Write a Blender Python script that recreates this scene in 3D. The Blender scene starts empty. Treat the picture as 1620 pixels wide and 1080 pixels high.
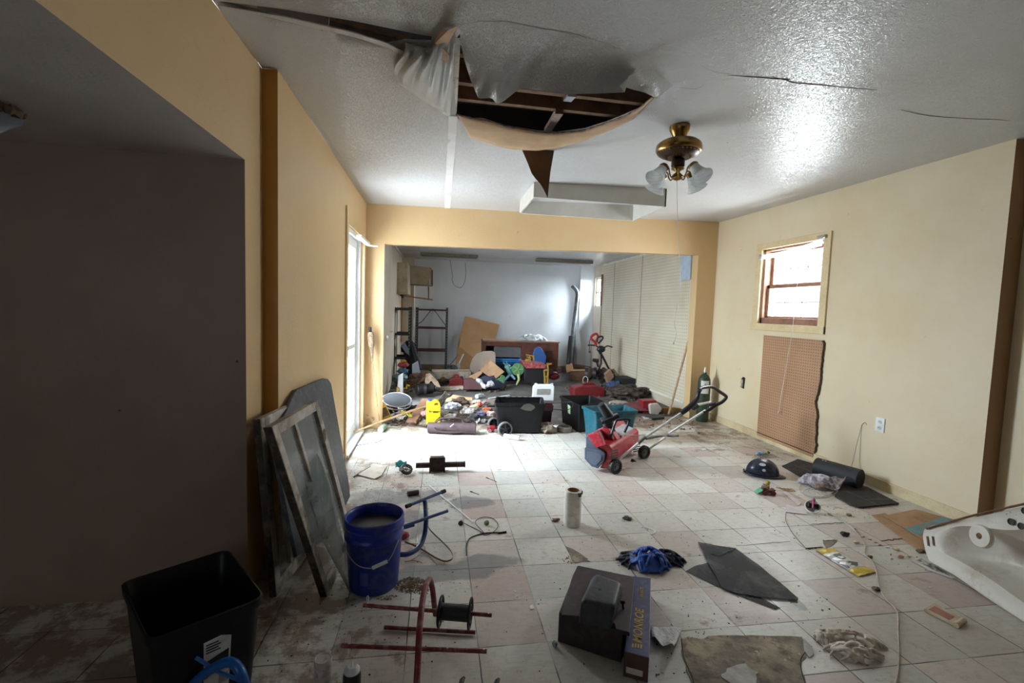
import bpy, bmesh, math, random
from mathutils import Vector, Matrix, Euler, noise
random.seed(7)
PI = math.pi
SC = bpy.context.scene
COL = SC.collection

# ---------------------------------------------------------------- camera
YB0 = -1.7
H = 1.45289
F = 731.2075
RIGHT = Vector((0.98706651, -0.15687278, 0.03302483))
DOWN = Vector((0.02166751, -0.07356473, -0.99705504))
FWD = Vector((0.15884025, 0.9848752, -0.06921423))
CAM = Vector((0, 0, H))
cd = bpy.data.cameras.new('camera')
cd.sensor_width = 36.0
cd.lens = F / 1620 * 36
cd.clip_start = 0.02
co = bpy.data.objects.new('camera', cd)
COL.objects.link(co)
m3 = Matrix((RIGHT, -DOWN, -FWD)).transposed()
co.matrix_world = Matrix.Translation(CAM) @ m3.to_4x4()
SC.camera = co

# ---------------------------------------------------------------- world, daylight, exposure
SC.view_settings.view_transform = 'Standard'
SC.view_settings.look = 'None'
SC.view_settings.gamma = 1
SC.view_settings.use_curve_mapping = False
SC.view_settings.exposure = 0.18
w = bpy.data.worlds.new('overcast_sky')
SC.world = w
w.use_nodes = True
bg = w.node_tree.nodes['Background']
bg.inputs[0].default_value = (0.80, 0.90, 1.0, 1)
bg.inputs[1].default_value = 2.5
SC.cycles.max_bounces = 10
SC.cycles.diffuse_bounces = 7
SC.cycles.glossy_bounces = 4
SC.cycles.transmission_bounces = 6
SC.cycles.transparent_max_bounces = 8
SC.cycles.sample_clamp_indirect = 6
SC.cycles.caustics_reflective = False
SC.cycles.caustics_refractive = False


def area(name, loc, target, sx, sy, power, col):
    l = bpy.data.lights.new(name, 'AREA')
    l.shape = 'RECTANGLE'
    l.size = sx
    l.size_y = sy
    l.energy = power
    l.color = col
    o = bpy.data.objects.new(name, l)
    COL.objects.link(o)
    o.location = loc
    o.rotation_euler = (Vector(target) - Vector(loc)).to_track_quat('-Z', 'Y').to_euler()
    return o


# daylight that comes in at the patio door (left), the sash window (right) and an assumed doorway of the back room
area('daylight_patio_door', (-1.06, 4.9, 1.1), (0, 4.9, 1.08), 0.95, 2.15, 190, (0.80, 0.90, 1.0))
area('sky_above_patio', (-2.6, 4.8, 2.6), (-.2, 4.6, .6), 2.2, 1.6, 950, (0.80, 0.90, 1.0))
area('daylight_sash_window', (4.08, 4.61, 1.83), (3, 4.58, 1.75), 0.98, 0.96, 125, (0.92, 0.96, 1.0))
area('fill_assumed_rear_window', (-2.3, YB0 - .25, 1.5), (-2.2, 2, 1.5), 1.4, 1.1, 1.3, (1.0, 0.93, 0.86))  # assumed window behind the camera; weak fill added for the dark alcove
area('daylight_assumed_doorway', (-1.3, 5.95, 1.25), (2.4, 10.0, 1.15), .9, 1.7, 75, (0.80, 0.90, 1.0))  # assumed doorway, hidden from view, added to light the back room
area('daylight_back_window', (4.25, 10.55, 2.55), (2.4, 10.15, 1.1), 1.0, 1.0, 1300, (0.84, 0.93, 1.0))


# ---------------------------------------------------------------- tracing helpers: pixel of the photograph -> point in the room
def ray(x, y):
    return RIGHT * ((x - 810) / F) + DOWN * ((y - 540) / F) + FWD


def at(x, y, z=0.0):                # on the level z
    d = ray(x, y)
    return CAM + d * ((z - H) / d.z)


def aty(x, y, Y):                   # at the depth Y
    d = ray(x, y)
    return CAM + d * (Y / d.y)


def atx(x, y, X):                   # on the plane X
    d = ray(x, y)
    return CAM + d * (X / d.x)


def atp(x, y, A, B):                # on the upright plane through A and B
    n = Vector((-(B[1] - A[1]), B[0] - A[0], 0))
    d = ray(x, y)
    return CAM + d * ((Vector((A[0], A[1], 0)) - CAM).dot(n) / d.dot(n))


def cz(X, Y):                       # height of the old, uneven ceiling
    a = (X + .87) / 4.7
    b = (Y - 2.4) / 3.4
    return 2.63 + .08 * a - .035 * b + .075 * a * b


def atc(x, y, dz=0.0):              # on the ceiling, dz above it
    z = 2.6 + dz
    for _ in range(8):
        q = at(x, y, z)
        z = cz(q.x, q.y) + dz
    return at(x, y, z)


# ---------------------------------------------------------------- materials
MATS = {}


class NT:
    def __init__(s, name):
        s.m = bpy.data.materials.new(name)
        s.m.use_nodes = True
        s.t = s.m.node_tree
        s.b = s.t.nodes['Principled BSDF']
        s.co = s.n('ShaderNodeTexCoord').outputs['Object']

    def n(s, typ, **k):
        nd = s.t.nodes.new(typ)
        for a, v in k.items():
            setattr(nd, a, v)
        return nd

    def l(s, a, b):
        s.t.links.new(a, b)

    def noise(s, scale, detail=3, rough=.6, vec=None, dist=0.0):
        nd = s.n('ShaderNodeTexNoise')
        nd.inputs['Scale'].default_value = scale
        nd.inputs['Detail'].default_value = detail
        nd.inputs['Roughness'].default_value = rough
        nd.inputs['Distortion'].default_value = dist
        s.l(vec or s.co, nd.inputs['Vector'])
        return nd.outputs['Fac']

    def map(s, v, a, b, c=0.0, d=1.0, smooth=False):
        nd = s.n('ShaderNodeMapRange')
        if smooth:
            nd.interpolation_type = 'SMOOTHSTEP'
        s.l(v, nd.inputs[0])
        for i, q in enumerate((a, b, c, d)):
            nd.inputs[i + 1].default_value = q
        return nd.outputs[0]

    def mix(s, f, a, b, blend='MIX'):
        nd = s.n('ShaderNodeMix', data_type='RGBA', blend_type=blend)
        for i, v in ((0, f), (6, a), (7, b)):
            if isinstance(v, (int, float)):
                nd.inputs[i].default_value = v
            elif isinstance(v, tuple):
                nd.inputs[i].default_value = (*v, 1)
            else:
                s.l(v, nd.inputs[i])
        return nd.outputs[2]

    def math(s, op, a, b=0.0, c=0.0):
        nd = s.n('ShaderNodeMath', operation=op)
        for i, v in enumerate((a, b, c)):
            if isinstance(v, (int, float)):
                nd.inputs[i].default_value = v
            else:
                s.l(v, nd.inputs[i])
        return nd.outputs[0]

    def scl(s, v, loc=(0, 0, 0), rot=(0, 0, 0)):
        nd = s.n('ShaderNodeMapping')
        s.l(s.co, nd.inputs[0])
        nd.inputs['Scale'].default_value = v
        nd.inputs['Location'].default_value = loc
        nd.inputs['Rotation'].default_value = rot
        return nd.outputs[0]

    def bump(s, h, strength=.3, dist=.01):
        nd = s.n('ShaderNodeBump')
        nd.inputs['Strength'].default_value = strength
        nd.inputs['Distance'].default_value = dist
        s.l(h, nd.inputs['Height'])
        s.l(nd.outputs[0], s.b.inputs['Normal'])

    def set(s, col=None, rough=None, metal=None, **k):
        for nm, v in (('Base Color', col), ('Roughness', rough), ('Metallic', metal)):
            if v is None:
                continue
            if isinstance(v, (int, float)):
                s.b.inputs[nm].default_value = v
            elif isinstance(v, tuple):
                s.b.inputs[nm].default_value = (*v, 1)
            else:
                s.l(v, s.b.inputs[nm])
        for nm, v in k.items():
            s.b.inputs[nm.replace('_', ' ')].default_value = v
        return s.m


def rgb(r, g, b):                   # 8 bit sRGB -> linear
    return tuple(((c / 255) / 12.92 if c <= 10 else (((c / 255) + .055) / 1.055) ** 2.4) for c in (r, g, b))


def pm(name, c, rough=.5, metal=0.0, c2=None, scale=9, amt=.5, bump=0.0, bscale=60, spec=.5, alpha=1, trans=0, grime=None, gscale=6, gamt=.5):
    if name in MATS:
        return MATS[name]
    s = NT(name)
    c = rgb(*c)
    d = rgb(*c2) if c2 else tuple(v * .78 for v in c)
    f = s.map(s.noise(scale, 4), .38, .68, 0, amt * 2)
    col = s.mix(f, c, d)
    if grime:
        g = s.map(s.noise(gscale, 6, .7), .5, .62, 0, gamt)
        col = s.mix(g, col, rgb(*grime))
    s.set(col, rough, metal)
    s.b.inputs['Specular IOR Level'].default_value = spec
    if trans:
        s.b.inputs['Transmission Weight'].default_value = trans
        s.b.inputs['IOR'].default_value = 1.2
    if alpha < 1:
        s.b.inputs['Alpha'].default_value = alpha
    if bump:
        s.bump(s.noise(bscale, 3), bump, .004)
    MATS[name] = s.m
    return s.m


# ---------------------------------------------------------------- mesh building
WM = {}                              # world matrices of things and parts


def W(o):
    return WM.get(o.name, Matrix.Identity(4)) if o else Matrix.Identity(4)


def tag(o, label=None, cat=None, group=None, kind=None):
    if label:
        o['label'] = label
    if cat:
        o['category'] = cat
    if group:
        o['group'] = group
    if kind:
        o['kind'] = kind
    return o


def thing(name, label, cat, loc=(0, 0, 0), rz=0.0, group=None, rot=None):
    o = bpy.data.objects.new(name, None)
    COL.objects.link(o)
    o.empty_display_size = .05
    o.location = loc
    o.rotation_euler = rot if rot else (0, 0, rz)
    WM[o.name] = Matrix.Translation(Vector(loc)) @ Euler(o.rotation_euler).to_matrix().to_4x4()
    return tag(o, label, cat, group)


def axes(d, up=None):
    d = Vector(d).normalized()
    u = Vector(up) if up else (Vector((0, 0, 1)) if abs(d.z) < .95 else Vector((0, 1, 0)))
    a = d.cross(u).normalized()
    b = a.cross(d).normalized()
    return a, b


class MB:
    def __init__(s):
        s.b = bmesh.new()

    def face(s, pts):
        try:
            return s.b.faces.new([s.b.verts.new(p) for p in pts])
        except ValueError:
            return None

    def box(s, c, sz, rot=None):
        c = Vector(c)
        R = Euler(rot).to_matrix() if rot is not None and not isinstance(rot, Matrix) else (rot or Matrix.Identity(3))
        v = [s.b.verts.new(c + R @ Vector((x * sz[0] / 2, y * sz[1] / 2, z * sz[2] / 2))) for x in (-1, 1) for y in (-1, 1) for z in (-1, 1)]
        for f in ((0, 1, 3, 2), (4, 6, 7, 5), (0, 4, 5, 1), (2, 3, 7, 6), (0, 2, 6, 4), (1, 5, 7, 3)):
            s.b.faces.new([v[i] for i in f])
        return s

    def bx(s, x0, x1, y0, y1, z0, z1):
        return s.box(((x0 + x1) / 2, (y0 + y1) / 2, (z0 + z1) / 2), (x1 - x0, y1 - y0, z1 - z0))

    def hexa(s, p):                  # eight corners: bottom loop then top loop
        v = [s.b.verts.new(q) for q in p]
        for f in ((3, 2, 1, 0), (4, 5, 6, 7), (0, 1, 5, 4), (1, 2, 6, 5), (2, 3, 7, 6), (3, 0, 4, 7)):
            s.b.faces.new([v[i] for i in f])
        return s

    def bar(s, a, b, w, h, up=None):
        a, b = Vector(a), Vector(b)
        u, v = axes(b - a, up)
        u, v = u * w / 2, v * h / 2
        return s.hexa([a - u - v, a + u - v, a + u + v, a - u + v, b - u - v, b + u - v, b + u + v, b - u + v])

    def tube(s, pts, r, n=8, closed=False, cap=True):
        pts = [Vector(p) for p in pts]
        N = len(pts)
        rs = r if isinstance(r, (list, tuple)) else [r] * N
        rings = []
        ref = None
        for i, p in enumerate(pts):
            if closed:
                d = pts[(i + 1) % N] - pts[i - 1]
            else:
                d = pts[min(i + 1, N - 1)] - pts[max(i - 1, 0)]
            if d.length < 1e-9:
                d = Vector((0, 0, 1))
            d.normalize()
            if ref is None:
                ref = axes(d)[0]
            a = ref - d * ref.dot(d)
            if a.length < 1e-5:
                a = axes(d)[0]
            a.normalize()
            ref = a
            b = d.cross(a)
            rings.append([s.b.verts.new(p + (a * math.cos(2 * PI * k / n) + b * math.sin(2 * PI * k / n)) * rs[i]) for k in range(n)])
        for i in range(N if closed else N - 1):
            A, B = rings[i], rings[(i + 1) % N]
            for k in range(n):
                s.b.faces.new((A[k], A[(k + 1) % n], B[(k + 1) % n], B[k]))
        if cap and not closed:
            s.b.faces.new(rings[0][::-1])
            s.b.faces.new(rings[-1])
        return s

    def cyl(s, a, b, r, r2=None, n=20):
        return s.tube([a, b], [r, r if r2 is None else r2], n)

    def lathe(s, prof, c=(0, 0, 0), n=32, axis=(0, 0, 1), caps=True, sx=1, sy=1):
        c = Vector(c)
        d = Vector(axis).normalized()
        a, b = axes(d)
        rings = []
        for r, z in prof:
            rings.append([s.b.verts.new(c + d * z + (a * math.cos(2 * PI * k / n) * sx + b * math.sin(2 * PI * k / n) * sy) * max(r, 1e-5)) for k in range(n)])
        for A, B in zip(rings, rings[1:]):
            for k in range(n):
                s.b.faces.new((A[k], A[(k + 1) % n], B[(k + 1) % n], B[k]))
        if caps:
            s.b.faces.new(rings[0][::-1])
            s.b.faces.new(rings[-1])
        return s

    def prism(s, pts, d):            # closed outline pts (3D) pushed along d
        d = Vector(d)
        A = [s.b.verts.new(p) for p in pts]
        B = [s.b.verts.new(Vector(p) + d) for p in pts]
        n = len(A)
        s.b.faces.new(A)
        s.b.faces.new(B[::-1])
        for i in range(n):
            s.b.faces.new((A[i], B[i], B[(i + 1) % n], A[(i + 1) % n]))
        return s

    def grid(s, nu, nv, f, closed_u=False):
        V = [[s.b.verts.new(f(i / (nu if closed_u else nu - 1), j / (nv - 1))) for j in range(nv)] for i in range(nu)]
        for i in range(nu if closed_u else nu - 1):
            for j in range(nv - 1):
                s.b.faces.new((V[i][j], V[(i + 1) % nu][j], V[(i + 1) % nu][j + 1], V[i][j + 1]))
        return s

    def sweep(s, rings, cap=True, closed=True):
        V = [[s.b.verts.new(p) for p in r] for r in rings]
        n = len(V[0])
        for A, B in zip(V, V[1:]):
            for k in range(n if closed else n - 1):
                s.b.faces.new((A[k], A[(k + 1) % n], B[(k + 1) % n], B[k]))
        if cap:
            s.b.faces.new(V[0][::-1])
            s.b.faces.new(V[-1])
        return s

    def blob(s, c, r, sub=2, amp=.25, f=3.0, seed=0, sq=(1, 1, 1)):
        c = Vector(c)
        q = bmesh.ops.create_icosphere(s.b, subdivisions=sub, radius=1)
        for v in q['verts']:
            d = v.co.normalized()
            k = 1 + amp * noise.noise(d * f + Vector((seed * 3.7, seed * 1.3, seed)))
            v.co = c + Vector((d.x * sq[0], d.y * sq[1], d.z * sq[2])) * (r * k)
        return s

    def build(s, name, mat, parent=None, world=False, smooth=False, bevel=0.0, seg=2, thick=0.0, sub=0, at_=None, rot=None, angle=40, off=-1.0):
        M = W(parent)
        bmesh.ops.recalc_face_normals(s.b, faces=s.b.faces)
        me = bpy.data.meshes.new(name)
        loc = Matrix.Identity(4)
        if at_ is not None and parent is None:      # top-level mesh with its origin at at_
            loc = Matrix.Translation(Vector(at_))
            if rot is not None:
                loc = loc @ Euler(rot).to_matrix().to_4x4()
            if world:
                s.b.transform(loc.inverted())
        elif world:
            s.b.transform(M.inverted())
        if smooth:
            for f in s.b.faces:
                f.smooth = True
            for e in s.b.edges:
                if len(e.link_faces) == 2 and e.calc_face_angle(0) > math.radians(angle):
                    e.smooth = False
        s.b.to_mesh(me)
        s.b.free()
        o = bpy.data.objects.new(name, me)
        COL.objects.link(o)
        if at_ is not None and parent is None:
            o.location = at_
            if rot is not None:
                o.rotation_euler = rot
        for m in (mat if isinstance(mat, (list, tuple)) else [mat]):
            me.materials.append(m)
        if parent:
            o.parent = parent
        WM[o.name] = M @ loc
        if thick:
            k = o.modifiers.new('thickness', 'SOLIDIFY')
            k.thickness = thick
            k.offset = off
        if bevel:
            k = o.modifiers.new('bevel', 'BEVEL')
            k.width = bevel
            k.segments = seg
            k.limit_method = 'ANGLE'
            k.angle_limit = math.radians(35)
        if sub:
            k = o.modifiers.new('subdivision', 'SUBSURF')
            k.levels = k.render_levels = sub
        return o


def struct(o):
    o['kind'] = 'structure'
    return o


def smooth_path(pts, k=6, closed=False):
    pts = [Vector(p) for p in pts]
    out = []
    n = len(pts)
    for i in range(n if closed else n - 1):
        if closed:
            p0, p1, p2, p3 = pts[i - 1], pts[i], pts[(i + 1) % n], pts[(i + 2) % n]
        else:
            p0, p1, p2, p3 = pts[max(i - 1, 0)], pts[i], pts[i + 1], pts[min(i + 2, n - 1)]
        for j in range(k):
            t = j / k
            out.append(.5 * ((2 * p1) + (p2 - p0) * t + (2 * p0 - 5 * p1 + 4 * p2 - p3) * t * t + (3 * p1 - p0 - 3 * p2 + p3) * t ** 3))
    if not closed:
        out.append(pts[-1])
    return out
# ================================================================= the room
XN, XF, XR, XRN = -.91, -.835, 3.83, 3.97      # left wall near / far part, right wall, right wall near part
YS, YR, YA = 2.61, 2.64, 2.39                  # the steps in the walls, the alcove's end wall
YB = -1.7                                      # wall behind the camera
HA, HB = Vector((XF, 5.55, 0)), Vector((XR, 6.0, 0))       # the wall with the wide opening


def paint(name, col, col2, bumpk=.35, dirt=.35, rough=.5):
    s = NT(name)
    a = s.map(s.noise(1.1, 5, .65), .35, .7)
    c = s.mix(a, rgb(*col), rgb(*col2))
    spots = s.map(s.noise(7, 8, .75), .655, .70, 0, dirt)
    c = s.mix(spots, c, rgb(95, 70, 45))
    v = s.n('ShaderNodeTexVoronoi')
    v.inputs['Scale'].default_value = 3.1
    s.l(s.co, v.inputs['Vector'])
    nick = s.map(v.outputs['Distance'], .012, .022, 1, 0)
    c = s.mix(nick, c, rgb(60, 42, 28))
    sp = s.n('ShaderNodeSeparateXYZ')
    s.l(s.co, sp.inputs[0])
    low = s.map(s.math('ADD', sp.outputs[2], s.math('MULTIPLY', s.noise(3, 4), .45)), .30, .12, .0, .45)
    c = s.mix(low, c, rgb(120, 98, 70))
    s.set(c, rough)
    h = s.math('ADD', s.noise(95, 3), s.math('MULTIPLY', s.noise(28, 2), .8))
    s.bump(h, bumpk, .004)
    return s.m


M_WALL = paint('yellow_orange_peel_paint', (208, 178, 134), (200, 167, 121))
M_WALLR = paint('yellow_orange_peel_paint_pale', (217, 203, 174), (210, 190, 154), .22)
M_ALC = paint('alcove_grey_paint', (158, 134, 118), (138, 116, 101), .25, .2)
M_BACKW = paint('back_room_white_paint', (214, 220, 226), (200, 206, 212), .15, .35)
M_BACKL = paint('back_room_stained_panel', (214, 203, 186), (188, 172, 150), .1, .5)


def ceiling_mat():
    s = NT('glossy_stippled_ceiling_paint')
    a = s.map(s.noise(.8, 4), .35, .7)
    c = s.mix(a, rgb(208, 209, 211), rgb(198, 196, 194))
    v = s.n('ShaderNodeTexVoronoi')
    v.inputs['Scale'].default_value = 4.0
    s.l(s.co, v.inputs['Vector'])
    c = s.mix(s.map(v.outputs['Distance'], .018, .03, 1, 0), c, rgb(92, 80, 70))
    s.set(c, .30)
    s.b.inputs['Specular IOR Level'].default_value = .55
    n1 = s.noise(44, 2, .5, None, 1.6)
    r1 = s.math('ABSOLUTE', s.math('SUBTRACT', n1, .5))
    h = s.math('ADD', s.map(r1, 0, .05, 1, 0), s.math('MULTIPLY', s.noise(70, 2), .5))
    s.bump(h, .60, .009)
    return s.m


M_CEIL = ceiling_mat()


def floor_mat():
    s = NT('old_vinyl_floor_tiles')
    sp = s.n('ShaderNodeSeparateXYZ')
    s.l(s.co, sp.inputs[0])
    U = .3048
    gx = s.math('ADD', s.math('DIVIDE', sp.outputs[0], U), .343)
    gy = s.math('SUBTRACT', s.math('DIVIDE', sp.outputs[1], U), .167)     # row lines at whole numbers
    ix, iy = s.math('FLOOR', gx), s.math('FLOOR', gy)
    fx, fy = s.math('FRACT', gx), s.math('FRACT', gy)
    cv = s.n('ShaderNodeCombineXYZ')
    s.l(ix, cv.inputs[0])
    s.l(iy, cv.inputs[1])
    wn = s.n('ShaderNodeTexWhiteNoise', noise_dimensions='3D')
    s.l(cv.outputs[0], wn.inputs[0])
    sc = s.n('ShaderNodeSeparateXYZ')
    s.l(wn.outputs['Color'], sc.inputs[0])
    # pink tiles: odd columns, every other row
    ox = s.math('FLOORED_MODULO', ix, 2.0)
    oy = s.math('FLOORED_MODULO', s.math('SUBTRACT', 14.0, iy), 2.0)
    pink = s.math('MULTIPLY', ox, s.math('SUBTRACT', 1.0, oy))
    stray = s.math('GREATER_THAN', sc.outputs[0], .92)
    pink = s.math('MAXIMUM', pink, stray)
    pink = s.math('MULTIPLY', pink, s.map(sc.outputs[1], 0, 1, .10, .54))
    green = s.math('MULTIPLY', s.math('GREATER_THAN', sc.outputs[2], .72), .4)
    base = s.mix(sc.outputs[0], rgb(207, 203, 195), rgb(222, 218, 210))
    c = s.mix(green, base, rgb(182, 187, 185))
    c = s.mix(pink, c, rgb(178, 140, 138))
    # marbling and wear
    mv = s.scl((3, 14, 1), rot=(0, 0, .5))
    c = s.mix(s.map(s.noise(4, 6, .7, mv), .45, .75, 0, .32), c, rgb(150, 138, 122))
    c = s.mix(s.map(s.noise(.9, 4, .6), .42, .7, 0, .35), c, rgb(172, 152, 126))
    c = s.mix(s.map(s.noise(22, 8, .8), .5, .68, 0, .34), c, rgb(128, 116, 102))
    c = s.mix(s.map(s.noise(9, 7, .75, s.scl((1, 22, 1), rot=(0, 0, .9))), .56, .7, 0, .4), c, rgb(112, 102, 92))
    c = s.mix(s.map(s.noise(8, 7, .75, s.scl((24, 1, 1), rot=(0, 0, .35))), .58, .7, 0, .35), c, rgb(112, 102, 92))
    # dirt: everywhere a little, thick toward the far end and the left wall
    far = s.map(sp.outputs[1], 4.7, 6.0, 0, 1, True)
    farx = s.math('MULTIPLY', s.map(sp.outputs[1], 3.6, 5.6, 0, .75, True), s.map(sp.outputs[0], 1.6, 3.4, 0, 1, True))
    left = s.map(sp.outputs[0], .15, -.7, 0, .72, True)
    amt = s.math('MAXIMUM', s.math('MAXIMUM', far, left), farx)
    dn = s.noise(5, 9, .72)
    d1 = s.map(s.math('ADD', dn, s.math('MULTIPLY', amt, .21)), .60, .68, 0, .72)
    c = s.mix(d1, c, rgb(118, 92, 66))
    speck = s.map(s.math('ADD', s.noise(38, 6, .8), s.math('MULTIPLY', amt, .06)), .645, .675, 0, .9)
    c = s.mix(speck, c, rgb(66, 48, 34))
    # damp grey stains with their own outline
    def stain(x, y, rx, ry):
        a = s.math('DIVIDE', s.math('SUBTRACT', sp.outputs[0], x), rx)
        b = s.math('DIVIDE', s.math('SUBTRACT', sp.outputs[1], y), ry)
        d = s.math('ADD', s.math('MULTIPLY', a, a), s.math('MULTIPLY', b, b))
        d = s.math('ADD', d, s.math('MULTIPLY', s.math('SUBTRACT', s.noise(6, 4), .5), 2.6))
        return s.map(d, .6, 1.0, .62, 0)
    st = None
    for q in STAINS:
        k = stain(*q)
        st = k if st is None else s.math('MAXIMUM', st, k)
    c = s.mix(st, c, rgb(96, 100, 104))
    # joints
    wob = s.math('MULTIPLY', s.math('SUBTRACT', s.noise(12, 3), .5), .012)
    ex = s.math('SUBTRACT', .5, s.math('ABSOLUTE', s.math('SUBTRACT', s.math('ADD', fx, wob), .5)))
    ey = s.math('SUBTRACT', .5, s.math('ABSOLUTE', s.math('SUBTRACT', s.math('ADD', fy, wob), .5)))
    e = s.math('MINIMUM', ex, ey)
    ln = s.math('MULTIPLY', s.map(e, .004, .012, 1, 0), s.map(s.noise(3.3, 3), .38, .56, .2, 1))
    c = s.mix(ln, c, rgb(52, 44, 38))
    s.set(c, s.map(s.noise(3, 5), .3, .7, .30, .55))
    s.b.inputs['Specular IOR Level'].default_value = .45
    h = s.math('SUBTRACT', s.math('MULTIPLY', s.noise(20, 4), .3), ln)
    h = s.math('ADD', h, s.math('MULTIPLY', speck, .5))
    s.bump(h, .35, .004)
    return s.m


STAINS = []
for q in ((745, 795, .22, .13), (660, 785, .30, .16), (700, 905, .38, .10), (770, 890, .22, .10), (600, 790, .25, .22), (640, 830, .14, .22),
          (1262, 955, .03, .07)):
    p_ = at(q[0], q[1])
    STAINS.append((p_.x, p_.y, q[2], q[3]))
M_FLOOR = floor_mat()
M_CONC = pm('dirty_concrete', (98, 96, 94), .7, c2=(74, 68, 62), scale=2.5, bump=.3, bscale=30, grime=(52, 44, 38), gscale=5)

# floor: tiles up to the wide opening, concrete behind it
FX0, FX1 = -4.6, 4.3
floor = MB()
floor.face([(FX0, YB, 0), (FX1, YB, 0), (FX1, 6.12, 0), (FX0, 5.72, 0)])
floor = struct(floor.build('floor', M_FLOOR))
fb = MB()
fb.face([(FX0, 5.72, 0), (FX1, 6.12, 0), (FX1, 11.0, 0), (FX0, 11.0, 0)])
fb = struct(fb.build('floor_back_room', M_CONC))

# the patch of missing tiles: glue and levelling compound laid bare, with its broken edge
M_SUB = pm('bare_subfloor', (182, 166, 142), .8, c2=(134, 124, 110), scale=6, amt=.9, bump=.7, bscale=60, grime=(86, 76, 66), gscale=14, gamt=.7)
M_PLAS = pm('white_filler', (204, 202, 198), .8, c2=(168, 160, 150), scale=14, bump=.6, bscale=60)


def rough_outline(pts, k=5, amp=.012, seed=0):
    out = []
    n = len(pts)
    for i in range(n):
        a, b = Vector(pts[i]), Vector(pts[(i + 1) % n])
        for j in range(k):
            p = a.lerp(b, j / k)
            if j:
                p = p + Vector((noise.noise(p * 17 + Vector((seed, 0, 0))), noise.noise(p * 17 + Vector((0, seed + 9, 0))), 0)) * amp * 2
            out.append(p)
    return out


sub = MB()
sub.prism(rough_outline([at(*q, .0005) for q in ((1078, 1012), (1130, 1006), (1185, 1005), (1268, 1008), (1284, 1024), (1268, 1052), (1274, 1085), (1210, 1130), (1110, 1130), (1085, 1060))], 5, .01), (0, 0, .0025))
sub.build('bare_subfloor', M_SUB, floor)
fl_ = MB()
fl_.prism(rough_outline([at(*q, .003) for q in ((1150, 1058), (1180, 1050), (1200, 1064), (1192, 1085), (1158, 1090), (1142, 1072))], 4, .014, 4), (0, 0, .003))
fl_.prism(rough_outline([at(*q, .003) for q in ((1272, 1010), (1282, 1020), (1288, 1030), (1280, 1040), (1272, 1028))], 3, .006, 4), (0, 0, .002))
fl_.build('white_filler_patch', M_PLAS, floor)
for pts, seed in ((((1078, 1010), (1082, 1040), (1096, 1075), (1100, 1110)), 3), (((1284, 1022), (1268, 1040), (1268, 1062), (1276, 1085)), 5)):
    cr = MB()
    cr.tube(smooth_path([at(*q, .002) for q in pts], 5), .0022, 5)
    cr.build('tile_crack', pm('dark_crack', (40, 32, 26), .9), floor)
s_ = MB()
s_.prism(rough_outline([at(*q, .0005) for q in ((893, 862), (912, 872), (930, 884), (934, 888), (908, 890))], 4, .008, 2), (0, 0, .002))
s_.build('chipped_tile_spot', M_SUB, floor)

# ---- ceiling of the main room, with the torn hole and the long open seam
HOLE = [(722, 188), (716, 120), (720, 64), (729, 52), (760, 44), (800, 44), (850, 54), (900, 62), (950, 76), (1000, 96), (1036, 116), (1058, 133), (1044, 149), (1040, 151), (1012, 172), (985, 184), (960, 194), (925, 205), (880, 211), (850, 209), (800, 201), (765, 190)]
SEAM = [(640, 66), (682, 68), (684, 58), (660, 54), (560, 33), (440, 13), (352, 2), (345, 4), (440, 26), (560, 54), (610, 72)]


outer = [(XN - .02, YB, 0), (XRN + .05, YB, 0), (XRN + .05, YR, 0), (XR + .02, YR + .01, 0), (XR + .02, 6.03, 0), (XF - .02, 5.58, 0), (XF - .02, YS, 0), (XN - .02, YS, 0)]
hole = [atc(*q) for q in HOLE]
seam = [atc(*q) for q in SEAM]


def sheet(outer, holes, zf, step=.12):
    """flat sheet with holes, triangulated over an even grid of points"""
    from mathutils.geometry import delaunay_2d_cdt
    pts, edges = [], []
    for loop in [outer] + holes:
        i0 = len(pts)
        pts += [Vector((p[0], p[1])) for p in loop]
        edges += [(i0 + i, i0 + (i + 1) % len(loop)) for i in range(len(loop))]
    xs, ys = [p.x for p in pts], [p.y for p in pts]
    x = min(xs) + step / 2
    while x < max(xs):
        y = min(ys) + step / 2
        while y < max(ys):
            pts.append(Vector((x + .013 * math.sin(y * 9), y)))
            y += step
        x += step
    V, _, Fc, _, _, _ = delaunay_2d_cdt(pts, edges, [], 0, 1e-5)

    def inside(p, loop):
        c = False
        for i in range(len(loop)):
            a, b = loop[i], loop[i - 1]
            if (a[1] > p.y) != (b[1] > p.y) and p.x < (b[0] - a[0]) * (p.y - a[1]) / (b[1] - a[1]) + a[0]:
                c = not c
        return c
    b = bmesh.new()
    vs = [b.verts.new((v.x, v.y, zf(v.x, v.y))) for v in V]
    for f in Fc:
        c = sum((V[i] for i in f), Vector((0, 0))) / len(f)
        if inside(c, outer) and not any(inside(c, h) for h in holes):
            b.faces.new([vs[i] for i in f])
    bmesh.ops.delete(b, geom=[v for v in b.verts if not v.link_faces], context='VERTS')
    return b


cb = MB()
cb.b.free()
cb.b = sheet(outer, [hole, seam], lambda x, y: cz(x, y) + .006 * noise.noise(Vector((x * 1.3, y * 1.3, 0))))
ceiling = struct(cb.build('ceiling', M_CEIL, smooth=True, thick=.012, off=1.0))

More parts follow.
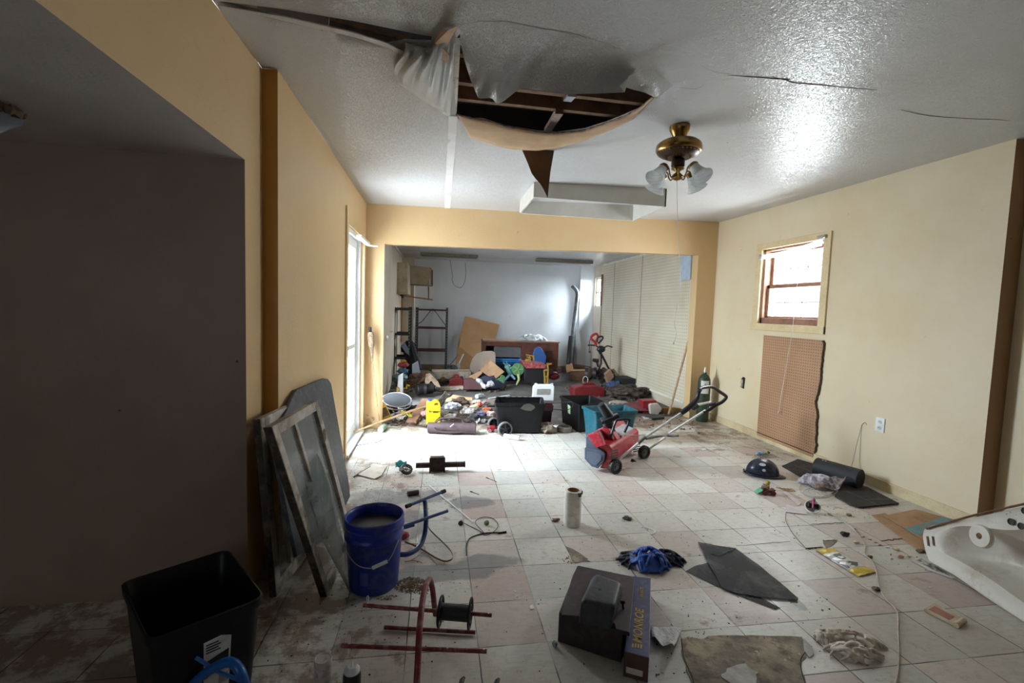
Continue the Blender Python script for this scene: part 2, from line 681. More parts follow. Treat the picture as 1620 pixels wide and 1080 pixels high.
# attic above the hole: dark boards and joists
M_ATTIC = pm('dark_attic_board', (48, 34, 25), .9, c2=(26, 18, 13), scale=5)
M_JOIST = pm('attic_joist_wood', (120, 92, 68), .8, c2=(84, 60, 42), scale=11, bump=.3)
at_ = MB()
x0, x1, y0, y1, z0, z1 = -1.1, 1.9, 1.5, 4.0, 2.72, 3.15
at_.face([(x0, y0, z1), (x1, y0, z1), (x1, y1, z1), (x0, y1, z1)])
for a, b in (((x0, y0), (x1, y0)), ((x1, y0), (x1, y1)), ((x1, y1), (x0, y1)), ((x0, y1), (x0, y0))):
    at_.face([(a[0], a[1], z0), (b[0], b[1], z0), (b[0], b[1], z1), (a[0], a[1], z1)])
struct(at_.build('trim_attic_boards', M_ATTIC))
for i, (a, b, hh) in enumerate((((700, 155), (1030, 190), .14), ((690, 128), (1040, 168), .14), ((700, 85), (1060, 120), .14))):
    p, q = atc(*a, .04), atc(*b, .04)
    dz = Vector((0, 0, hh / 2))
    j = MB()
    j.bar(p + dz, q + dz, .038, hh)
    struct(j.build('trim_joist', M_JOIST))
j = MB()
j.bar(atc(885, 176, .02), atc(866, 206, .16), .05, .03)
struct(j.build('trim_joist', M_JOIST))
j = MB()
j.bar(atc(905, 150, .03), atc(897, 158, .05), .05, .02)
j.build('metal_plate', pm('galvanised', (150, 152, 155), .45, .8), bpy.data.objects['trim_joist'])
# the painted board along the left end of the hole, and the taped seam that goes on to the far wall
M_BOARD = pm('white_painted_board', (214, 206, 198), .55, c2=(196, 184, 172), scale=4, bump=.1, grime=(70, 60, 52), gscale=14, gamt=.5)
bd = MB()
a, b = atc(722, 52, .0), atc(714, 184, .0)
bd.hexa([atc(699, 60, .005), atc(729, 60, .005), atc(722, 186, .005), atc(700, 182, .005), atc(699, 60, .03), atc(729, 60, .03), atc(722, 186, .03), atc(700, 182, .03)])
struct(bd.build('trim_seam_board', M_BOARD))
tp = MB()
tp.hexa([atc(710, 184, -.003), atc(724, 184, -.003), atc(712, 331, -.003), atc(703, 330, -.003), atc(710, 184, .004), atc(724, 184, .004), atc(712, 331, .004), atc(703, 330, .004)])
struct(tp.build('trim_seam_tape', pm('seam_tape', (226, 226, 226), .35, c2=(216, 214, 212), bump=.1)))

# ceiling of the alcove with its own hole, and the box of daylight-free attic above it
ah = [at(*q, 2.11) for q in ((-60, 150), (0, 167), (14, 171), (30, 178), (42, 182), (36, 190), (38, 198), (20, 203), (0, 211), (-60, 225))]
ab = MB()
ab.b.free()
ab.b = sheet([(-4.6, YB, 0), (XN, YB, 0), (XN, YA, 0), (-4.6, YA, 0)], [ah], lambda x, y: 2.11, .3)
M_ALCC = pm('alcove_ceiling_paint', (204, 198, 194), .5, c2=(186, 180, 176), scale=2, bump=.35, bscale=70, spec=.4)
struct(ab.build('ceiling_alcove', M_ALCC))
ad = MB()
ad.bx(-3.6, -1.4, .9, 2.4, 2.13, 2.5)
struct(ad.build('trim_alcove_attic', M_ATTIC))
rm = MB()
rm.tube(smooth_path([at(*q, 2.105 + dz) for q, dz in (((0, 168), -.01), ((14, 173), -.03), ((30, 180), -.015), ((42, 185), -.02))], 3), [.012, .02, .014, .02, .01, .022, .016, .01, .012, .006][:10], 5)
rm.build('torn_board_edge', pm('torn_board', (96, 74, 56), .9), bpy.data.objects['ceiling_alcove'])

# ---- walls
def wall(name, polys, mat, thick=0):
    m = MB()
    for p in polys:
        m.face(p)
    return struct(m.build(name, mat))


# header corners seen in the photograph
LT, RT = atp(607, 385, HA, HB), atp(1104, 403, HA, HB)
LT.x, RT.x = -.628, 3.53
def onh(x, z):
    t = (x - HA.x) / (HB.x - HA.x)
    return Vector((x, HA.y + (HB.y - HA.y) * t, z))
LT, RT = onh(-.628, LT.z), onh(3.53, RT.z)
zA, zB = cz(HA.x, HA.y) + .01, cz(HB.x, HB.y) + .01
TH = Vector((-.012, .13, 0))
hw = MB()
hw.face([onh(XF, 0), onh(LT.x, 0), LT, onh(LT.x, zA), onh(XF, zA)])
hw.face([onh(RT.x, 0), onh(XR, 0), onh(XR, zB), onh(RT.x, zB + .0), RT])
hw.face([LT, RT, onh(RT.x, zB), onh(LT.x, zA)])
for a, b in ((onh(LT.x, 0), LT), (LT, RT), (RT, onh(RT.x, 0))):
    hw.face([a, b, b + TH, a + TH])
hw.face([onh(XF, 0) + TH, onh(LT.x, 0) + TH, LT + TH, onh(LT.x, zA) + TH, onh(XF, zA) + TH])
hw.face([LT + TH, RT + TH, onh(RT.x, zB) + TH, onh(LT.x, zA) + TH])
hw.face([onh(RT.x, 0) + TH, onh(XR + .1, 0) + TH, onh(XR + .1, zB) + TH, onh(RT.x, zB) + TH, RT + TH])
struct(hw.build('wall_header', M_WALL))

# left wall, far part, with the patio door opening
D0, D1, DZ = 4.44, 5.36, 2.19
zc = cz(XF, 4) + .03
T = .16
wl = MB()
for xx in (XF, XF - T):
    wl.face([(xx, YS, 0), (xx, D0, 0), (xx, D0, zc), (xx, YS, zc)])
    wl.face([(xx, D0, DZ), (xx, D1, DZ), (xx, D1, zc), (xx, D0, zc)])
    wl.face([(xx, D1, 0), (xx, 5.72, 0), (xx, 5.72, zc), (xx, D1, zc)])
wl.face([(XF, D0, 0), (XF - T, D0, 0), (XF - T, D0, DZ), (XF, D0, DZ)])
wl.face([(XF, D1, 0), (XF - T, D1, 0), (XF - T, D1, DZ), (XF, D1, DZ)])
wl.face([(XF, D0, DZ), (XF - T, D0, DZ), (XF - T, D1, DZ), (XF, D1, DZ)])
struct(wl.build('wall_left', M_WALL))
# left wall, near part, above and beside the alcove opening
wall('wall_left_near', [
    [(XN, YA, 0), (XN, YS, 0), (XN, YS, 2.68), (XN, YA, 2.68)],
    [(XN, YB, 2.11), (XN, YA, 2.11), (XN, YA, 2.68), (XN, YB, 2.68)],
    [(XN - .02, YB, 2.11), (XN - .02, YB, 3.2), (XN - .02, YS, 3.2), (XN - .02, YS, 2.68), (XN - .02, YA, 2.11)]], M_WALL)
M_OCHRE = paint('ochre_step_shade', (196, 145, 70), (180, 130, 58), .12, .2)  # step face turned from the daylight; its shade is put into this darker ochre
wall('wall_left_step', [[(XN, YS, 0), (XF, YS, 0), (XF, YS, 2.68), (XN, YS, 2.68)]], M_OCHRE)
wall('wall_alcove', [[(XN, YA, 0), (-4.6, YA, 0), (-4.6, YA, 2.11), (XN, YA, 2.11)]], M_ALC)
wall('wall_alcove_side', [[(-4.6, YB, 0), (-4.6, YA, 0), (-4.6, YA, 2.11), (-4.6, YB, 2.11)]], M_ALC)
wall('wall_behind', [[(-4.6, YB, 0), (-3.0, YB, 0), (-3.0, YB, 2.75), (-4.6, YB, 2.75)], [(-1.6, YB, 0), (XRN, YB, 0), (XRN, YB, 2.75), (-1.6, YB, 2.75)], [(-3, YB, 0), (-1.6, YB, 0), (-1.6, YB, .95), (-3, YB, .95)], [(-3, YB, 2.05), (-1.6, YB, 2.05), (-1.6, YB, 2.75), (-3, YB, 2.75)]], pm('bounce_damping_brown', (74, 54, 40), .6, c2=(52, 38, 30), scale=3))  # unseen wall; dark colour chosen to cut light bounced back into the room

# right wall with the sash window's opening
W0, W1, V0, V1 = 4.16, 5.06, 1.385, 2.262
zr = 2.80
wr = MB()
for xx in (XR, XR + .2):
    wr.face([(xx, YR, 0), (xx, W0, 0), (xx, W0, zr), (xx, YR, zr)])
    wr.face([(xx, W1, 0), (xx, 6.1, 0), (xx, 6.1, zr), (xx, W1, zr)])
    wr.face([(xx, W0, 0), (xx, W1, 0), (xx, W1, V0), (xx, W0, V0)])
    wr.face([(xx, W0, V1), (xx, W1, V1), (xx, W1, zr), (xx, W0, zr)])
for a, b in (((W0, V0), (W1, V0)), ((W1, V0), (W1, V1)), ((W1, V1), (W0, V1)), ((W0, V1), (W0, V0))):
    wr.face([(XR, a[0], a[1]), (XR, b[0], b[1]), (XR + .2, b[0], b[1]), (XR + .2, a[0], a[1])])
struct(wr.build('wall_right', M_WALLR))
M_BROWN = paint('brown_step_face', (148, 112, 78), (132, 98, 64), .12, .2)  # step face in a darker brown than the walls beside it
wall('wall_right_step', [[(XR, YR, 0), (XRN, YR, 0), (XRN, YR, 2.8), (XR, YR, 2.8)]], M_BROWN)
wall('wall_right_near', [[(XRN, YB, 0), (XRN, YR, 0), (XRN, YR, 2.8), (XRN, YB, 2.8)]], M_WALLR)

# baseboards
M_BASE = pm('painted_baseboard', (212, 196, 160), .5, c2=(190, 168, 128), scale=5, grime=(150, 128, 96), gscale=60, gamt=.25, bump=.1)
b_ = MB()
b_.bx(XR - .012, XR, YR, 5.98, 0, .085)
b_.bx(XR - .018, XR, YR, 5.98, .075, .087)
struct(b_.build('baseboard_right', M_BASE, bevel=.002))
b_ = MB()
b_.bx(XF, XF + .012, YS, D0 - .09, 0, .085)
b_.bx(XF, XF + .012, D1 + .06, 5.55, 0, .085)
struct(b_.build('baseboard_left', M_BASE, bevel=.002))
b_ = MB()
b_.bar(onh(XR, .04) - TH * .04, onh(RT.x, .04) - TH * .04, .012, .08)
struct(b_.build('baseboard_header', M_BASE))

# ---- back room shell
BY, BZ = 10.7, 2.53
XBR, XBL = 3.62, -.80
wall('wall_back', [[(XBL - .2, BY, 0), (4.2, BY, 0), (4.2, BY, 2.7), (XBL - .2, BY, 2.7)]], M_BACKW)
DB0, DB1, DBZ = 5.95, 6.8, 2.05  # assumed doorway behind the jamb, opened for the added light
wall('wall_back_left', [
    [(XBL, 5.70, 0), (XBL, DB0, 0), (XBL, DB0, 2.6), (XBL, 5.70, 2.6)],
    [(XBL, DB1, 0), (XBL, BY, 0), (XBL, BY, 2.6), (XBL, DB1, 2.6)],
    [(XBL, DB0, DBZ), (XBL, DB1, DBZ), (XBL, DB1, 2.6), (XBL, DB0, 2.6)],
    [(XBL, DB0, 0), (XBL - .12, DB0, 0), (XBL - .12, DB0, DBZ), (XBL, DB0, DBZ)],
    [(XBL, DB1, 0), (XBL - .12, DB1, 0), (XBL - .12, DB1, DBZ), (XBL, DB1, DBZ)],
    [(XBL, DB0, DBZ), (XBL - .12, DB0, DBZ), (XBL - .12, DB1, DBZ), (XBL, DB1, DBZ)]], M_BACKL)
M_BCEIL = pm('back_room_ceiling_paint', (196, 198, 202), .32, c2=(170, 168, 166), scale=1.4, bump=.35, bscale=34)
wall('ceiling_back_room', [[(XBL - .1, 5.62, BZ - .02), (4.1, 6.05, BZ - .0), (4.1, BY, BZ), (XBL - .1, BY, BZ - .02)]], M_BCEIL)
wall('wall_back_corner_chase', [[(-.80, 10.35, 0), (-.53, 10.35, 0), (-.53, 10.35, 2.6), (-.80, 10.35, 2.6)], [(-.53, 10.35, 0), (-.53, BY, 0), (-.53, BY, 2.6), (-.53, 10.35, 2.6)]], M_BACKL)
wall('wall_back_corner_post', [[(3.30, 10.60, 0), (XBR + .02, 10.60, 0), (XBR + .02, 10.60, 2.6), (3.30, 10.60, 2.6)], [(3.30, 10.60, 0), (3.30, BY, 0), (3.30, BY, 2.6), (3.30, 10.60, 2.6)]], M_BACKW)
Q0, Q1, QA, QB = 10.10, 10.56, 1.58, 2.25
xr_ = XBR + .02
wall('wall_back_right', [[(xr_, 6.13, 0), (xr_, Q0, 0), (xr_, Q0, 2.6), (xr_, 6.13, 2.6)],
    [(xr_, Q1, 0), (xr_, BY, 0), (xr_, BY, 2.6), (xr_, Q1, 2.6)],
    [(xr_, Q0, 0), (xr_, Q1, 0), (xr_, Q1, QA), (xr_, Q0, QA)], [(xr_, Q0, QB), (xr_, Q1, QB), (xr_, Q1, 2.6), (xr_, Q0, 2.6)],
    [(xr_, Q0, QA), (xr_ + .1, Q0, QA), (xr_ + .1, Q0, QB), (xr_, Q0, QB)], [(xr_, Q1, QA), (xr_ + .1, Q1, QA), (xr_ + .1, Q1, QB), (xr_, Q1, QB)],
    [(xr_, Q0, QA), (xr_ + .1, Q0, QA), (xr_ + .1, Q1, QA), (xr_, Q1, QA)], [(xr_, Q0, QB), (xr_ + .1, Q0, QB), (xr_ + .1, Q1, QB), (xr_, Q1, QB)]], M_BACKL)
w3 = MB()
for a_, b_, c_, d_ in ((Q0, Q0 + .03, QA, QB), (Q1 - .03, Q1, QA, QB), (Q0, Q1, QA, QA + .03), (Q0, Q1, QB - .03, QB), (Q0, Q1, 1.90, 1.93)):
    w3.bx(xr_ + .05, xr_ + .08, a_, b_, c_, d_)
struct(w3.build('window_3', pm('white_trim', (226, 222, 210), .5)))


def pegboard(name, col, col2, hole, pitch=.0254, rad=.11, ax=(1, 2), dark=(40, 28, 20)):
    s = NT(name)
    sp = s.n('ShaderNodeSeparateXYZ')
    s.l(s.co, sp.inputs[0])
    q = []
    for a in ax:
        f = s.math('SUBTRACT', s.math('FRACT', s.math('DIVIDE', sp.outputs[a], pitch)), .5)
        q.append(s.math('MULTIPLY', f, f))
    d = s.math('SQRT', s.math('ADD', *q))
    h = s.map(d, rad, rad + .06, hole, 0)
    c = s.mix(s.map(s.noise(1.5, 5), .35, .7), rgb(*col), rgb(*col2))
    c = s.mix(h, c, rgb(*dark))
    s.set(c, .45)
    s.bump(s.map(d, rad, rad + .06, 0, 1), .5, .004)
    return s.m


M_PEGB = pegboard('painted_pegboard', (216, 206, 184), (200, 188, 164), .75, .0508, .12, dark=(110, 92, 68))
pb = MB()
pb.bx(XBR + .003, XBR + .018, 6.13, 10.05, .16, 2.54)
pb = struct(pb.build('trim_pegboard_panel', M_PEGB))
b_ = MB()
b_.bx(XBR - .012, XBR + .003, 6.12, 10.05, .145, .175)
struct(b_.build('baseboard_back_right', pm('white_trim', (226, 222, 210), .5, grime=(90, 76, 60))))
for y in (9.28, 7.95):
    b_ = MB()
    b_.bx(XBR - .001, XBR + .003, y, y + .012, .18, 2.53)
    struct(b_.build('trim_panel_seam', pm('panel_seam', (150, 130, 100), .6)))
b_ = MB()
b_.bar((3.64, 9.98, BZ - .02), (3.64, 6.1, BZ - .02), .05, .03)
b_.bar((XBL + .02, 10.35, BZ - .03), (XBL + .02, 5.75, BZ - .03), .03, .04)
struct(b_.build('trim_ceiling_moulding', pm('white_trim', (226, 222, 210), .5)))
b_ = MB()
b_.bx(XBR - .02, XBR + .0, 9.96, 10.04, 1.6, 2.30)
b_.bx(XBR - .006, XBR + .0, 9.96, 9.99, .2, 1.6)
struct(b_.build('trim_wood_strip', pm('stained_wood_trim', (140, 92, 56), .5, c2=(110, 70, 40))))
# the low ledge along the back wall
b_ = MB()
b_.bx(-.5, 3.3, 10.62, BY, 0, .14)
struct(b_.build('baseboard_back', pm('ledge_tan', (150, 132, 108), .7)))
# ================================================================= door, window, torn ceiling, fixtures
M_VINYL = pm('white_vinyl', (232, 234, 236), .35, c2=(216, 216, 214), scale=3)


def thin_glass(name, col=(1, 1, 1), f0=.05, haze=0.0, hcol=(.6, .6, .6)):
    s = NT(name)
    tr = s.n('ShaderNodeBsdfTransparent')
    tr.inputs[0].default_value = (*col, 1)
    gl = s.n('ShaderNodeBsdfGlossy')
    gl.inputs['Roughness'].default_value = .03
    lw = s.n('ShaderNodeLayerWeight')
    lw.inputs[0].default_value = .25
    mx = s.n('ShaderNodeMixShader')
    s.l(s.math('ADD', s.math('MULTIPLY', s.math('POWER', lw.outputs['Facing'], 5.0), .7), f0), mx.inputs[0])
    s.l(tr.outputs[0], mx.inputs[1])
    s.l(gl.outputs[0], mx.inputs[2])
    out = mx
    if haze:
        df = s.n('ShaderNodeBsdfDiffuse')
        df.inputs[0].default_value = (*hcol, 1)
        m2 = s.n('ShaderNodeMixShader')
        s.l(s.map(s.noise(6, 6, .7), .3, .75, haze * .5, haze * 1.4), m2.inputs[0])
        s.l(mx.outputs[0], m2.inputs[1])
        s.l(df.outputs[0], m2.inputs[2])
        out = m2
    s.l(out.outputs[0], s.t.nodes['Material Output'].inputs['Surface'])
    return s.m


M_GLASS = thin_glass('window_glass', (.95, .97, .97))
M_WOODP = pm('worn_brown_window_wood', (150, 110, 88), .6, c2=(118, 84, 66), scale=9, bump=.15)
M_TRIMY = pm('cream_painted_trim', (220, 200, 158), .5, c2=(206, 182, 138), scale=4, grime=(160, 134, 100), gscale=60, gamt=.25, bump=.1)
M_STEEL = pm('bright_steel', (190, 192, 196), .3, 1.0, scale=14)
M_DARKM = pm('dark_metal', (44, 42, 42), .5, .6, scale=14, bump=.1)

# patio door
m = MB()
X0, X1 = XF - .14, XF - .02
m.bx(X0, X1, D0, D0 + .05, 0, DZ)
m.bx(X0, X1, D1 - .05, D1, 0, DZ)
m.bx(X0, X1, D0, D1, DZ - .05, DZ)
m.bx(X0, X1 + .05, D0, D1, 0, .035)
door = struct(m.build('door_1', M_VINYL, bevel=.004))
m = MB()
for a, b, c, d in ((D0 + .05, D1 - .05, .035, .16), (D0 + .05, D1 - .05, DZ - .15, DZ - .05), (D0 + .05, D0 + .15, .16, DZ - .15), (D1 - .15, D1 - .05, .16, DZ - .15), (D0 + .15, D1 - .15, .98, 1.03)):
    m.bx(XF - .10, XF - .055, a, b, c, d)
m.build('door_panel', M_VINYL, door, bevel=.004)
m = MB()
m.bx(XF - .08, XF - .075, D0 + .15, D1 - .15, .16, DZ - .15)
m.build('glass_pane', M_GLASS, door)
m = MB()
m.bx(XF - .055, XF - .035, D0 + .08, D0 + .12, .92, 1.08)
m.tube([(XF - .035, D0 + .10, .94), (XF - .005, D0 + .10, .95), (XF - .005, D0 + .10, 1.05), (XF - .035, D0 + .10, 1.06)], .009)
m.build('door_handle', M_STEEL, door)
m = MB()
m.bx(XF, XF + .018, D0 - .065, D0, 0, 2.33)
m.bx(XF, XF + .018, D1, D1 + .05, 0, 2.24)
struct(m.build('trim_door_casing', M_TRIMY, bevel=.003))
m = MB()
m.bx(XF - .15, XF + .03, D0 - .02, D1 + .02, -.005, .022)
struct(m.build('trim_door_sill', pm('grey_sill', (176, 172, 166), .5, grime=(80, 66, 52)), bevel=.003))
# white blind headrail piece left sticking out above the door
t = thing('blind_bracket', 'white plastic blind rail stub sticking out above the glass patio door', 'blind rail', (XF + .02, 5.28, 2.12))
m = MB()
a = aty(561, 375, 5.0)
m.bar((XF + .03, 4.9, 2.14), (XF + .05, 5.38, 2.12), .05, .03)
m.build('head_rail', M_VINYL, t, world=True, bevel=.003)
m = MB()
m.tube([(XF + .05, 5.30, 2.10), (XF + .16, 5.32, 2.095)], .008)
m.build('tilt_rod', M_VINYL, t, world=True)

# plain assumed window behind the camera, added for the weak fill light
m = MB()
for a, b, c, d in ((-3.0, -2.95, .95, 2.05), (-1.65, -1.6, .95, 2.05), (-3, -1.6, .95, 1.0), (-3, -1.6, 2.0, 2.05), (-2.32, -2.28, 1.0, 2.0)):
    m.bx(a, b, YB - .06, YB - .01, c, d)
w2 = struct(m.build('window_assumed_rear', M_VINYL, bevel=.003))
# sash window
m = MB()
cs = .085
m.bx(XR - .02, XR, W0 - cs, W0, V0 - .075, V1 + .07)
m.bx(XR - .02, XR, W1, W1 + .10, V0 - .0, V1 + .07)
m.bx(XR - .02, XR, W0, W1, V1, V1 + .07)
m.bx(XR - .025, XR, W0 - cs, W1 + .12, V0 - .08, V0 - .0)
win = struct(m.build('window_1', M_TRIMY, bevel=.004))
m = MB()
XI = XR + .012
for a, b, c, d in ((W0, W0 + .028, V0, V1), (W1 - .035, W1, V0, V1), (W0, W1, V0, V0 + .04), (W0, W1, V1 - .025, V1)):
    m.bx(XI, XI + .12, a, b, c, d)
m.bx(XI, XI + .02, W0, W1, V0 + .035, V0 + .07)
m.build('window_frame', M_WOODP, win, bevel=.003)
zm = 1.82
for nm, x, z0_, z1_ in (('lower_sash', XI + .045, V0 + .04, zm + .02), ('upper_sash', XI + .085, zm - .02, V1 - .025)):
    m = MB()
    y0_, y1_ = W0 + .028, W1 - .035
    for a, b, c, d in ((y0_, y0_ + .04, z0_, z1_), (y1_ - .04, y1_, z0_, z1_), (y0_, y1_, z0_, z0_ + .05), (y0_, y1_, z1_ - .04, z1_)):
        m.bx(x, x + .03, a, b, c, d)
    sa = m.build(nm, M_WOODP, win, bevel=.003)
    m = MB()
    m.bx(x + .014, x + .018, y0_ + .04, y1_ - .04, z0_ + .05, z1_ - .04)
    m.build('window_pane', M_GLASS, sa)
    m = MB()
    for k in (1, 2):
        yy = y0_ + .04 + (y1_ - y0_ - .08) * k / 3
        m.bx(x + .012, x + .02, yy - .007, yy + .007, z0_ + .05, z1_ - .04)
    m.bx(x + .012, x + .02, y0_ + .04, y1_ - .04, (z0_ + z1_) / 2 - .007, (z0_ + z1_) / 2 + .007)
    m.build('muntin', M_VINYL, sa)
# collapsed mini blind and its cord
t = thing('mini_blind', 'white mini blind collapsed and sagging at the top of the window', 'window blind', (XR - .03, 4.6, 2.25))
M_BLIND = pm('white_blind_slat', (214, 220, 226), .4, c2=(190, 198, 206), scale=20)
m = MB()
for k in range(7):
    m.grid(14, 2, lambda u, v, k=k: Vector((XR - .045 + .026 * v + .004 * math.sin(k), 4.17 + u * .93, 2.262 - k * .010 - .055 * u - .03 * math.sin(PI * u) + .01 * u * k * (1 - u))))
m.build('slat_stack', M_BLIND, t, world=True, thick=.0015)
m = MB()
m.bx(XR - .05, XR - .022, 4.12, 4.22, 2.268, 2.30)
m.build('head_rail', M_STEEL, t, world=True, bevel=.002)
m = MB()
m.tube(smooth_path([(XR - .05, 4.42, 2.22), (XR - .052, 4.43, 1.8), (XR - .05, 4.455, 1.3), (XR - .05, 4.53, .70), (XR - .05, 4.56, .42)], 5), .0022, 5)
m.build('pull_cord', M_VINYL, t, world=True)
m = MB()
m.lathe([(.002, .03), (.006, .02), (.009, 0), (.002, -.002)], (XR - .05, 4.56, .395), 10)
m.build('cord_tassel', M_VINYL, t, world=True, smooth=True)

# brown pegboard under the window, right edge torn
M_PEG = pegboard('brown_pegboard', (178, 138, 104), (160, 122, 92), .85, .0305, .15, ax=(1, 2), dark=(62, 42, 30))
t = thing('brown_pegboard', 'unpainted brown pegboard sheet with one ragged side, below the window', 'pegboard', (XR, 4.5, .06))
edge = []
for i in range(41):
    z = .10 + (1.245 - .10) * i / 40
    edge.append(Vector((XR - .018, 4.075 + .02 * noise.noise(Vector((z * 9, 0, 0))) + .012 * noise.noise(Vector((z * 30, 3, 0))) + .035 * math.exp(-((z - .62) / .12) ** 2), z)))
m = MB()
m.prism([Vector((XR - .018, 4.93, .045)), Vector((XR - .018, 4.93, 1.248))] + edge[::-1] + [Vector((XR - .018, 4.09, .045))], (.005, 0, 0))
m.build('board', M_PEG, t, world=True)
m = MB()
m.tube([e + Vector((.009, -.006 - .006 * (i % 2), 0)) for i, e in enumerate(edge)], .006, 5)
m.build('ragged_edge', pm('dark_crumbly_edge', (70, 56, 42), .95), t, world=True)

# outlets
M_OUT = pm('outlet_plate', (232, 234, 232), .3, scale=2)
t = thing('wall_outlet', 'white duplex outlet plate low on the pale yellow wall', 'outlet', (XR, 3.415, .555))
m = MB()
m.box((XR - .004, 3.415, .555), (.008, .085, .125))
m.build('cover_plate', M_OUT, t, world=True, bevel=.003)
for dz in (.026, -.026):
    m = MB()
    m.lathe([(.018, 0), (.018, .003), (.016, .004)], (XR - .008, 3.415, .555 + dz), 20, axis=(-1, 0, 0))
    sk = m.build('socket', pm('outlet_face', (214, 216, 214), .35), t, world=True)
    m = MB()
    for dy in (-.006, .006):
        m.box((XR - .013, 3.415 + dy, .557 + dz), (.003, .002, .009))
    m.build('slot', M_DARKM, sk, world=True)
t = thing('open_outlet_box', 'broken outlet hole with bare metal box, left of the brown pegboard', 'outlet box', (XR, 5.27, .62))
m = MB()
m.prism(rough_outline([Vector((XR - .002, 5.24, .55)), Vector((XR - .002, 5.30, .56)), Vector((XR - .002, 5.305, .67)), Vector((XR - .002, 5.27, .70)), Vector((XR - .002, 5.23, .69))], 3, .003), (-.002, 0, 0))
m.build('hole_rim', M_DARKM, t, world=True)
m = MB()
m.box((XR - .008, 5.275, .62), (.01, .028, .095))
m.box((XR - .012, 5.275, .66), (.012, .036, .014))
m.box((XR - .012, 5.275, .575), (.012, .036, .014))
m.build('receptacle', pm('old_receptacle', (206, 196, 176), .5, c2=(120, 110, 96), scale=40), t, world=True, bevel=.002)
m = MB()
m.bx(3.598, 3.618, 6.28, 6.56, 1.97, 2.34)
tag(m.build('wall_hanging', pm('pale_blue_panel', (186, 200, 214), .4), bevel=.003), 'small pale blue rectangular panel high on the far pegboard wall', 'wall panel')

# ---- the torn ceiling: hanging membrane, peeled lip, brown flap, crumpled piece, cracks
M_PAPER = NT('ceiling_paper_inside')
M_PAPER.set(M_PAPER.mix(M_PAPER.map(M_PAPER.noise(4, 4), .35, .7), rgb(190, 160, 128), rgb(166, 134, 102)), .7)
M_PAPER = M_PAPER.m
M_PAPERD = pm('dark_brown_paper', (112, 78, 46), .75, c2=(92, 62, 36), scale=5)
TOPL = [(727, 40), (760, 34), (800, 34), (850, 44), (900, 52), (950, 66), (1000, 86), (1040, 108), (1075, 128)]
BOTL = [(728, 68), (736, 100), (745, 128), (757, 156), (778, 155), (786, 165), (796, 161), (822, 140), (860, 144), (894, 149), (942, 148), (989, 146), (978, 134), (1002, 142), (1019, 146), (1032, 152), (1040, 156), (1046, 150)]


def samp(L, u):
    # by arc length
    d = [0]
    for a, b in zip(L, L[1:]):
        d.append(d[-1] + math.hypot(b[0] - a[0], b[1] - a[1]))
    t_ = u * d[-1]
    for i in range(len(L) - 1):
        if t_ <= d[i + 1] + 1e-9:
            k = (t_ - d[i]) / (d[i + 1] - d[i])
            return (L[i][0] + (L[i + 1][0] - L[i][0]) * k, L[i][1] + (L[i + 1][1] - L[i][1]) * k)
    return L[-1]


def flapf(u, v):
    a, b = samp(TOPL, min(u * 1.0, 1)), samp(BOTL, u)
    px = a[0] + (b[0] - a[0]) * v
    py = a[1] + (b[1] - a[1]) * v
    e = min(1, min(u, 1 - u) * 5 + .12)
    drop = .13 * e * (v ** 2.1) + .0006
    drop += .012 * math.sin(u * 34) * v * v * e
    return atc(px, py, -drop)


m = MB()
m.grid(90, 14, flapf)
m.build('hanging_membrane', M_CEIL, ceiling, smooth=True, angle=180)
# peeled brown lip at the far side of the hole
LIPT = [(722, 181), (745, 187), (770, 191), (800, 200), (850, 209), (880, 211), (925, 206), (960, 194), (990, 183), (1012, 171), (1030, 156), (1036, 152)]
LIPB = [(727, 186), (738, 206), (742, 217), (760, 222), (790, 232), (812, 236), (850, 238), (880, 234), (925, 222), (965, 206), (1002, 188), (1034, 155)]


def lipf(u, v):
    a, b = samp(LIPT, u), samp(LIPB, u)
    return atc(a[0] + (b[0] - a[0]) * v, a[1] + (b[1] - a[1]) * v, -.004 - .022 * math.sin(PI * min(1, v * .75)) * min(1, min(u, 1 - u) * 6 + .1))


m = MB()
m.grid(70, 7, lipf)
m.build('peeled_paper_lip', M_PAPER, ceiling, smooth=True, thick=.003, angle=180)
m = MB()
m.tube([atc(*samp(LIPT, i / 60), -.004 + .006 * noise.noise(Vector((i * .6, 0, 0)))) for i in range(61)], [.006 + .004 * noise.noise(Vector((i * 1.1, 5, 0))) for i in range(61)], 5)
m.build('crumbling_board_edge', pm('plasterboard_core', (150, 132, 112), .9, c2=(92, 76, 62), scale=40, bump=.6), ceiling)
m = MB()
fp = [(826, 237), (851, 236), (877, 236), (875, 250), (872, 270), (869, 310), (862, 297), (856, 288), (848, 280), (842, 272), (836, 258)]
F0 = atc(850, 237)
m.prism([aty(x, y, F0.y - .01 * 1) + Vector((0, .05 * ((y - 237) / 70), 0)) for x, y in fp], (0, .003, 0))
m.build('hanging_brown_flap', M_PAPERD, ceiling)
# crumpled skin hanging left of the white board
CT = [(640, 66), (655, 70), (670, 74), (684, 72), (690, 62), (700, 56), (722, 44)]
CB_ = [(626, 118), (632, 132), (648, 146), (668, 160), (692, 172), (704, 181), (712, 183)]


def crf(u, v):
    a, b = samp(CT, u), samp(CB_, u)
    bx_ = .05 + .03 * math.sin(u * 5)
    px = a[0] + (b[0] - a[0]) * v + 5 * math.sin(v * 6 + u * 3) * (1 - u)
    py = a[1] + (b[1] - a[1]) * v
    fold = .018 * math.sin(u * 26 + v * 3) * math.sin(PI * v)
    return atc(px, py, -.012 - bx_ * math.sin(PI * v ** .8) - fold)


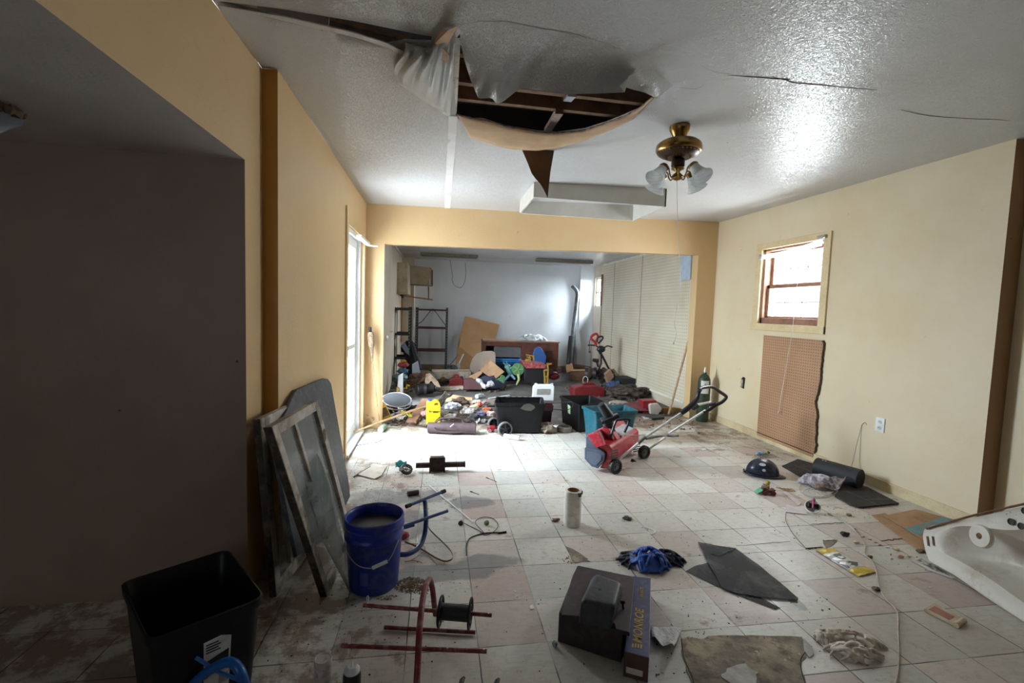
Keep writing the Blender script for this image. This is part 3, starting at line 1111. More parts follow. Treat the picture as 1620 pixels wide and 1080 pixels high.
m = MB()
m.grid(60, 20, crf)
m.build('crumpled_ceiling_skin', M_CEIL, ceiling, smooth=True, thick=.003, angle=180)
m = MB()
pk = [(684, 74), (694, 52), (712, 46), (725, 41), (716, 58), (706, 72), (700, 90), (690, 84)]
m.prism([atc(x, y, -.03 - .05 * (i in (2, 3))) for i, (x, y) in enumerate(pk)], (0, 0, .003))
m.build('twisted_skin_shred', M_PAPER, ceiling)
m = MB()
m.prism([atc(x, y, -.05) for x, y in ((700, 76), (711, 88), (710, 104), (704, 98), (698, 90))], (0, 0, .003))
m.build('small_torn_tab', M_PAPER, ceiling)
# wood seen in the open seam
m = MB()
m.bar(atc(520, 38, .05), atc(690, 82, .05), .10, .02)
struct(m.build('trim_seam_joist', pm('aged_lath', (132, 100, 74), .8, c2=(90, 66, 48), scale=14)))
# lower edge of the open seam curls down
m = MB()
lo = [(345, 4), (440, 26), (500, 40), (560, 54), (610, 70), (640, 84), (672, 90)]
m.grid(40, 5, lambda u, v: atc(samp(lo, u)[0], samp(lo, u)[1] + 3 - 7 * v * min(1, u * 3), -.002 - .035 * u * (v ** 1.5)))
m.build('curled_seam_edge', M_CEIL, ceiling, smooth=True, thick=.004, angle=180)
M_CRK = pm('ceiling_crack_shadow', (112, 104, 98), .9)
for L, r in (([(1048, 137), (1075, 138), (1102, 140), (1115, 131)], .004), ([(1150, 119), (1178, 121), (1215, 124), (1250, 126)], .004), ([(1222, 122), (1262, 131), (1295, 134), (1340, 138), (1388, 142)], .0045),
             ([(1425, 174), (1470, 183), (1530, 187), (1600, 191)], .003), ([(1102, 100), (1130, 112), (1160, 118)], .002)):
    m = MB()
    pts = smooth_path([atc(x, y, -.0005) for x, y in L], 5)
    m.tube([p + Vector((0, .010 * noise.noise(p * 12), 0)) for p in pts], [r * .6 * (.35 + .65 * math.sin(PI * (i + .5) / len(pts))) for i in range(len(pts))], 5)
    m.build('ceiling_crack', M_CRK, ceiling)

# ---- open white box frame on the ceiling
B0, B1 = atc(847, 287), atc(1053, 300)
yb, yb2 = 4.36, 5.12
xb0, xb1 = .88, 2.20
t = thing('ceiling_box', 'white open bottomed wooden box frame fixed to ceiling beyond the torn hole', 'vent box', (1.55, yb, 2.50))
M_BOXP = pm('white_box_paint', (206, 202, 194), .5, c2=(192, 186, 176), scale=3)
zb = 2.515
for nm, a, b in (('front_board', (xb0, yb), (xb1, yb)), ('back_board', (xb0, yb2), (xb1, yb2)), ('side_board', (xb0, yb), (xb0, yb2)), ('side_board', (xb1, yb), (xb1, yb2))):
    m = MB()
    d = Vector((b[0] - a[0], b[1] - a[1], 0)).normalized()
    nn = Vector((-d.y, d.x, 0)) * .018
    A0, A1 = Vector((a[0], a[1], 0)), Vector((b[0], b[1], 0))
    pts = [A0, A1, A1 + nn, A0 + nn]
    m.hexa([Vector((p.x, p.y, zb)) for p in pts] + [Vector((p.x, p.y, cz(p.x, p.y) - .001)) for p in pts])
    m.build(nm, M_BOXP, t, world=True, bevel=.002)
# framed access panel
t = thing('ceiling_hatch', 'flat white framed access panel on ceiling behind the white box frame', 'ceiling hatch', (1.6, 5.7, cz(1.6, 5.7)))
q = [atc(855, 344), atc(871, 327), atc(948, 332), atc(928, 348)]
q[0].y = q[3].y = 5.78
q[1].y = q[2].y = 5.32
q[0].x = q[1].x = 1.23
q[2].x = q[3].x = 1.93
m = MB()
for a, b in zip(q, q[1:] + q[:1]):
    m.bar(Vector((a.x, a.y, cz(a.x, a.y) - .008)), Vector((b.x, b.y, cz(b.x, b.y) - .008)), .05, .014)
m.build('frame', pm('bright_white_trim', (232, 232, 230), .4), t, world=True, bevel=.002)
m = MB()
m.hexa([Vector((p.x, p.y, cz(p.x, p.y) - .008)) for p in q] + [Vector((p.x, p.y, cz(p.x, p.y) - .001)) for p in q])
m.build('panel', M_BOXP, t, world=True)

# ---- ceiling fan body with its light kit
FC = atc(1076, 199)
fx, fy = 1.515, 2.87
fz = cz(fx, fy)
M_BRASS = pm('antique_brass', (176, 142, 84), .28, 1.0, c2=(120, 92, 52), scale=12, amt=.6, grime=(60, 42, 26), gscale=16, gamt=.5)
M_BRONZE = pm('dark_bronze', (74, 56, 44), .4, .9, scale=12)
M_SHADE = NT('frosted_glass_shade')
wv = M_SHADE.n('ShaderNodeTexWave', wave_type='RINGS')
wv.inputs['Scale'].default_value = 14
wv.inputs['Distortion'].default_value = 5
M_SHADE.l(M_SHADE.co, wv.inputs[0])
sh_c = M_SHADE.mix(M_SHADE.map(wv.outputs['Fac'], .8, 1, 0, .35), rgb(238, 240, 240), rgb(190, 192, 192))
d1_, t1_, g1_ = M_SHADE.n('ShaderNodeBsdfDiffuse'), M_SHADE.n('ShaderNodeBsdfTranslucent'), M_SHADE.n('ShaderNodeBsdfTransparent')
M_SHADE.l(sh_c, d1_.inputs[0])
M_SHADE.l(sh_c, t1_.inputs[0])
mx1, mx2, mx3 = (M_SHADE.n('ShaderNodeMixShader') for _ in range(3))
mx1.inputs[0].default_value = .5
M_SHADE.l(d1_.outputs[0], mx1.inputs[1])
M_SHADE.l(t1_.outputs[0], mx1.inputs[2])
mx2.inputs[0].default_value = .12
M_SHADE.l(mx1.outputs[0], mx2.inputs[1])
M_SHADE.l(g1_.outputs[0], mx2.inputs[2])
gs_ = M_SHADE.n('ShaderNodeBsdfGlossy')
gs_.inputs['Roughness'].default_value = .12
mx3.inputs[0].default_value = .08
M_SHADE.l(mx2.outputs[0], mx3.inputs[1])
M_SHADE.l(gs_.outputs[0], mx3.inputs[2])
M_SHADE.l(mx3.outputs[0], M_SHADE.t.nodes['Material Output'].inputs['Surface'])
M_SHADE = M_SHADE.m
t = thing('ceiling_fan', 'brass ceiling fan motor without blades, with frosted bell glass lamps', 'ceiling fan', (fx, fy, fz))
m = MB()
m.lathe([(.062, .0), (.066, -.012), (.064, -.030), (.052, -.05), (.040, -.075), (.042, -.082)], (0, 0, 0), 32)
m.build('canopy', M_BRASS, t, smooth=True)
m = MB()
m.lathe([(.045, -.080), (.075, -.090), (.118, -.106), (.140, -.124), (.144, -.142), (.143, -.160), (.136, -.170), (.128, -.176)], (0, 0, 0), 40)
hs = m.build('motor_housing', M_BRASS, t, smooth=True, angle=60)
m = MB()
m.lathe([(.134, -.172), (.118, -.186), (.088, -.200), (.068, -.204), (.0, -.204)], (0, 0, 0), 40)
m.build('vent_ring', M_BRONZE, t, smooth=True, angle=60)
m = MB()
for k in range(30):
    a = 2 * PI * k / 30
    b = a + .35
    m.bar((.130 * math.cos(a), .130 * math.sin(a), -.176), (.072 * math.cos(b), .072 * math.sin(b), -.205), .007, .004)
m.build('vent_fins', M_BRASS, t)
m = MB()
m.lathe([(.020, -.20), (.040, -.212), (.042, -.222), (.042, -.256), (.034, -.262)], (0, 0, 0), 28)
m.build('switch_housing', M_BRONZE, t, smooth=True, angle=50)
m = MB()
m.lathe([(.032, -.258), (.040, -.268), (.040, -.276), (.022, -.284), (.014, -.296), (.026, -.306), (.036, -.318), (.036, -.330), (.022, -.342), (.006, -.346)], (0, 0, 0), 28)
m.build('light_hub', M_BRASS, t, smooth=True)
import itertools
for k, ang in enumerate((200, 245, 290, 20, 65, 110)):
    a = math.radians(ang)
    d = Vector((math.cos(a), math.sin(a), 0))
    lit = ang in (200, 290, 20, 110)
    m = MB()
    pts = [d * .03 + Vector((0, 0, -.322)), d * .055 + Vector((0, 0, -.334)), d * .072 + Vector((0, 0, -.312)), d * .080 + Vector((0, 0, -.286)), d * .100 + Vector((0, 0, -.270)), d * .122 + Vector((0, 0, -.282)), d * .132 + Vector((0, 0, -.298))]
    if not lit:
        pts = pts[:3] + [d * .068 + Vector((0, 0, -.292)), d * .052 + Vector((0, 0, -.286))]
    m.tube(smooth_path(pts, 4), .0045, 8)
    m.build('arm', M_BRASS, t, smooth=True)
    if lit:
        ax = (d * .62 + Vector((0, 0, -.78))).normalized()
        o0 = d * .122 + Vector((0, 0, -.280))
        m = MB()
        m.lathe([(.008, -.012), (.026, -.006), (.032, .006), (.030, .020)], o0, 20, axis=ax)
        m.build('socket_cup', M_BRASS, t, smooth=True)
        m = MB()
        pr = [(.026, .008), (.031, .022), (.035, .045), (.042, .07), (.052, .092), (.064, .108), (.070, .116)]
        m.lathe(pr + [(r - .0025, z) for r, z in pr[::-1]], o0, 28, axis=ax, caps=False)
        m.build('lamp_shade', M_SHADE, t, smooth=True)
m = MB()
st = Vector((.06, .02, -.34))
m.tube(smooth_path([(-.0 + fx, fy, fz - .344), (fx + .01, fy - .0, fz - .5), tuple(aty(1076, 440, fy)), tuple(aty(1072, 480, fy)), tuple(aty(1067, 510, fy)), tuple(aty(1070, 528, fy)), tuple(aty(1066, 541, fy))], 5), .0018, 5)
m.build('pull_string', M_VINYL, t, world=True)
m = MB()
p = aty(1066, 541, fy)
m.tube([p, p + Vector((-.006, 0, -.008)), p + Vector((.004, 0, -.012))], .003, 5)
m.build('string_knot', M_VINYL, t, world=True)
# ================================================================= near left: tote, old sashes, bucket, stands
def rrect(pts, r=.03, seg=4):
    """closed outline through four corners with rounded corners"""
    out = []
    n = len(pts)
    for i in range(n):
        p, a, b = Vector(pts[i]), Vector(pts[i - 1]), Vector(pts[(i + 1) % n])
        u, v = (a - p).normalized() * r, (b - p).normalized() * r
        for k in range(seg + 1):
            t_ = k / seg
            out.append((p + u) * (1 - t_) ** 2 + p * 2 * t_ * (1 - t_) + (p + v) * t_ ** 2)
    return out


def quad(o, ax, ay, z, rz=0.0):
    c, s_ = math.cos(rz), math.sin(rz)
    return [Vector((o[0] + x * c - y * s_, o[1] + x * s_ + y * c, z)) for x, y in ((-ax / 2, -ay / 2), (ax / 2, -ay / 2), (ax / 2, ay / 2), (-ax / 2, ay / 2))]


def tote(name, label, cat, loc, rz, L, Wd, h, mat, taper=.86, lip=.018, r=.04, ribs=0, group=None, wall_=.006, inner=None, rough_rim=False):
    t = thing(name, label, cat, loc, rz, group)
    m = MB()
    rings = []
    for z, k, e in ((0, taper, 0), (h * .5, (1 + taper) / 2, 0), (h * .93, 1 - .07 * (1 - taper), 0), (h * .93, 1, lip), (h, 1, lip * 1.1), (h, 1, lip * .4), (h - .01, 1, -wall_), (h * .5, (1 + taper) / 2, -wall_), (.012, taper, -wall_ * 1.5)):
        rings.append(rrect(quad((0, 0), L * k + e * 2, Wd * k + e * 2, z), r))
    m.sweep(rings)
    body = m.build('tub', mat, t, smooth=True, angle=35)
    return t


M_BLKP = pm('black_scuffed_plastic', (11, 11, 13), .45, spec=.3, c2=(18, 18, 21), scale=16, amt=.6, bump=.12, bscale=120, grime=(60, 58, 54), gscale=30, gamt=.1)
tt = tote('storage_tote', 'empty black plastic storage tote with white sticker, at lower left', 'tote', (-.885, 1.87, 0), math.radians(-38.5) + math.radians(0), .40, .40, .36, M_BLKP)
# real proportions: rim corners traced in the photograph
for o in list(tt.children):
    bpy.data.objects.remove(o)
rim = [at(191, 921, .37), at(359, 868, .37), at(419, 943, .37), at(234, 1014, .37)]
tt.location = (sum((q.x for q in rim)) / 4, sum((q.y for q in rim)) / 4, 0)
tt.rotation_euler = (0, 0, 0)
WM[tt.name] = Matrix.Translation(tt.location)
cen = Vector((tt.location.x, tt.location.y, 0))
m = MB()
rings = []
for z, k, e in ((0, .84, 0), (.18, .91, 0), (.335, .965, 0), (.34, 1.0, .004), (.368, 1.0, .006), (.37, .985, 0), (.36, .955, 0), (.18, .88, 0), (.012, .81, 0)):
    q = []
    for p in rim:
        d = Vector((p.x, p.y, 0)) - cen
        q.append(Vector((cen.x, cen.y, z)) + d * k + d.normalized() * e)
    rings.append(rrect(q, .045))
m.sweep(rings)
m.build('tub', M_BLKP, tt, world=True, smooth=True, angle=38)
# sticker on the front side
def on_side(u, z, off=.003):
    k = .84 + (.965 - .84) * z / .335
    a, b = rim[3], rim[2]
    p = a.lerp(b, u)
    d = Vector((p.x, p.y, 0)) - cen
    n_ = Vector((b.y - a.y, -(b.x - a.x), 0)).normalized()
    return Vector((cen.x, cen.y, z)) + d * k + n_ * off


M_STICK = pm('sticker_white', (214, 212, 208), .5, c2=(190, 186, 180), scale=12)
M_STICKD = pm('sticker_print_dark', (26, 26, 28), .5)
m = MB()
m.face([on_side(.44, .06), on_side(.70, .06), on_side(.70, .27), on_side(.60, .285), on_side(.44, .28)])
stc = m.build('sticker', M_STICK, tt, world=True)
tag(stc, 'white product sticker with dark printing')
m = MB()
m.face([on_side(.46, .14, .005), on_side(.68, .185, .005), on_side(.68, .225, .005), on_side(.46, .205, .005)])
for k in range(4):
    m.face([on_side(.46, .235 + k * .010, .005), on_side(.60 - .02 * (k % 2), .235 + k * .010, .005), on_side(.60 - .02 * (k % 2), .240 + k * .010, .005), on_side(.46, .240 + k * .010, .005)])
m.build('sticker_print', M_STICKD, stc, world=True)
m = MB()
for k in range(9):
    u = .59 + k * .011
    m.face([on_side(u, .10, .005), on_side(u + .005, .10, .005), on_side(u + .005, .135, .005), on_side(u, .135, .005)])
m.build('barcode', pm('barcode_blue', (52, 92, 120), .5), stc, world=True)
# crumpled scrap in the tote
m = MB()
m.blob((cen.x - .02, cen.y + .0, .055), .05, 3, .5, 3, 4, (1.2, 1, .8))
tag(m.build('crumpled_rag', pm('dim_grey_cloth', (66, 60, 56), .9), smooth=True), 'crumpled brown grey rag lying on the bottom of the empty black tote', 'rag')

# ---- old window sashes leaning on the wall
M_OLDW = pm('flaking_white_paint', (196, 188, 178), .6, c2=(150, 138, 124), scale=10, amt=.5, bump=.35, bscale=45, grime=(72, 58, 48), gscale=11, gamt=.6)
M_OLDD = pm('bare_weathered_wood', (78, 66, 56), .8, c2=(46, 38, 32), scale=16, bump=.4, grime=(140, 130, 118), gscale=18, gamt=.35)
M_DUSTG = thin_glass('dusty_old_glass', (.82, .84, .84), .06, .34, (.50, .50, .48))
M_DUSTG2 = thin_glass('dusty_glass_sheet', (.8, .83, .82), .10, .30, (.55, .56, .55))


def leaning_sash(name, label, bl, br, tr, tl, th=.035, fw=.052, mull=None, glass=True):
    """frame in the plane of four world corners (bottom left, bottom right, top right, top left)"""
    t = thing(name, label, 'window sash', ((bl.x + br.x) / 2, (bl.y + br.y) / 2, 0))
    nrm = (br - bl).cross(tl - bl).normalized() * th
    def P(u, v, o=0.0):
        return (bl.lerp(br, u)).lerp(tl.lerp(tr, u), v) + nrm * o
    Wd, Ht = (br - bl).length, (tl - bl).length
    fu, fv = fw / Wd, fw / Ht
    def piece(nm, u0, u1, v0, v1, mat=M_OLDW, o0=0.0, o1=1.0):
        k = MB()
        k.hexa([P(u0, v0, o0), P(u1, v0, o0), P(u1, v1, o0), P(u0, v1, o0), P(u0, v0, o1), P(u1, v0, o1), P(u1, v1, o1), P(u0, v1, o1)])
        return k.build(nm, mat, t, world=True, bevel=.003)
    piece('stile', 0, fu, 0, 1)
    piece('stile', 1 - fu, 1, 0, 1)
    piece('bottom_rail', fu, 1 - fu, 0, fv * 1.3)
    piece('top_rail', fu, 1 - fu, 1 - fv, 1)
    if mull:
        piece('glazing_bar', mull - .014 / Wd, mull + .014 / Wd, fv * 1.3 if mull_full else .62, 1 - fv, M_OLDW, .2, .9)
    k = MB()
    k.face([P(fu, fv, .5), P(1 - fu, fv, .5), P(1 - fu, 1 - fv, .5), P(fu, 1 - fv, .5)])
    k.build('glass_pane', M_DUSTG, t, world=True)
    # side of the frame stripped to bare wood
    k = MB()
    k.hexa([P(-.004 / Wd, 0, .05), P(0, 0, .05), P(0, 1, .05), P(-.004 / Wd, 1, .05), P(-.004 / Wd, 0, .95), P(0, 0, .95), P(0, 1, .95), P(-.004 / Wd, 1, .95)])
    k.build('bare_edge', M_OLDD, t, world=True)
    return t, P


# back sash, nearly upright against the wall
mull_full = True
bl, br = Vector((-.790, 2.34, 0.0)), Vector((-.745, 2.72, 0.0))
tl = atx(405, 661, -.865)
tr = Vector((-.80, 2.86, tl.z + .0))
tl = Vector((-.868, 2.355, tl.z))
tr = Vector((-.825, 2.68, tl.z))
leaning_sash('window_sash', 'old window sash nearly upright against the wall, behind the leaning one', bl, br, tr, tl, mull=.52)
# front sash, leaning more
mull_full = False
bl, br = Vector((-.548, 2.315, 0)), Vector((-.475, 2.60, 0))
TLz = .90
tl = at(416, 676, .955)
tr = at(492, 634, .955)
br = Vector((bl.x + (tr - tl).x * 1.0, bl.y + (tr - tl).y * 1.0, 0))
t, P = leaning_sash('window_sash', 'flaking white painted sash leaning foremost beside the blue bucket', bl, br, tr, tl, fw=.05, mull=.42)
m = MB()
for v_ in (.80,):
    m.lathe([(.020, 0), (.022, .002), (.0, .003)], P(.93, v_, 1.0), 16, axis=(P(.5, .5, 1) - P(.5, .5, 0)), sx=1, sy=1.6)
m.build('oval_hole_plate', M_OLDD, t, world=True)
# broken sheet of glass leaning in front of it
t = thing('glass_sheet', 'broken dusty glass sheet leaning between the flaking sash and blue bucket', 'glass sheet', (-.42, 2.3, 0))
m = MB()
g = [at(470, 746, .66), at(493, 715, .70), at(500, 730, .68), at(512, 770, .60), at(537, 865, .24), at(545, 935, .0), at(536, 905, .06), at(500, 850, .34), at(480, 790, .52)]
m.prism([p + Vector((.03, -.02, 0)) for p in g], (.004, -.003, 0))
m.build('glass', M_DUSTG2, t, world=True)
# dark board behind: folding table top on its side
M_SLATE = pm('scuffed_dark_grey_board', (74, 76, 82), .55, c2=(58, 60, 66), scale=4, amt=.6, grime=(120, 120, 122), gscale=24, gamt=.35, bump=.1)
t = thing('table_top', 'dark grey rounded table top leaning on the left wall behind the sashes', 'table top', (-.75, 2.95, 0))
def tb(y, z, o=0):
    # plane leaning on the wall: x from the foot to the wall
    return Vector((-.585 - .215 * (z / .93) - o, y, z))
def px_on_lean(x, y, foot=-.60, k=-.20 / .93):
    # plane X = foot + k*z
    d = ray(x, y)
    n_ = Vector((1, 0, -k))
    tt_ = (Vector((foot, 0, 0)) - CAM).dot(n_) / d.dot(n_)
    return CAM + d * tt_
ol = [px_on_lean(x, y) for x, y in ((432, 700), (463, 628), (470, 616), (500, 603), (512, 598), (519, 599), (524, 606), (530, 640), (553, 770), (554, 785), (548, 798), (520, 850), (470, 880))]
m = MB()
m.prism(ol, (-.018, 0, -.004))
m.build('board', M_SLATE, t, world=True, bevel=.004)
m = MB()
ol2 = [px_on_lean(x, y, -.645) for x, y in ((440, 700), (462, 630), (478, 612), (503, 600), (497, 640), (480, 700))]
m.prism(ol2, (-.018, 0, -.004))
tag(m.build('board', M_SLATE, None, world=True, bevel=.004, at_=(-.7, 2.9, .3)), 'second thin dark board edge sticking up behind the grey table top', 'board')

# ---- blue bucket
M_BLUE = pm('blue_bucket_plastic', (26, 46, 150), .38, c2=(20, 36, 120), scale=9, amt=.5, grime=(110, 118, 150), gscale=18, gamt=.28, bump=.06)
bc = at(589, 930, 0)
bx_, by_ = -.303, 2.405
t = thing('bucket', 'large royal blue plastic bucket with dark water and wire handle', 'bucket', (bx_, by_, 0))
m = MB()
pr = [(.118, 0), (.124, .008), (.140, .26), (.142, .262), (.148, .268), (.149, .280), (.143, .286), (.144, .312), (.151, .318), (.152, .330), (.145, .334), (.145, .352), (.150, .356), (.150, .368), (.145, .372), (.139, .368), (.137, .35), (.133, .26), (.118, .02), (.0, .018)]
m.lathe(pr, (0, 0, 0), 48, caps=False)
bm_ = m.b
m.face([(.117 * math.cos(2 * PI * k / 48), .117 * math.sin(2 * PI * k / 48), 0.0) for k in range(48)])
m.build('pail', M_BLUE, t, smooth=True, angle=50)
m = MB()
m.lathe([(0, .318), (.13, .318), (.134, .316)], (0, 0, 0), 40, caps=False)
wt = NT('murky_water')
wt.set(wt.mix(wt.map(wt.noise(14, 5), .4, .65), rgb(22, 22, 38), rgb(40, 34, 36)), .5)
tag(m.build('water', wt.m, t, smooth=True), 'dark murky water with floating grime', None)
m = MB()
hp = [(-.146, .02, .30), (-.13, -.07, .235), (-.07, -.135, .185), (.0, -.155, .17), (.055, -.150, .185), (.10, -.125, .21), (.146, .0, .30)]
m.tube(smooth_path(hp, 6), .002, 6)
hw_ = m.build('wire_handle', M_STEEL, t)
m = MB()
m.tube([(.012, -.158, .172), (.082, -.142, .194)], .009, 10)
m.build('handle_grip', M_VINYL, t, smooth=True)
m = MB()
a0 = math.radians(-112)
m.grid(8, 2, lambda u, v: Vector((.1315 * math.cos(a0 + u * .30), .1315 * math.sin(a0 + u * .30), .065 + v * .07)))
m.build('faded_label', pm('faded_label', (70, 84, 150), .5), t)

# ---- leaf debris beside the bucket, paint chips: uncountable litter
M_LEAF = pm('dry_leaf_litter', (118, 92, 64), .9, c2=(72, 54, 38), scale=30)
M_CHIP = pm('white_paint_chip', (222, 220, 214), .6, c2=(200, 196, 188), scale=30)


def litter(name, label, cat, boxes, mat, size=(.004, .012), flat=.25, seed=3):
    rnd = random.Random(seed)
    m = MB()
    for (x, y, rx, ry, n) in boxes:
        for _ in range(n):
            a = rnd.uniform(0, 2 * PI)
            r = rnd.random() ** .7
            p = at(x, y)
            px, py = p.x + math.cos(a) * r * rx, p.y + math.sin(a) * r * ry
            if px > XR - .03 or px < XF + .03 and py > 2.4:
                continue
            if 5.45 < py < 5.9 and (px < -.58 or px > 3.45) or py > 5.9 and px > 3.5:
                continue
            s_ = rnd.uniform(*size)
            m.box((px, py, s_ * flat / 2 + .001), (s_, s_ * rnd.uniform(.35, 1), s_ * flat), (rnd.uniform(-.4, .4), rnd.uniform(-.4, .4), rnd.uniform(0, 3)))
    o = m.build(name, mat)
    return tag(o, label, cat, kind='stuff')


litter('leaf_litter', 'brown crumbled leaf litter on the floor right beside the blue bucket', 'leaf litter', [(650, 925, .085, .07, 700), (668, 935, .05, .03, 50), (612, 945, .05, .02, 40), (905, 885, .06, .04, 50), (700, 795, .2, .2, 40)], M_LEAF, (.003, .010), .12)
litter('paint_chips', 'scattered white paint chips on the tiles near the red reel stand', 'paint chips',
       [(700, 925, .22, .18, 22), (760, 940, .25, .12, 10), (690, 870, .12, .1, 10), (1345, 870, .5, .4, 16), (1500, 930, .3, .2, 12), (1230, 1030, .15, .08, 18)], M_CHIP, (.004, .013), .2, 8)
litter('floor_dirt', 'dark dirt specks and grit scattered over the tiled floor', 'dirt',
       [(640, 745, .45, .75, 420), (1000, 850, 1.0, 1.2, 260), (1300, 800, .8, .9, 220), (800, 700, 1.3, .5, 260), (1100, 1000, .9, .5, 180), (600, 960, .5, .5, 140), (1150, 690, .8, .9, 300)], pm('dark_grit', (58, 44, 34), .95, c2=(90, 70, 52), scale=40), (.0015, .007), .35, 5)

# ---- red reel stand with a black spool
M_REDP = pm('dull_red_paint', (122, 26, 32), .45, c2=(96, 20, 26), scale=12, grime=(170, 160, 150), gscale=20, gamt=.3, bump=.08)
t = thing('wire_reel_stand', 'dark red tubular wire reel stand holding one black spool', 'reel stand', (-.02, 2.0, 0))
ap = [at(650, 1110, .02), at(653, 1050, .12), at(655, 1000, .22), at(663, 960, .255), at(671, 938, .262), at(677, 936, .255), at(680, 948, .20), at(680, 970, .10), at(684, 990, .02)]
A_ = [Vector((-.05, 1.64, .012)), Vector((-.048, 1.70, .10)), Vector((-.045, 1.80, .19)), Vector((-.035, 1.92, .235)), Vector((-.015, 2.02, .235)), Vector((.0, 2.06, .17)), Vector((.01, 2.085, .08)), Vector((.018, 2.10, .012))]
m = MB()
m.tube(smooth_path(A_, 6), .0125, 12)
m.build('arched_frame', M_REDP, t, world=True, smooth=True)
bars = [(at(575, 957, .115), at(778, 973, .115)), (at(608, 992, .012), at(752, 1000, .012)), (at(540, 1021, .085), at(770, 1030, .085))]
for k, (a, b) in enumerate(bars):
    m = MB()
    m.cyl(a, b, .0085, n=12)
    rb = m.build('cross_rod', M_REDP, t, world=True, smooth=True)
    if k != 1:
        for f in ((.975,) if k == 0 else (.98, .73)):
            m = MB()
            p = a.lerp(b, f) + Vector((0, 0, .0082))
            m.lathe([(.0035, 0), (.0035, .0015), (0, .0015)], p, 8)
            m.build('rod_hole', M_VINYL, rb, world=True)
        m = MB()
        p = a.lerp(b, .03 if k == 0 else .05)
        m.tube(smooth_path([p + Vector((0, 0, -.035)), p + Vector((0, 0, .01)), p + Vector((-.003, 0, .035)), p + Vector((.002, .002, .044)), p + Vector((.006, .002, .034)), p + Vector((.005, 0, .005))], 4), .0017, 5)
        m.build('cotter_pin', M_VINYL, rb, world=True)
a, b = bars[0]
d = (b - a).normalized()
sa, sb = a.lerp(b, .605), a.lerp(b, .835)
t2 = thing('wire_spool', 'black wire spool with spoked round flanges on the red reel stand', 'spool', tuple(sa.lerp(sb, .5)))
m = MB()
m.cyl(sa, sb, .034, n=28)
m.build('drum', pm('black_wound_wire', (30, 30, 33), .6, bump=.4, bscale=160), t2, world=True, smooth=True)
for p in (sa, sb):
    u, v = axes(d)
    m = MB()
    m.tube([p + (u * math.cos(2 * PI * k / 36) + v * math.sin(2 * PI * k / 36)) * .062 for k in range(36)], .0045, 6, closed=True)
    m.tube([p + (u * math.cos(2 * PI * k / 24) + v * math.sin(2 * PI * k / 24)) * .034 for k in range(24)], .004, 6, closed=True)
    for k in range(3):
        dd = u * math.cos(k * PI / 3 + .4) + v * math.sin(k * PI / 3 + .4)
        m.cyl(p - dd * .062, p + dd * .062, .0035, n=6)
    m.build('flange', M_DARKM, t2, world=True, smooth=True)

# ---- two spray cans at the bottom edge
def can(name, label, loc, r, h, body, cap, kind, cat='spray can', rot=None):
    t = thing(name, label, cat, loc, rot=rot)
    if kind == 'nozzle':
        m = MB()
        m.lathe([(r * .95, 0), (r, .004), (r, h * .78), (r * .93, h * .84), (r * .85, h * .87)], n=28)
        m.build('body', body, t, smooth=True, angle=50)
        m = MB()
        m.lathe([(r * .88, h * .855), (r * .86, h * .90), (r * .55, h * .955), (r * .50, h * .97), (r * .3, h * .965), (r * .0, h * .94)], n=28)
        m.build('dome', cap, t, smooth=True)
        m = MB()
        m.lathe([(r * .16, h * .94), (r * .14, h * 1.01), (r * .08, h * 1.05), (0, h * 1.06)], n=12)
        m.build('nozzle', M_VINYL, t, smooth=True)
    else:
        m = MB()
        m.lathe([(r * .95, 0), (r, .004), (r, h * .74)], n=28)
        m.build('body', body, t, smooth=True)
        m = MB()
        m.lathe([(r * 1.02, h * .74), (r * 1.03, h * .80), (r * .99, h * .97), (r * .95, h), (r * .80, h * .995), (r * .78, h * .985), (0, h * .985)], n=28)
        m.build('cap', cap, t, smooth=True, angle=50)
    return t


M_CANW = pm('dirty_white_can', (196, 190, 186), .4, c2=(150, 140, 134), scale=16, grime=(70, 54, 46), gscale=22, gamt=.6)
can('spray_can', 'white capped spray can with dirty lid, at bottom edge left of the other', (at(511, 1040, .20).x, at(511, 1040, .20).y, 0), .030, .20, M_CANW, M_CANW, 'cap')
can('spray_can', 'black spray can with white dome top, right of the white capped one', (at(557, 1050, .19).x, at(557, 1050, .19).y, 0), .031, .19, pm('black_can', (18, 24, 24), .3), pm('white_dome', (198, 200, 204), .35), 'nozzle')
# blue tube thing at the bottom-left corner
M_BTUBE = pm('blue_enamel_tube', (30, 98, 176), .32, c2=(22, 78, 150), scale=14, grime=(14, 34, 64), gscale=16, gamt=.4)
t = thing('blue_tube_frame', 'bright blue bent tube frame in front of the black tote', 'tube frame', (-.48, 1.62, 0))
m = MB()
m.tube(smooth_path([at(275, 1120, .06), at(310, 1078, .16), at(335, 1058, .21), at(362, 1047, .235), at(378, 1058, .225), at(386, 1080, .18), at(392, 1110, .10)], 6), .016, 12)
m.build('bent_tube', M_BTUBE, t, world=True, smooth=True)
m = MB()
m.tube([at(310, 1040, .24), at(345, 1062, .20), at(410, 1088, .16)], .006, 8)
m.build('cross_rod', M_BTUBE, t, world=True, smooth=True)

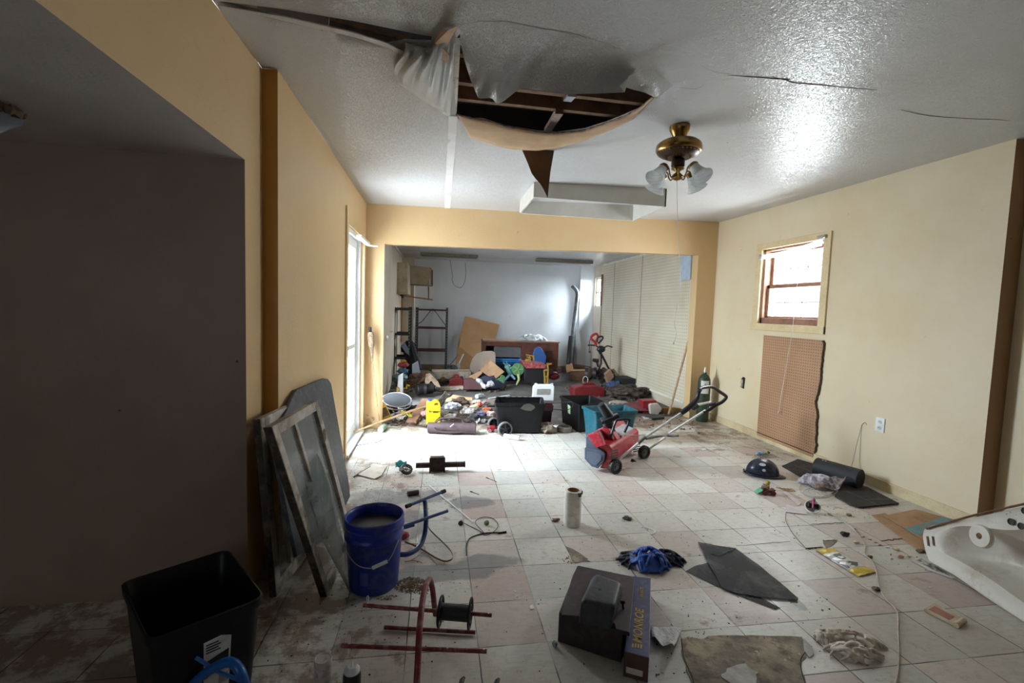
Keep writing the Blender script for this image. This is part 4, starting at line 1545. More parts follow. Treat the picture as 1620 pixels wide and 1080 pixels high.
# ---- blue tubular stand by the bucket
t = thing('blue_pipe_stand', 'dark blue pipe stand with black capped T bars behind the bucket', 'pipe stand', (-.12, 2.72, 0))
M_DBLUE = pm('dark_blue_enamel', (34, 66, 122), .35, c2=(26, 50, 98), scale=14, grime=(120, 126, 134), gscale=18, gamt=.2)
base = at(672, 868, .02)
m = MB()
m.tube(smooth_path([at(628, 876, .03), at(645, 876, .03), at(662, 866, .035), at(671, 848, .07), at(674, 825, .14), at(673, 800, .20), at(672, 792, .225)], 6), .0145, 12)
m.build('bent_pipe', M_DBLUE, t, world=True, smooth=True)
ta, tb_ = at(645, 800, .235), at(702, 777, .235)
m = MB()
m.cyl(ta, tb_, .0095, n=12)
b1 = m.build('top_bar', M_DBLUE, t, world=True, smooth=True)
for p, q in ((ta, tb_), (tb_, ta)):
    dd = (q - p).normalized()
    m = MB()
    m.cyl(p - dd * .012, p + dd * .022, .0125, n=12)
    m.build('rubber_cap', M_BLKP, b1, world=True, smooth=True)
ta, tb_ = at(636, 833, .17), at(708, 808, .17)
m = MB()
m.cyl(ta, tb_, .0095, n=12)
m.cyl(at(634, 836, .13), at(655, 830, .13), .0095, n=12)
m.build('lower_bar', M_DBLUE, t, world=True, smooth=True)
# strap, twine, small bits
t = MB()
M_STRAP = pm('yellowed_strap', (132, 106, 60), .6, c2=(108, 84, 46), scale=12)
sp = smooth_path([at(676, 825, .04), at(680, 838, .02), at(700, 858, .004), at(713, 872, .008), at(716, 884, .012), at(705, 889, .006), at(690, 884, .004), at(672, 873, .004), at(655, 864, .006), at(640, 858, .01)], 8)
t.grid(len(sp), 2, lambda u, v: sp[min(len(sp) - 1, int(round(u * (len(sp) - 1))))] + Vector((0, 0, v * .010)))
tag(t.build('strap', M_STRAP, None, thick=.002), 'looping yellowed brown strap on the floor beside the blue pipe stand', 'strap')
t = MB()
for L in ([(640, 858), (668, 862), (672, 870), (660, 880), (645, 888)], [(672, 868), (680, 880), (692, 893)], [(640, 888), (655, 886), (668, 890)]):
    t.tube(smooth_path([at(x, y, .004) for x, y in L], 5), .002, 5)
tag(t.build('twine', pm('pale_twine', (176, 160, 142), .8)), 'short frayed bits of pale twine lying beside the yellowed strap', 'twine')
t = MB()
t.blob(at(640, 846, .022), .03, 3, .25, 2.5, 1, (1, .8, .7))
tag(t.build('red_ball', pm('faded_red_plastic', (178, 66, 74), .5, c2=(150, 44, 52)), smooth=True), 'faded red rounded toy half hidden behind the blue bucket', 'toy')
t = MB()
t.cyl(at(679, 768, .006), at(749, 826, .006), .0045, n=8)
tag(t.build('white_rod', M_VINYL, smooth=True), 'thin straight white rod lying on the tiles behind the blue stand', 'rod')
t = MB()
t.cyl(at(645, 781, .018), at(662, 778, .018), .018, n=16)
tag(t.build('brown_tube', pm('rusty_brown', (64, 40, 32), .7), smooth=True), 'short rusty brown tube lying on the tiles behind the bucket', 'tube')
for k, (a, b, lab) in enumerate((((769, 755), (786, 762), 'upper'), ((744, 777), (758, 782), 'lower'))):
    t = MB()
    t.cyl(at(*a, .003), at(*b, .003), .0022, n=6)
    t.cyl(at(*a, .003), at(*a, .003) + (at(*b, .003) - at(*a, .003)) * .25, .004, n=6)
    tag(t.build('dark_screw', M_DARKM, smooth=True), {'upper': 'thin dark screw lying on a bright tile, the farther of two', 'lower': 'thin dark screw lying on a bright tile, the nearer of two'}[lab], 'screw')
# black cable with plug
t = thing('black_cable', 'thin black looped cable with plug lying on the bright tiles', 'cable', tuple(at(770, 840)))
m = MB()
m.tube(smooth_path([at(738, 878, .004), at(738, 862, .004), at(745, 850, .004), at(768, 843, .004), at(795, 842, .006)], 6), .0038, 6)
m.tube(smooth_path([at(732, 826, .004), at(752, 836, .004), at(765, 842, .008), at(752, 826, .01), at(764, 818, .006), at(780, 820, .004), at(788, 830, .004), at(782, 840, .008), at(768, 846, .004), at(760, 842, .004)], 6), .0022, 6)
m.build('cord', pm('black_rubber', (34, 32, 32), .6), t, world=True, smooth=True)
m = MB()
m.cyl(at(788, 843, .006), at(801, 841, .006), .006, n=8)
m.build('plug', M_BLKP, t, world=True)
for k, (x, y, c, lab, cat) in enumerate(((729, 827, (26, 26, 26), 'small black plug with green leaf bits on tile by the black cable', 'plug'), (770, 827, (96, 116, 50), 'small crumpled green wrapper inside the black cable loop', 'wrapper'))):
    t = MB()
    t.blob(at(x, y, .012), .016, 2, .5, 3, k + 3)
    tag(t.build('debris_lump' if k else 'black_plug', pm('dbl%d' % k, c, .6), smooth=False), lab, cat)

# ---- jockey wheel with teal bag, and trailer jack
t = thing('caster_wheel', 'grey rubber caster wheel lying tilted beside the rusty jack', 'caster wheel', tuple(at(643, 752)))
c = at(643, 742, .045)
ax = Vector((.25, -.55, .8)).normalized()
m = MB()
m.lathe([(.035, -.016), (.046, -.016), (.052, -.008), (.053, 0), (.052, .008), (.046, .016), (.035, .016)], c, 32, axis=ax, caps=False)
m.build('tyre', pm('grey_rubber', (58, 58, 60), .6), t, world=True, smooth=True)
u, v = axes(ax)
m = MB()
m.tube([c + (u * math.cos(2 * PI * k / 28) + v * math.sin(2 * PI * k / 28)) * .036 + ax * .008 for k in range(28)], .004, 6, closed=True)
for k in range(5):
    m.cyl(c + ax * .006, c + ax * .008 + (u * math.cos(2 * PI * k / 5) + v * math.sin(2 * PI * k / 5)) * .036, .004, n=6)
m.lathe([(.012, -.004), (.012, .014), (.006, .018), (0, .018)], c, 14, axis=ax)
m.build('wheel_hub', pm('pale_grey_hub', (160, 162, 166), .4), t, world=True, smooth=True)
m = MB()
m.hexa([c + u * .01 + ax * .018, c + u * .075 + ax * .03, c + u * .08 - v * .03 + ax * .03, c + u * .01 - v * .015 + ax * .018, c + u * .01 + ax * .028, c + u * .07 + ax * .045, c + u * .075 - v * .03 + ax * .045, c + u * .01 - v * .015 + ax * .028])
m.build('fork', pm('galv_fork', (128, 122, 116), .5, .6, scale=20), t, world=True, bevel=.003)
t = thing('teal_wrapper', 'bright teal plastic wrapper tucked behind the caster wheel', 'wrapper', tuple(at(632, 742)))
m = MB()
bc_ = at(634, 742)
m.grid(7, 6, lambda u, v: bc_ + Vector((-.05 + .10 * u, .03 + .02 * math.sin(v * 5), .002 + .07 * v + .012 * math.sin(u * 9 + v * 4))))
m.build('film', pm('teal_plastic', (22, 160, 178), .3, c2=(96, 204, 214), scale=30), t, world=True, smooth=True)
t = thing('trailer_jack', 'rusty brown trailer jack with square gearbox lying on the tiles', 'trailer jack', tuple(at(700, 748)))
M_RUST = pm('rusty_dark_steel', (62, 50, 46), .6, .5, c2=(40, 32, 30), scale=18, bump=.3, grime=(120, 82, 60), gscale=14, gamt=.4)
pa, pb_ = at(658, 736, .055), at(735, 734, .055)
m = MB()
m.cyl(pa, pb_, .024, n=20)
m.build('tube', M_RUST, t, world=True, smooth=True)
m = MB()
m.cyl(pb_ - (pb_ - pa) * .01, pb_ + (pb_ - pa) * .012, .027, n=20)
m.build('end_collar', M_RUST, t, world=True, smooth=True)
m = MB()
ga, gb = at(679, 745, .0), at(704, 744, .0)
gc = (ga + gb) / 2
dx = (gb - ga).normalized()
m.box(gc + Vector((0, -.005, .068)), (.125, .06, .125), Matrix((dx, Vector((-dx.y, dx.x, 0)), Vector((0, 0, 1)))).transposed())
gbx = m.build('gearbox', M_RUST, t, world=True, bevel=.004)
for sx_ in (-.062, .062):
    m = MB()
    m.box(gc + dx * sx_ + Vector((0, -.045, .068)), (.014, .02, .135))
    for sz in (.02, .06, .10):
        m.lathe([(.005, 0), (.005, .004), (0, .004)], gc + dx * sx_ + Vector((0, -.056, sz)), 8, axis=(0, -1, 0))
    m.build('flange_plate', M_RUST, gbx, world=True, bevel=.001)
m = MB()
m.lathe([(.040, 0), (.040, .004), (.034, .005), (.018, .006), (.016, .012), (0, .012)], gc + Vector((0, -.036, .072)), 28, axis=(0, -1, 0))
m.build('gear_cover', M_RUST, gbx, world=True, smooth=True)
# loose tile plate near the wall
t = MB()
t.prism([at(565, 751, .004), at(590, 734, .004), at(612, 737, .004), at(604, 752, .004), at(592, 758, .004)], (0, 0, .006))
tag(t.build('loose_tile', pm('loose_tile_white', (214, 208, 198), .4, grime=(150, 120, 90)), bevel=.001), 'loose broken white floor tile lying near the left wall', 'tile')
t = MB()
t.tube([at(560, 754, .006), at(586, 738, .006)], .007, 6)
tag(t.build('wood_sliver', pm('brown_sliver', (110, 84, 62), .8)), 'brown wood sliver lying beside the loose broken white tile', 'wood scrap')
t = MB()
t.prism([at(552, 703, .004), at(575, 697, .004), at(606, 694, .004), at(598, 699, .004), at(556, 706, .004)], (0, 0, .004))
tag(t.build('grey_strip', pm('grey_plastic_strip', (130, 132, 138), .5), bevel=.001), 'flat grey plastic strip on the bright tiles by the patio door', 'plastic strip')
# ================================================================= centre floor and right side
def text(name, body, size, mat, M, parent=None, sx=1.0, ext=.0004, shear=0.0, bold=.0):
    """lettering as a mesh, lying in the local xy plane of matrix M (world)"""
    cu = bpy.data.curves.new(name, 'FONT')
    cu.body = body
    cu.size = size
    cu.align_x = 'CENTER'
    cu.align_y = 'CENTER'
    cu.extrude = ext
    cu.shear = shear
    cu.offset = bold
    tmp = bpy.data.objects.new('tmp', cu)
    COL.objects.link(tmp)
    dg = bpy.context.evaluated_depsgraph_get()
    me = bpy.data.meshes.new_from_object(tmp.evaluated_get(dg))
    bpy.data.objects.remove(tmp)
    bpy.data.curves.remove(cu)
    me.transform(Matrix.Diagonal((sx, 1, 1, 1)))
    me.transform(M)
    if parent:
        me.transform(W(parent).inverted())
    me.materials.clear()
    me.materials.append(mat)
    o = bpy.data.objects.new(name, me)
    COL.objects.link(o)
    if parent:
        o.parent = parent
    return o


def frame(o, xdir, ydir):
    x = Vector(xdir).normalized()
    z = x.cross(Vector(ydir)).normalized()
    y = z.cross(x)
    M = Matrix((x, y, z)).transposed().to_4x4()
    M.translation = Vector(o)
    return M


# ---- white roll standing upright
rc = at(907, 826)
t = thing('paper_roll', 'stained white roll standing upright with hollow top in mid floor', 'roll', (.935, 2.96, 0))
M_ROLL = pm('stained_white_roll', (236, 232, 224), .45, c2=(224, 218, 208), scale=8, grime=(170, 146, 116), gscale=22, gamt=.35)
m = MB()
m.lathe([(.056, 0), (.058, .004), (.058, .236), (.055, .240), (.038, .240), (.036, .236), (.035, .10), (.0, .10)], n=40, caps=False)
m.build('wound_sheet', M_ROLL, t, smooth=True, angle=40)
m = MB()
m.lathe([(.0375, .2395), (.040, .2425), (.036, .2425), (.034, .22), (.034, .12)], n=32, caps=False)
m.build('cardboard_core', pm('cardboard_core', (150, 118, 80), .8), t, smooth=True)
m = MB()
for k in range(26):
    a = math.radians(-70 + k * 4.2)
    m.blob((.057 * math.cos(a), .057 * math.sin(a), .234 - .012 * abs(noise.noise(Vector((k * .7, 0, 0)))) * 3), .007, 1, .5, 3, k)
m.build('burnt_edge', pm('dark_singed_edge', (52, 42, 34), .9), t)
for k, (x, y, r, lab) in enumerate(((880, 822, .020, 'crumpled brown leaf scrap left of the white upright roll'), (993, 819, .024, 'grey crumpled scrap on the tiles between the roll and red snow thrower'), (985, 817, .008, None))):
    if not lab:
        continue
    m = MB()
    m.blob(at(x, y, r * .5), r, 2, .8, 3.3, k + 20, (1.4, .9, .55))
    tag(m.build('crumpled_scrap', pm('scrap%d' % k, ((118, 92, 74), (112, 108, 98))[k], .9, c2=((70, 50, 40), (70, 66, 60))[k], scale=40)), lab, 'scrap')
m = MB()
m.tube(smooth_path([at(1019, 834, .003), at(1034, 838, .004), at(1036, 842, .004), at(1030, 845, .003), at(1024, 841, .003)], 5), .0025, 6)
tag(m.build('hair_clip', M_VINYL, smooth=True), 'small white plastic loop on the tiles above the blue cloth pile', 'clip')

# ---- crumpled clothes
M_SHIRTB = NT('blue_shirt_cloth')
M_SHIRTB.set(M_SHIRTB.mix(M_SHIRTB.map(M_SHIRTB.noise(7, 3), .4, .6), rgb(34, 92, 186), rgb(24, 60, 140)), .55)
M_SHIRTB = M_SHIRTB.m
M_SHIRTG = pm('grey_cloth', (146, 148, 156), .8, c2=(54, 58, 74), scale=12, amt=1.0)
M_SHIRTN = pm('navy_cloth', (34, 40, 62), .8, c2=(26, 28, 40), scale=12)


def cloth(name, mat, c, rx, ry, h, seed=0, rot=0.0, parent=None, n=16, r=.014, loops=2.2, drape=True):
    """a dropped cloth: many overlapping rounded folds fused into one skin"""
    rnd = random.Random(seed * 13 + 5)
    c = Vector(c)
    m = MB()
    cr, sr = math.cos(rot), math.sin(rot)

    def put(x, y, z):
        return c + Vector((x * rx * cr - y * ry * sr, x * rx * sr + y * ry * cr, max(z, .003)))
    for k in range(n):
        a0 = 2 * PI * k / n + rnd.uniform(-.3, .3)
        rr = rnd.uniform(.15, .5)
        bend = rnd.uniform(-1.3, 1.3)
        P = []
        for i in range(7):
            f = i / 6
            rad = rr + (1.02 - rr) * f * rnd.uniform(.93, 1.05)
            a = a0 + bend * (1 - f) * .9
            z = h * (1 - rad ** 1.8) * rnd.uniform(.8, 1.05) + .004
            P.append(put(rad * math.cos(a), rad * math.sin(a), z))
        rs = [r * rnd.uniform(.6, 1.1) * (1 - .45 * (i / 6) ** 3) for i in range(7)]
        P2 = smooth_path(P, 4)
        R2 = [rs[min(6, int(i / 4))] * (1 - (i % 4) / 4) + rs[min(6, int(i / 4) + 1)] * ((i % 4) / 4) for i in range(len(P2))]
        m.tube(P2, R2, 7)
    for k in range(n // 2):                    # folds that run across
        a0 = rnd.uniform(0, 2 * PI)
        r0 = rnd.uniform(.2, .75)
        P = []
        for i in range(6):
            a = a0 + (i - 2.5) * .38
            rad = r0 * (1 + .25 * math.sin(i * 1.7 + k))
            P.append(put(rad * math.cos(a), rad * math.sin(a), h * (1 - min(1, rad) ** 1.8) * 1.05 + .006))
        P2 = smooth_path(P, 4)
        m.tube(P2, [r * .8 * math.sin(PI * (i + 1) / (len(P2) + 1)) ** .5 for i in range(len(P2))], 7)
    if drape:                                  # the sheet between the folds
        m.grid(30, 5, lambda u, v: put(.93 * v * math.cos(u * 2 * PI) * (1 + .12 * noise.noise(Vector((u * 9, seed, 0)))), .93 * v * math.sin(u * 2 * PI), h * .62 * (1 - v ** 1.8)), closed_u=True)
        m.grid(30, 5, lambda u, v: put(.93 * v * math.cos(u * 2 * PI), .93 * v * math.sin(u * 2 * PI), -.004), closed_u=True)
    o = m.build(name, mat, parent, world=True, smooth=True, angle=180)
    k = o.modifiers.new('fuse', 'REMESH')
    k.mode = 'VOXEL'
    k.voxel_size = .0032
    k.use_smooth_shade = True
    k = o.modifiers.new('soften', 'SMOOTH')
    k.iterations = 3
    k.factor = .5
    return o


t = thing('clothes_pile', 'crumpled bright blue shirt with grey and navy cloth on the tiles', 'clothes', (1.27, 2.44, 0))
cloth('blue_shirt', M_SHIRTB, (1.245, 2.43, .008), .125, .115, .075, 1, .4, t, 17, .012)
cloth('grey_cloth', M_SHIRTG, (1.195, 2.46, 0), .13, .115, .035, 2, -.4, t, 16, .010)
cloth('navy_cloth', M_SHIRTN, (1.375, 2.47, 0), .11, .085, .040, 3, -.5, t, 12, .010)

# ---- black mesh sheet, folded
M_MESH = NT('black_insect_mesh')
M_MESH.set(M_MESH.mix(M_MESH.map(M_MESH.noise(4, 6, .75), .48, .7, 0, .6), rgb(58, 58, 60), rgb(128, 126, 120)), .75)
al = M_MESH.map(M_MESH.noise(3, 4), .35, .65, .62, .9)
M_MESH.l(al, M_MESH.b.inputs['Alpha'])
M_MESH = M_MESH.m
t = thing('mesh_screen', 'torn black insect mesh sheet folded flat on the tiles beside the clothes', 'mesh sheet', (1.75, 2.3, 0))
for k, (nm, L, z) in enumerate((('lower_layer', [(1085, 903), (1100, 895), (1122, 889), (1135, 898), (1190, 938), (1235, 962), (1228, 964), (1170, 942), (1120, 920)], .003), ('upper_layer', [(1104, 857), (1130, 862), (1163, 867), (1200, 893), (1240, 926), (1263, 946), (1262, 949), (1200, 944), (1165, 938), (1143, 931), (1120, 890)], .008), ('folded_corner', [(1124, 876), (1140, 864), (1165, 867), (1150, 874), (1138, 880)], .012))):
    m = MB()
    m.prism(rough_outline([at(x, y, z) for x, y in L], 4, .004, k), (0, 0, .0012))
    m.build(nm, M_MESH, t, world=True)

# ---- boxes: dark maroon carton, black power tool case, shock absorber box, receipt
M_MAROON = pm('dark_maroon_carton', (54, 34, 38), .55, c2=(42, 26, 30), scale=7, grime=(90, 80, 78), gscale=26, gamt=.25)
t = thing('maroon_carton', 'dark maroon flat carton with torn corner under the black cover', 'carton', (.77, 1.96, 0))
zt = .135
T1, T2, T3, T4 = at(913, 895, zt), at(1003, 914, zt), at(985, 998, zt), at(884, 968, zt)
m = MB()
down = lambda p, k=.0: Vector((p.x, p.y, k))
m.hexa([down(T4), down(at(985, 1000, zt)), down(T2), down(T1), T4, T3, T2, T1])
m.build('box_body', M_MAROON, t, world=True, bevel=.004)
m = MB()
lid = [at(914, 894, zt + .02), at(1004, 912, zt + .02), at(996, 1000, zt + .02), at(974, 994, zt + .02), at(972, 986, zt + .02), at(915, 974, zt + .02), at(888, 972, zt + .02), at(890, 966, zt + .02), at(898, 935, zt + .02), at(906, 910, zt + .02)]
m.prism(lid, (0, 0, -.018))
m.build('lid_flap', M_MAROON, t, world=True, bevel=.002)
t = thing('black_cover', 'black rounded plastic box cover lying on the maroon carton', 'cover', tuple(at(955, 950, zt + .021)))
M_COV = pm('dusty_black_cover', (48, 52, 58), .5, c2=(36, 38, 42), scale=9, grime=(96, 98, 102), gscale=30, gamt=.25, bump=.2)
zc0, zc1 = zt + .021, zt + .115
base_ = [at(915, 985, zc0), at(966, 995, zc0), at(985, 940, zc0), at(935, 915, zc0)]
Ht = [at(918, 948, zc1), at(974, 960, zc1), at(984, 920, zc1), at(944, 906, zc1)]
m = MB()
B4, T4_ = base_, Ht
cb_ = sum(Ht, Vector()) / 4
rings = [rrect(base_, .012), ]
def lerpq(k):
    return [a.lerp(b, k) for a, b in zip(base_, Ht)]
rings = [rrect(lerpq(0), .012), rrect(lerpq(.55), .016), rrect(lerpq(.85), .022)]
top = [p.lerp(cb_, .07) for p in lerpq(.97)]
rings.append(rrect(top, .024))
rings.append(rrect([p.lerp(cb_, .2) for p in Ht], .024))
rings.append(rrect([p.lerp(cb_, .7) for p in [q + Vector((0, 0, .003)) for q in Ht]], .008))
m.sweep(rings)
m.build('shell', M_COV, t, world=True, smooth=True, angle=60)
m = MB()
p = at(983, 952, zt + .05)
m.cyl(p + Vector((-.004, 0, 0)), p + Vector((.014, -.003, .0)), .007, n=10)
m.cyl(p + Vector((.006, 0, -.006)), p + Vector((.009, -.003, -.03)), .005, n=8)
m.build('latch', M_BLKP, t, world=True, smooth=True)
m = MB()
m.lathe([(.008, 0), (.007, .001), (0, .0012)], at(949, 932, zc1 + .001), 14)
m.build('round_mark', M_BLKP, t, world=True)

M_MBLUE = pm('shock_box_blue', (62, 66, 118), .4, c2=(54, 58, 104), scale=7, grime=(130, 130, 140), gscale=30, gamt=.2)
M_MEND = pm('shock_box_end', (96, 66, 60), .6, c2=(70, 48, 44), scale=14)
zb_ = .105
t = thing('shock_absorber_box', 'blue long carton with yellow lettering leaning beside the maroon carton', 'box', tuple(at(1010, 1000)))
P1, P2, P3, P4 = at(1002, 911, zb_), at(1030, 914, zb_), at(1027, 1040, zb_), at(988, 1030, zb_)
m = MB()
m.hexa([down(P4, .002), down(P3, .002), down(P2, .002), down(P1, .002), P4, P3, P2, P1])
o = m.build('carton', M_MBLUE, t, world=True, bevel=.0015)
yv = ((P1 + P2) / 2 - (P3 + P4) / 2)
xv = (P2 - P1)
m = MB()
m.hexa([down(P4, .002) - yv.normalized() * .001, down(P3, .002) - yv.normalized() * .001, down(P3, .002), down(P4, .002), P4 - yv.normalized() * .001 - Vector((0, 0, .001)), P3 - yv.normalized() * .001 - Vector((0, 0, .001)), P3 - Vector((0, 0, .001)), P4 - Vector((0, 0, .001))])
m.build('end_panel', M_MEND, t, world=True)
m = MB()
q1, q2 = P4.lerp(P3, .1), P4.lerp(P3, .78)
dn = -yv.normalized() * .0022
m.face([down(q1, .02) + dn, down(q2, .02) + dn, down(q2, .045) + dn, down(q1, .045) + dn])
m.build('end_label', M_STICK, t, world=True)
M_YEL = pm('lettering_yellow', (206, 172, 62), .5, c2=(190, 150, 50))
# the word MONROE runs along the box, top of the letters toward the left side
cm = at(1006, 1003, zb_) + Vector((0, 0, .0008))
fm = frame((P3 + P4) / 2 * .68 + (P1 + P2) / 2 * .32 + Vector((0, 0, .0008)), yv, (-1, .2, 0))
Lb = yv.length
text('brand_lettering', 'MONROE', .052, M_YEL, fm, t, sx=1.02, shear=.15, bold=.0008)
fm2 = frame((P3 + P4) / 2 * .24 + (P1 + P2) / 2 * .76 + xv * .02 + Vector((0, 0, .0008)), yv, (-1, .2, 0))
text('small_lettering', 'GAS-MATIC', .020, M_YEL, fm2, t, sx=.85, shear=.15, bold=.0004)
m = MB()
e0 = (P3 + P4) / 2 * .93 + (P1 + P2) / 2 * .07 + Vector((0, 0, .001))
yn, xn = yv.normalized(), xv.normalized()
for k in range(4):
    a = e0 - xn * (.018 - .011 * k)
    m.hexa([a + yn * z + xn * x + Vector((0, 0, h)) for h in (0, .0006) for x, z in ((-.003, -.004), (.003, -.004), (.003, .020), (-.003, .020))])
e1 = (P3 + P4) / 2 * .46 + (P1 + P2) / 2 * .54 + Vector((0, 0, .001))
m.build('wing_mark', M_YEL, t, world=True)

t = thing('receipt_paper', 'crumpled white printed paper lying right of the blue lettered box', 'paper', tuple(at(1055, 1003)))
M_PRNT = NT('printed_paper')
wv = M_PRNT.n('ShaderNodeTexWave', wave_type='BANDS', bands_direction='X')
wv.inputs['Scale'].default_value = 26
wv.inputs['Distortion'].default_value = 1.5
M_PRNT.l(M_PRNT.co, wv.inputs[0])
ln_ = M_PRNT.math('MULTIPLY', M_PRNT.map(wv.outputs['Fac'], .75, .85, 0, .6), M_PRNT.map(M_PRNT.noise(60, 2), .48, .52))
M_PRNT.set(M_PRNT.mix(ln_, rgb(212, 210, 210), rgb(70, 70, 78)), .6)
M_PRNT = M_PRNT.m
Q = [at(1030, 987, .02), at(1052, 983, .01), at(1080, 990, .01), at(1079, 1010, .01), at(1066, 1027, .04), at(1052, 1015, .035), at(1045, 1022, .004), at(1031, 1014, .004)]
m = MB()
def paperf(u, v):
    a = Q[0].lerp(Q[2], u)
    b = Q[7].lerp(Q[4], u)
    p = a.lerp(b, v)
    p.z = .006 + .022 * (math.sin(u * 4.2 + 1) ** 2) * v + .03 * u * v * v + .006 * noise.noise(Vector((u * 5, v * 5, 0)))
    return p
m.grid(22, 18, paperf)
m.build('sheet', M_PRNT, t, world=True, smooth=True, thick=.0006, angle=180)
m = MB()
m.blob(at(878, 1018, .012), .012, 2, .5, 3, 9)
tag(m.build('clear_scrap', pm('grey_clear_plastic', (150, 152, 160), .3), smooth=False), 'small clear plastic scrap by the lower left corner of the maroon carton', 'plastic scrap')
m = MB()
m.prism([at(838, 958, .001), at(843, 957, .001), at(845, 963, .001), at(839, 964, .001)], (0, 0, .003))
tag(m.build('white_square', M_VINYL), 'tiny white square scrap on the pink tile left of the maroon carton', 'scrap')
for k, (x, y, lab) in enumerate(((731, 1088, 'left'), (786, 1090, 'right'))):
    m = MB()
    m.tube([at(x - 6, y + 12, .04), at(x, y - 12, .05), at(x + 3, y - 16, .045)], [.009, .010, .006], 10)
    tag(m.build('rubber_stub', M_BLKP, smooth=True), 'black rubber tip at the bottom edge, %s of the two' % lab, 'rubber stub')

# ---- rag, cable, bag, trap
M_RAG = pm('dirty_beige_rag', (232, 224, 212), .8, c2=(206, 194, 178), scale=9, amt=.8, grime=(140, 122, 104), gscale=16, gamt=.3)
t = thing('rag', 'dirty beige twisted rag on the tiles near the bottom right', 'rag', (1.87, 1.68, 0))
cloth('rag_body', M_RAG, (1.825, 1.655, 0), .125, .062, .036, 7, -.18, t, 15, .009, drape=False)
cloth('rag_arm', M_RAG, (1.90, 1.735, 0), .13, .036, .030, 9, -.55, t, 11, .009, drape=False)
cloth('rag_tail', M_RAG, (1.775, 1.76, 0), .06, .040, .028, 11, .6, t, 9, .008, drape=False)

M_CABW = pm('dirty_white_cable', (186, 176, 162), .5, c2=(160, 148, 132), scale=20)
m = MB()
m.tube(smooth_path([at(x, y, .006) for x, y in ((1310, 812), (1322, 818), (1345, 832), (1360, 848), (1369, 862), (1368, 876), (1380, 888), (1387, 905), (1390, 925), (1400, 945), (1416, 962), (1421, 975), (1421, 1000), (1422, 1030), (1421, 1060), (1416, 1085), (1412, 1110))], 6), .0042, 8)
tag(m.build('white_cable', M_CABW, smooth=True), 'long dirty white cable snaking over the tiles past the beige rag', 'cable')
m = MB()
m.tube(smooth_path([at(x, y, .003) for x, y in ((1244, 808), (1243, 822), (1252, 840), (1265, 856), (1275, 867))], 6), .0018, 6)
m.tube([at(1275, 867, .003), at(1300, 865, .003)], .003, 6)
tag(m.build('thin_wire', pm('grey_wire', (92, 90, 86), .5), smooth=True), 'thin grey curved wire on the tiles above the yellow bag', 'wire')
t = thing('snack_bag', 'flat white and yellow plastic bag with black print on the tiles', 'bag', (2.45, 2.33, 0))
bagc = [at(1290, 870, .004), at(1317, 866, .006), at(1386, 904, .006), at(1358, 912, .004)]
M_BAG = NT('yellow_white_bag_film')
spx = M_BAG.n('ShaderNodeSeparateXYZ')
M_BAG.l(M_BAG.co, spx.inputs[0])
M_BAG.set(rgb(224, 224, 222), .25)
def bagf(u, v, z=0.0):
    p = bagc[0].lerp(bagc[3], u).lerp(bagc[1].lerp(bagc[2], u), v)
    p.z = .004 + z + .010 * abs(noise.noise(Vector((u * 5, v * 3, 0)))) + .012 * math.sin(PI * u) * math.sin(PI * v)
    return p
for nm, u0, u1, mt in (('yellow_end', 0, .2, pm('bag_yellow', (216, 186, 40), .3, c2=(196, 164, 30))), ('bag_body', .2, .78, M_BAG.m), ('yellow_end', .78, 1, pm('bag_yellow', (216, 186, 40), .3))):
    m = MB()
    m.grid(24, 14, lambda u, v: bagf(u0 + (u1 - u0) * u, v))
    bp = m.build(nm, mt, t, world=True, smooth=True, angle=180, thick=.0006)
m = MB()
m.prism([bagf(u, v, .0016) for u, v in ((.50, .05), (.74, .05), (.76, .6), (.66, .85), (.58, .5))], (0, 0, .0004))
for k in range(4):
    m.prism([bagf(u, v, .0016) for u, v in ((.30 + .05 * k, .3), (.33 + .05 * k, .3), (.33 + .05 * k, .7 - .1 * (k % 2)), (.30 + .05 * k, .7))], (0, 0, .0004))
m.build('black_print', pm('bag_print_dark', (52, 50, 52), .4), t, world=True)
t = thing('mouse_trap', 'beige rectangular plastic bait tray lying right of the white cable', 'tray', tuple(at(1493, 972)))
M_TRAP = pm('aged_cream_plastic', (206, 190, 164), .5, c2=(186, 166, 138), scale=12)
c4 = [at(1461, 966, .001), at(1477, 957, .001), at(1527, 984, .001), at(1514, 993, .001)]
m = MB()
m.hexa([p for p in (c4[0], c4[3], c4[2], c4[1])] + [p + Vector((0, 0, .014)) for p in (c4[0], c4[3], c4[2], c4[1])])
m.build('tray_body', M_TRAP, t, world=True, bevel=.003)
cc = sum(c4, Vector()) / 4
m = MB()
m.hexa([p.lerp(cc, .38) + Vector((-.012, .006, .0145)) for p in (c4[0], c4[3], c4[2], c4[1])] + [p.lerp(cc, .38) + Vector((-.012, .006, .0155)) for p in (c4[0], c4[3], c4[2], c4[1])])
m.build('red_insert', pm('dull_red_insert', (176, 118, 100), .6), t, world=True)
m = MB()
m.cyl(c4[3] + Vector((-.004, .004, .010)), c4[2] + Vector((-.006, .002, .010)), .013, n=14)
m.build('end_roller', M_TRAP, t, world=True, smooth=True)

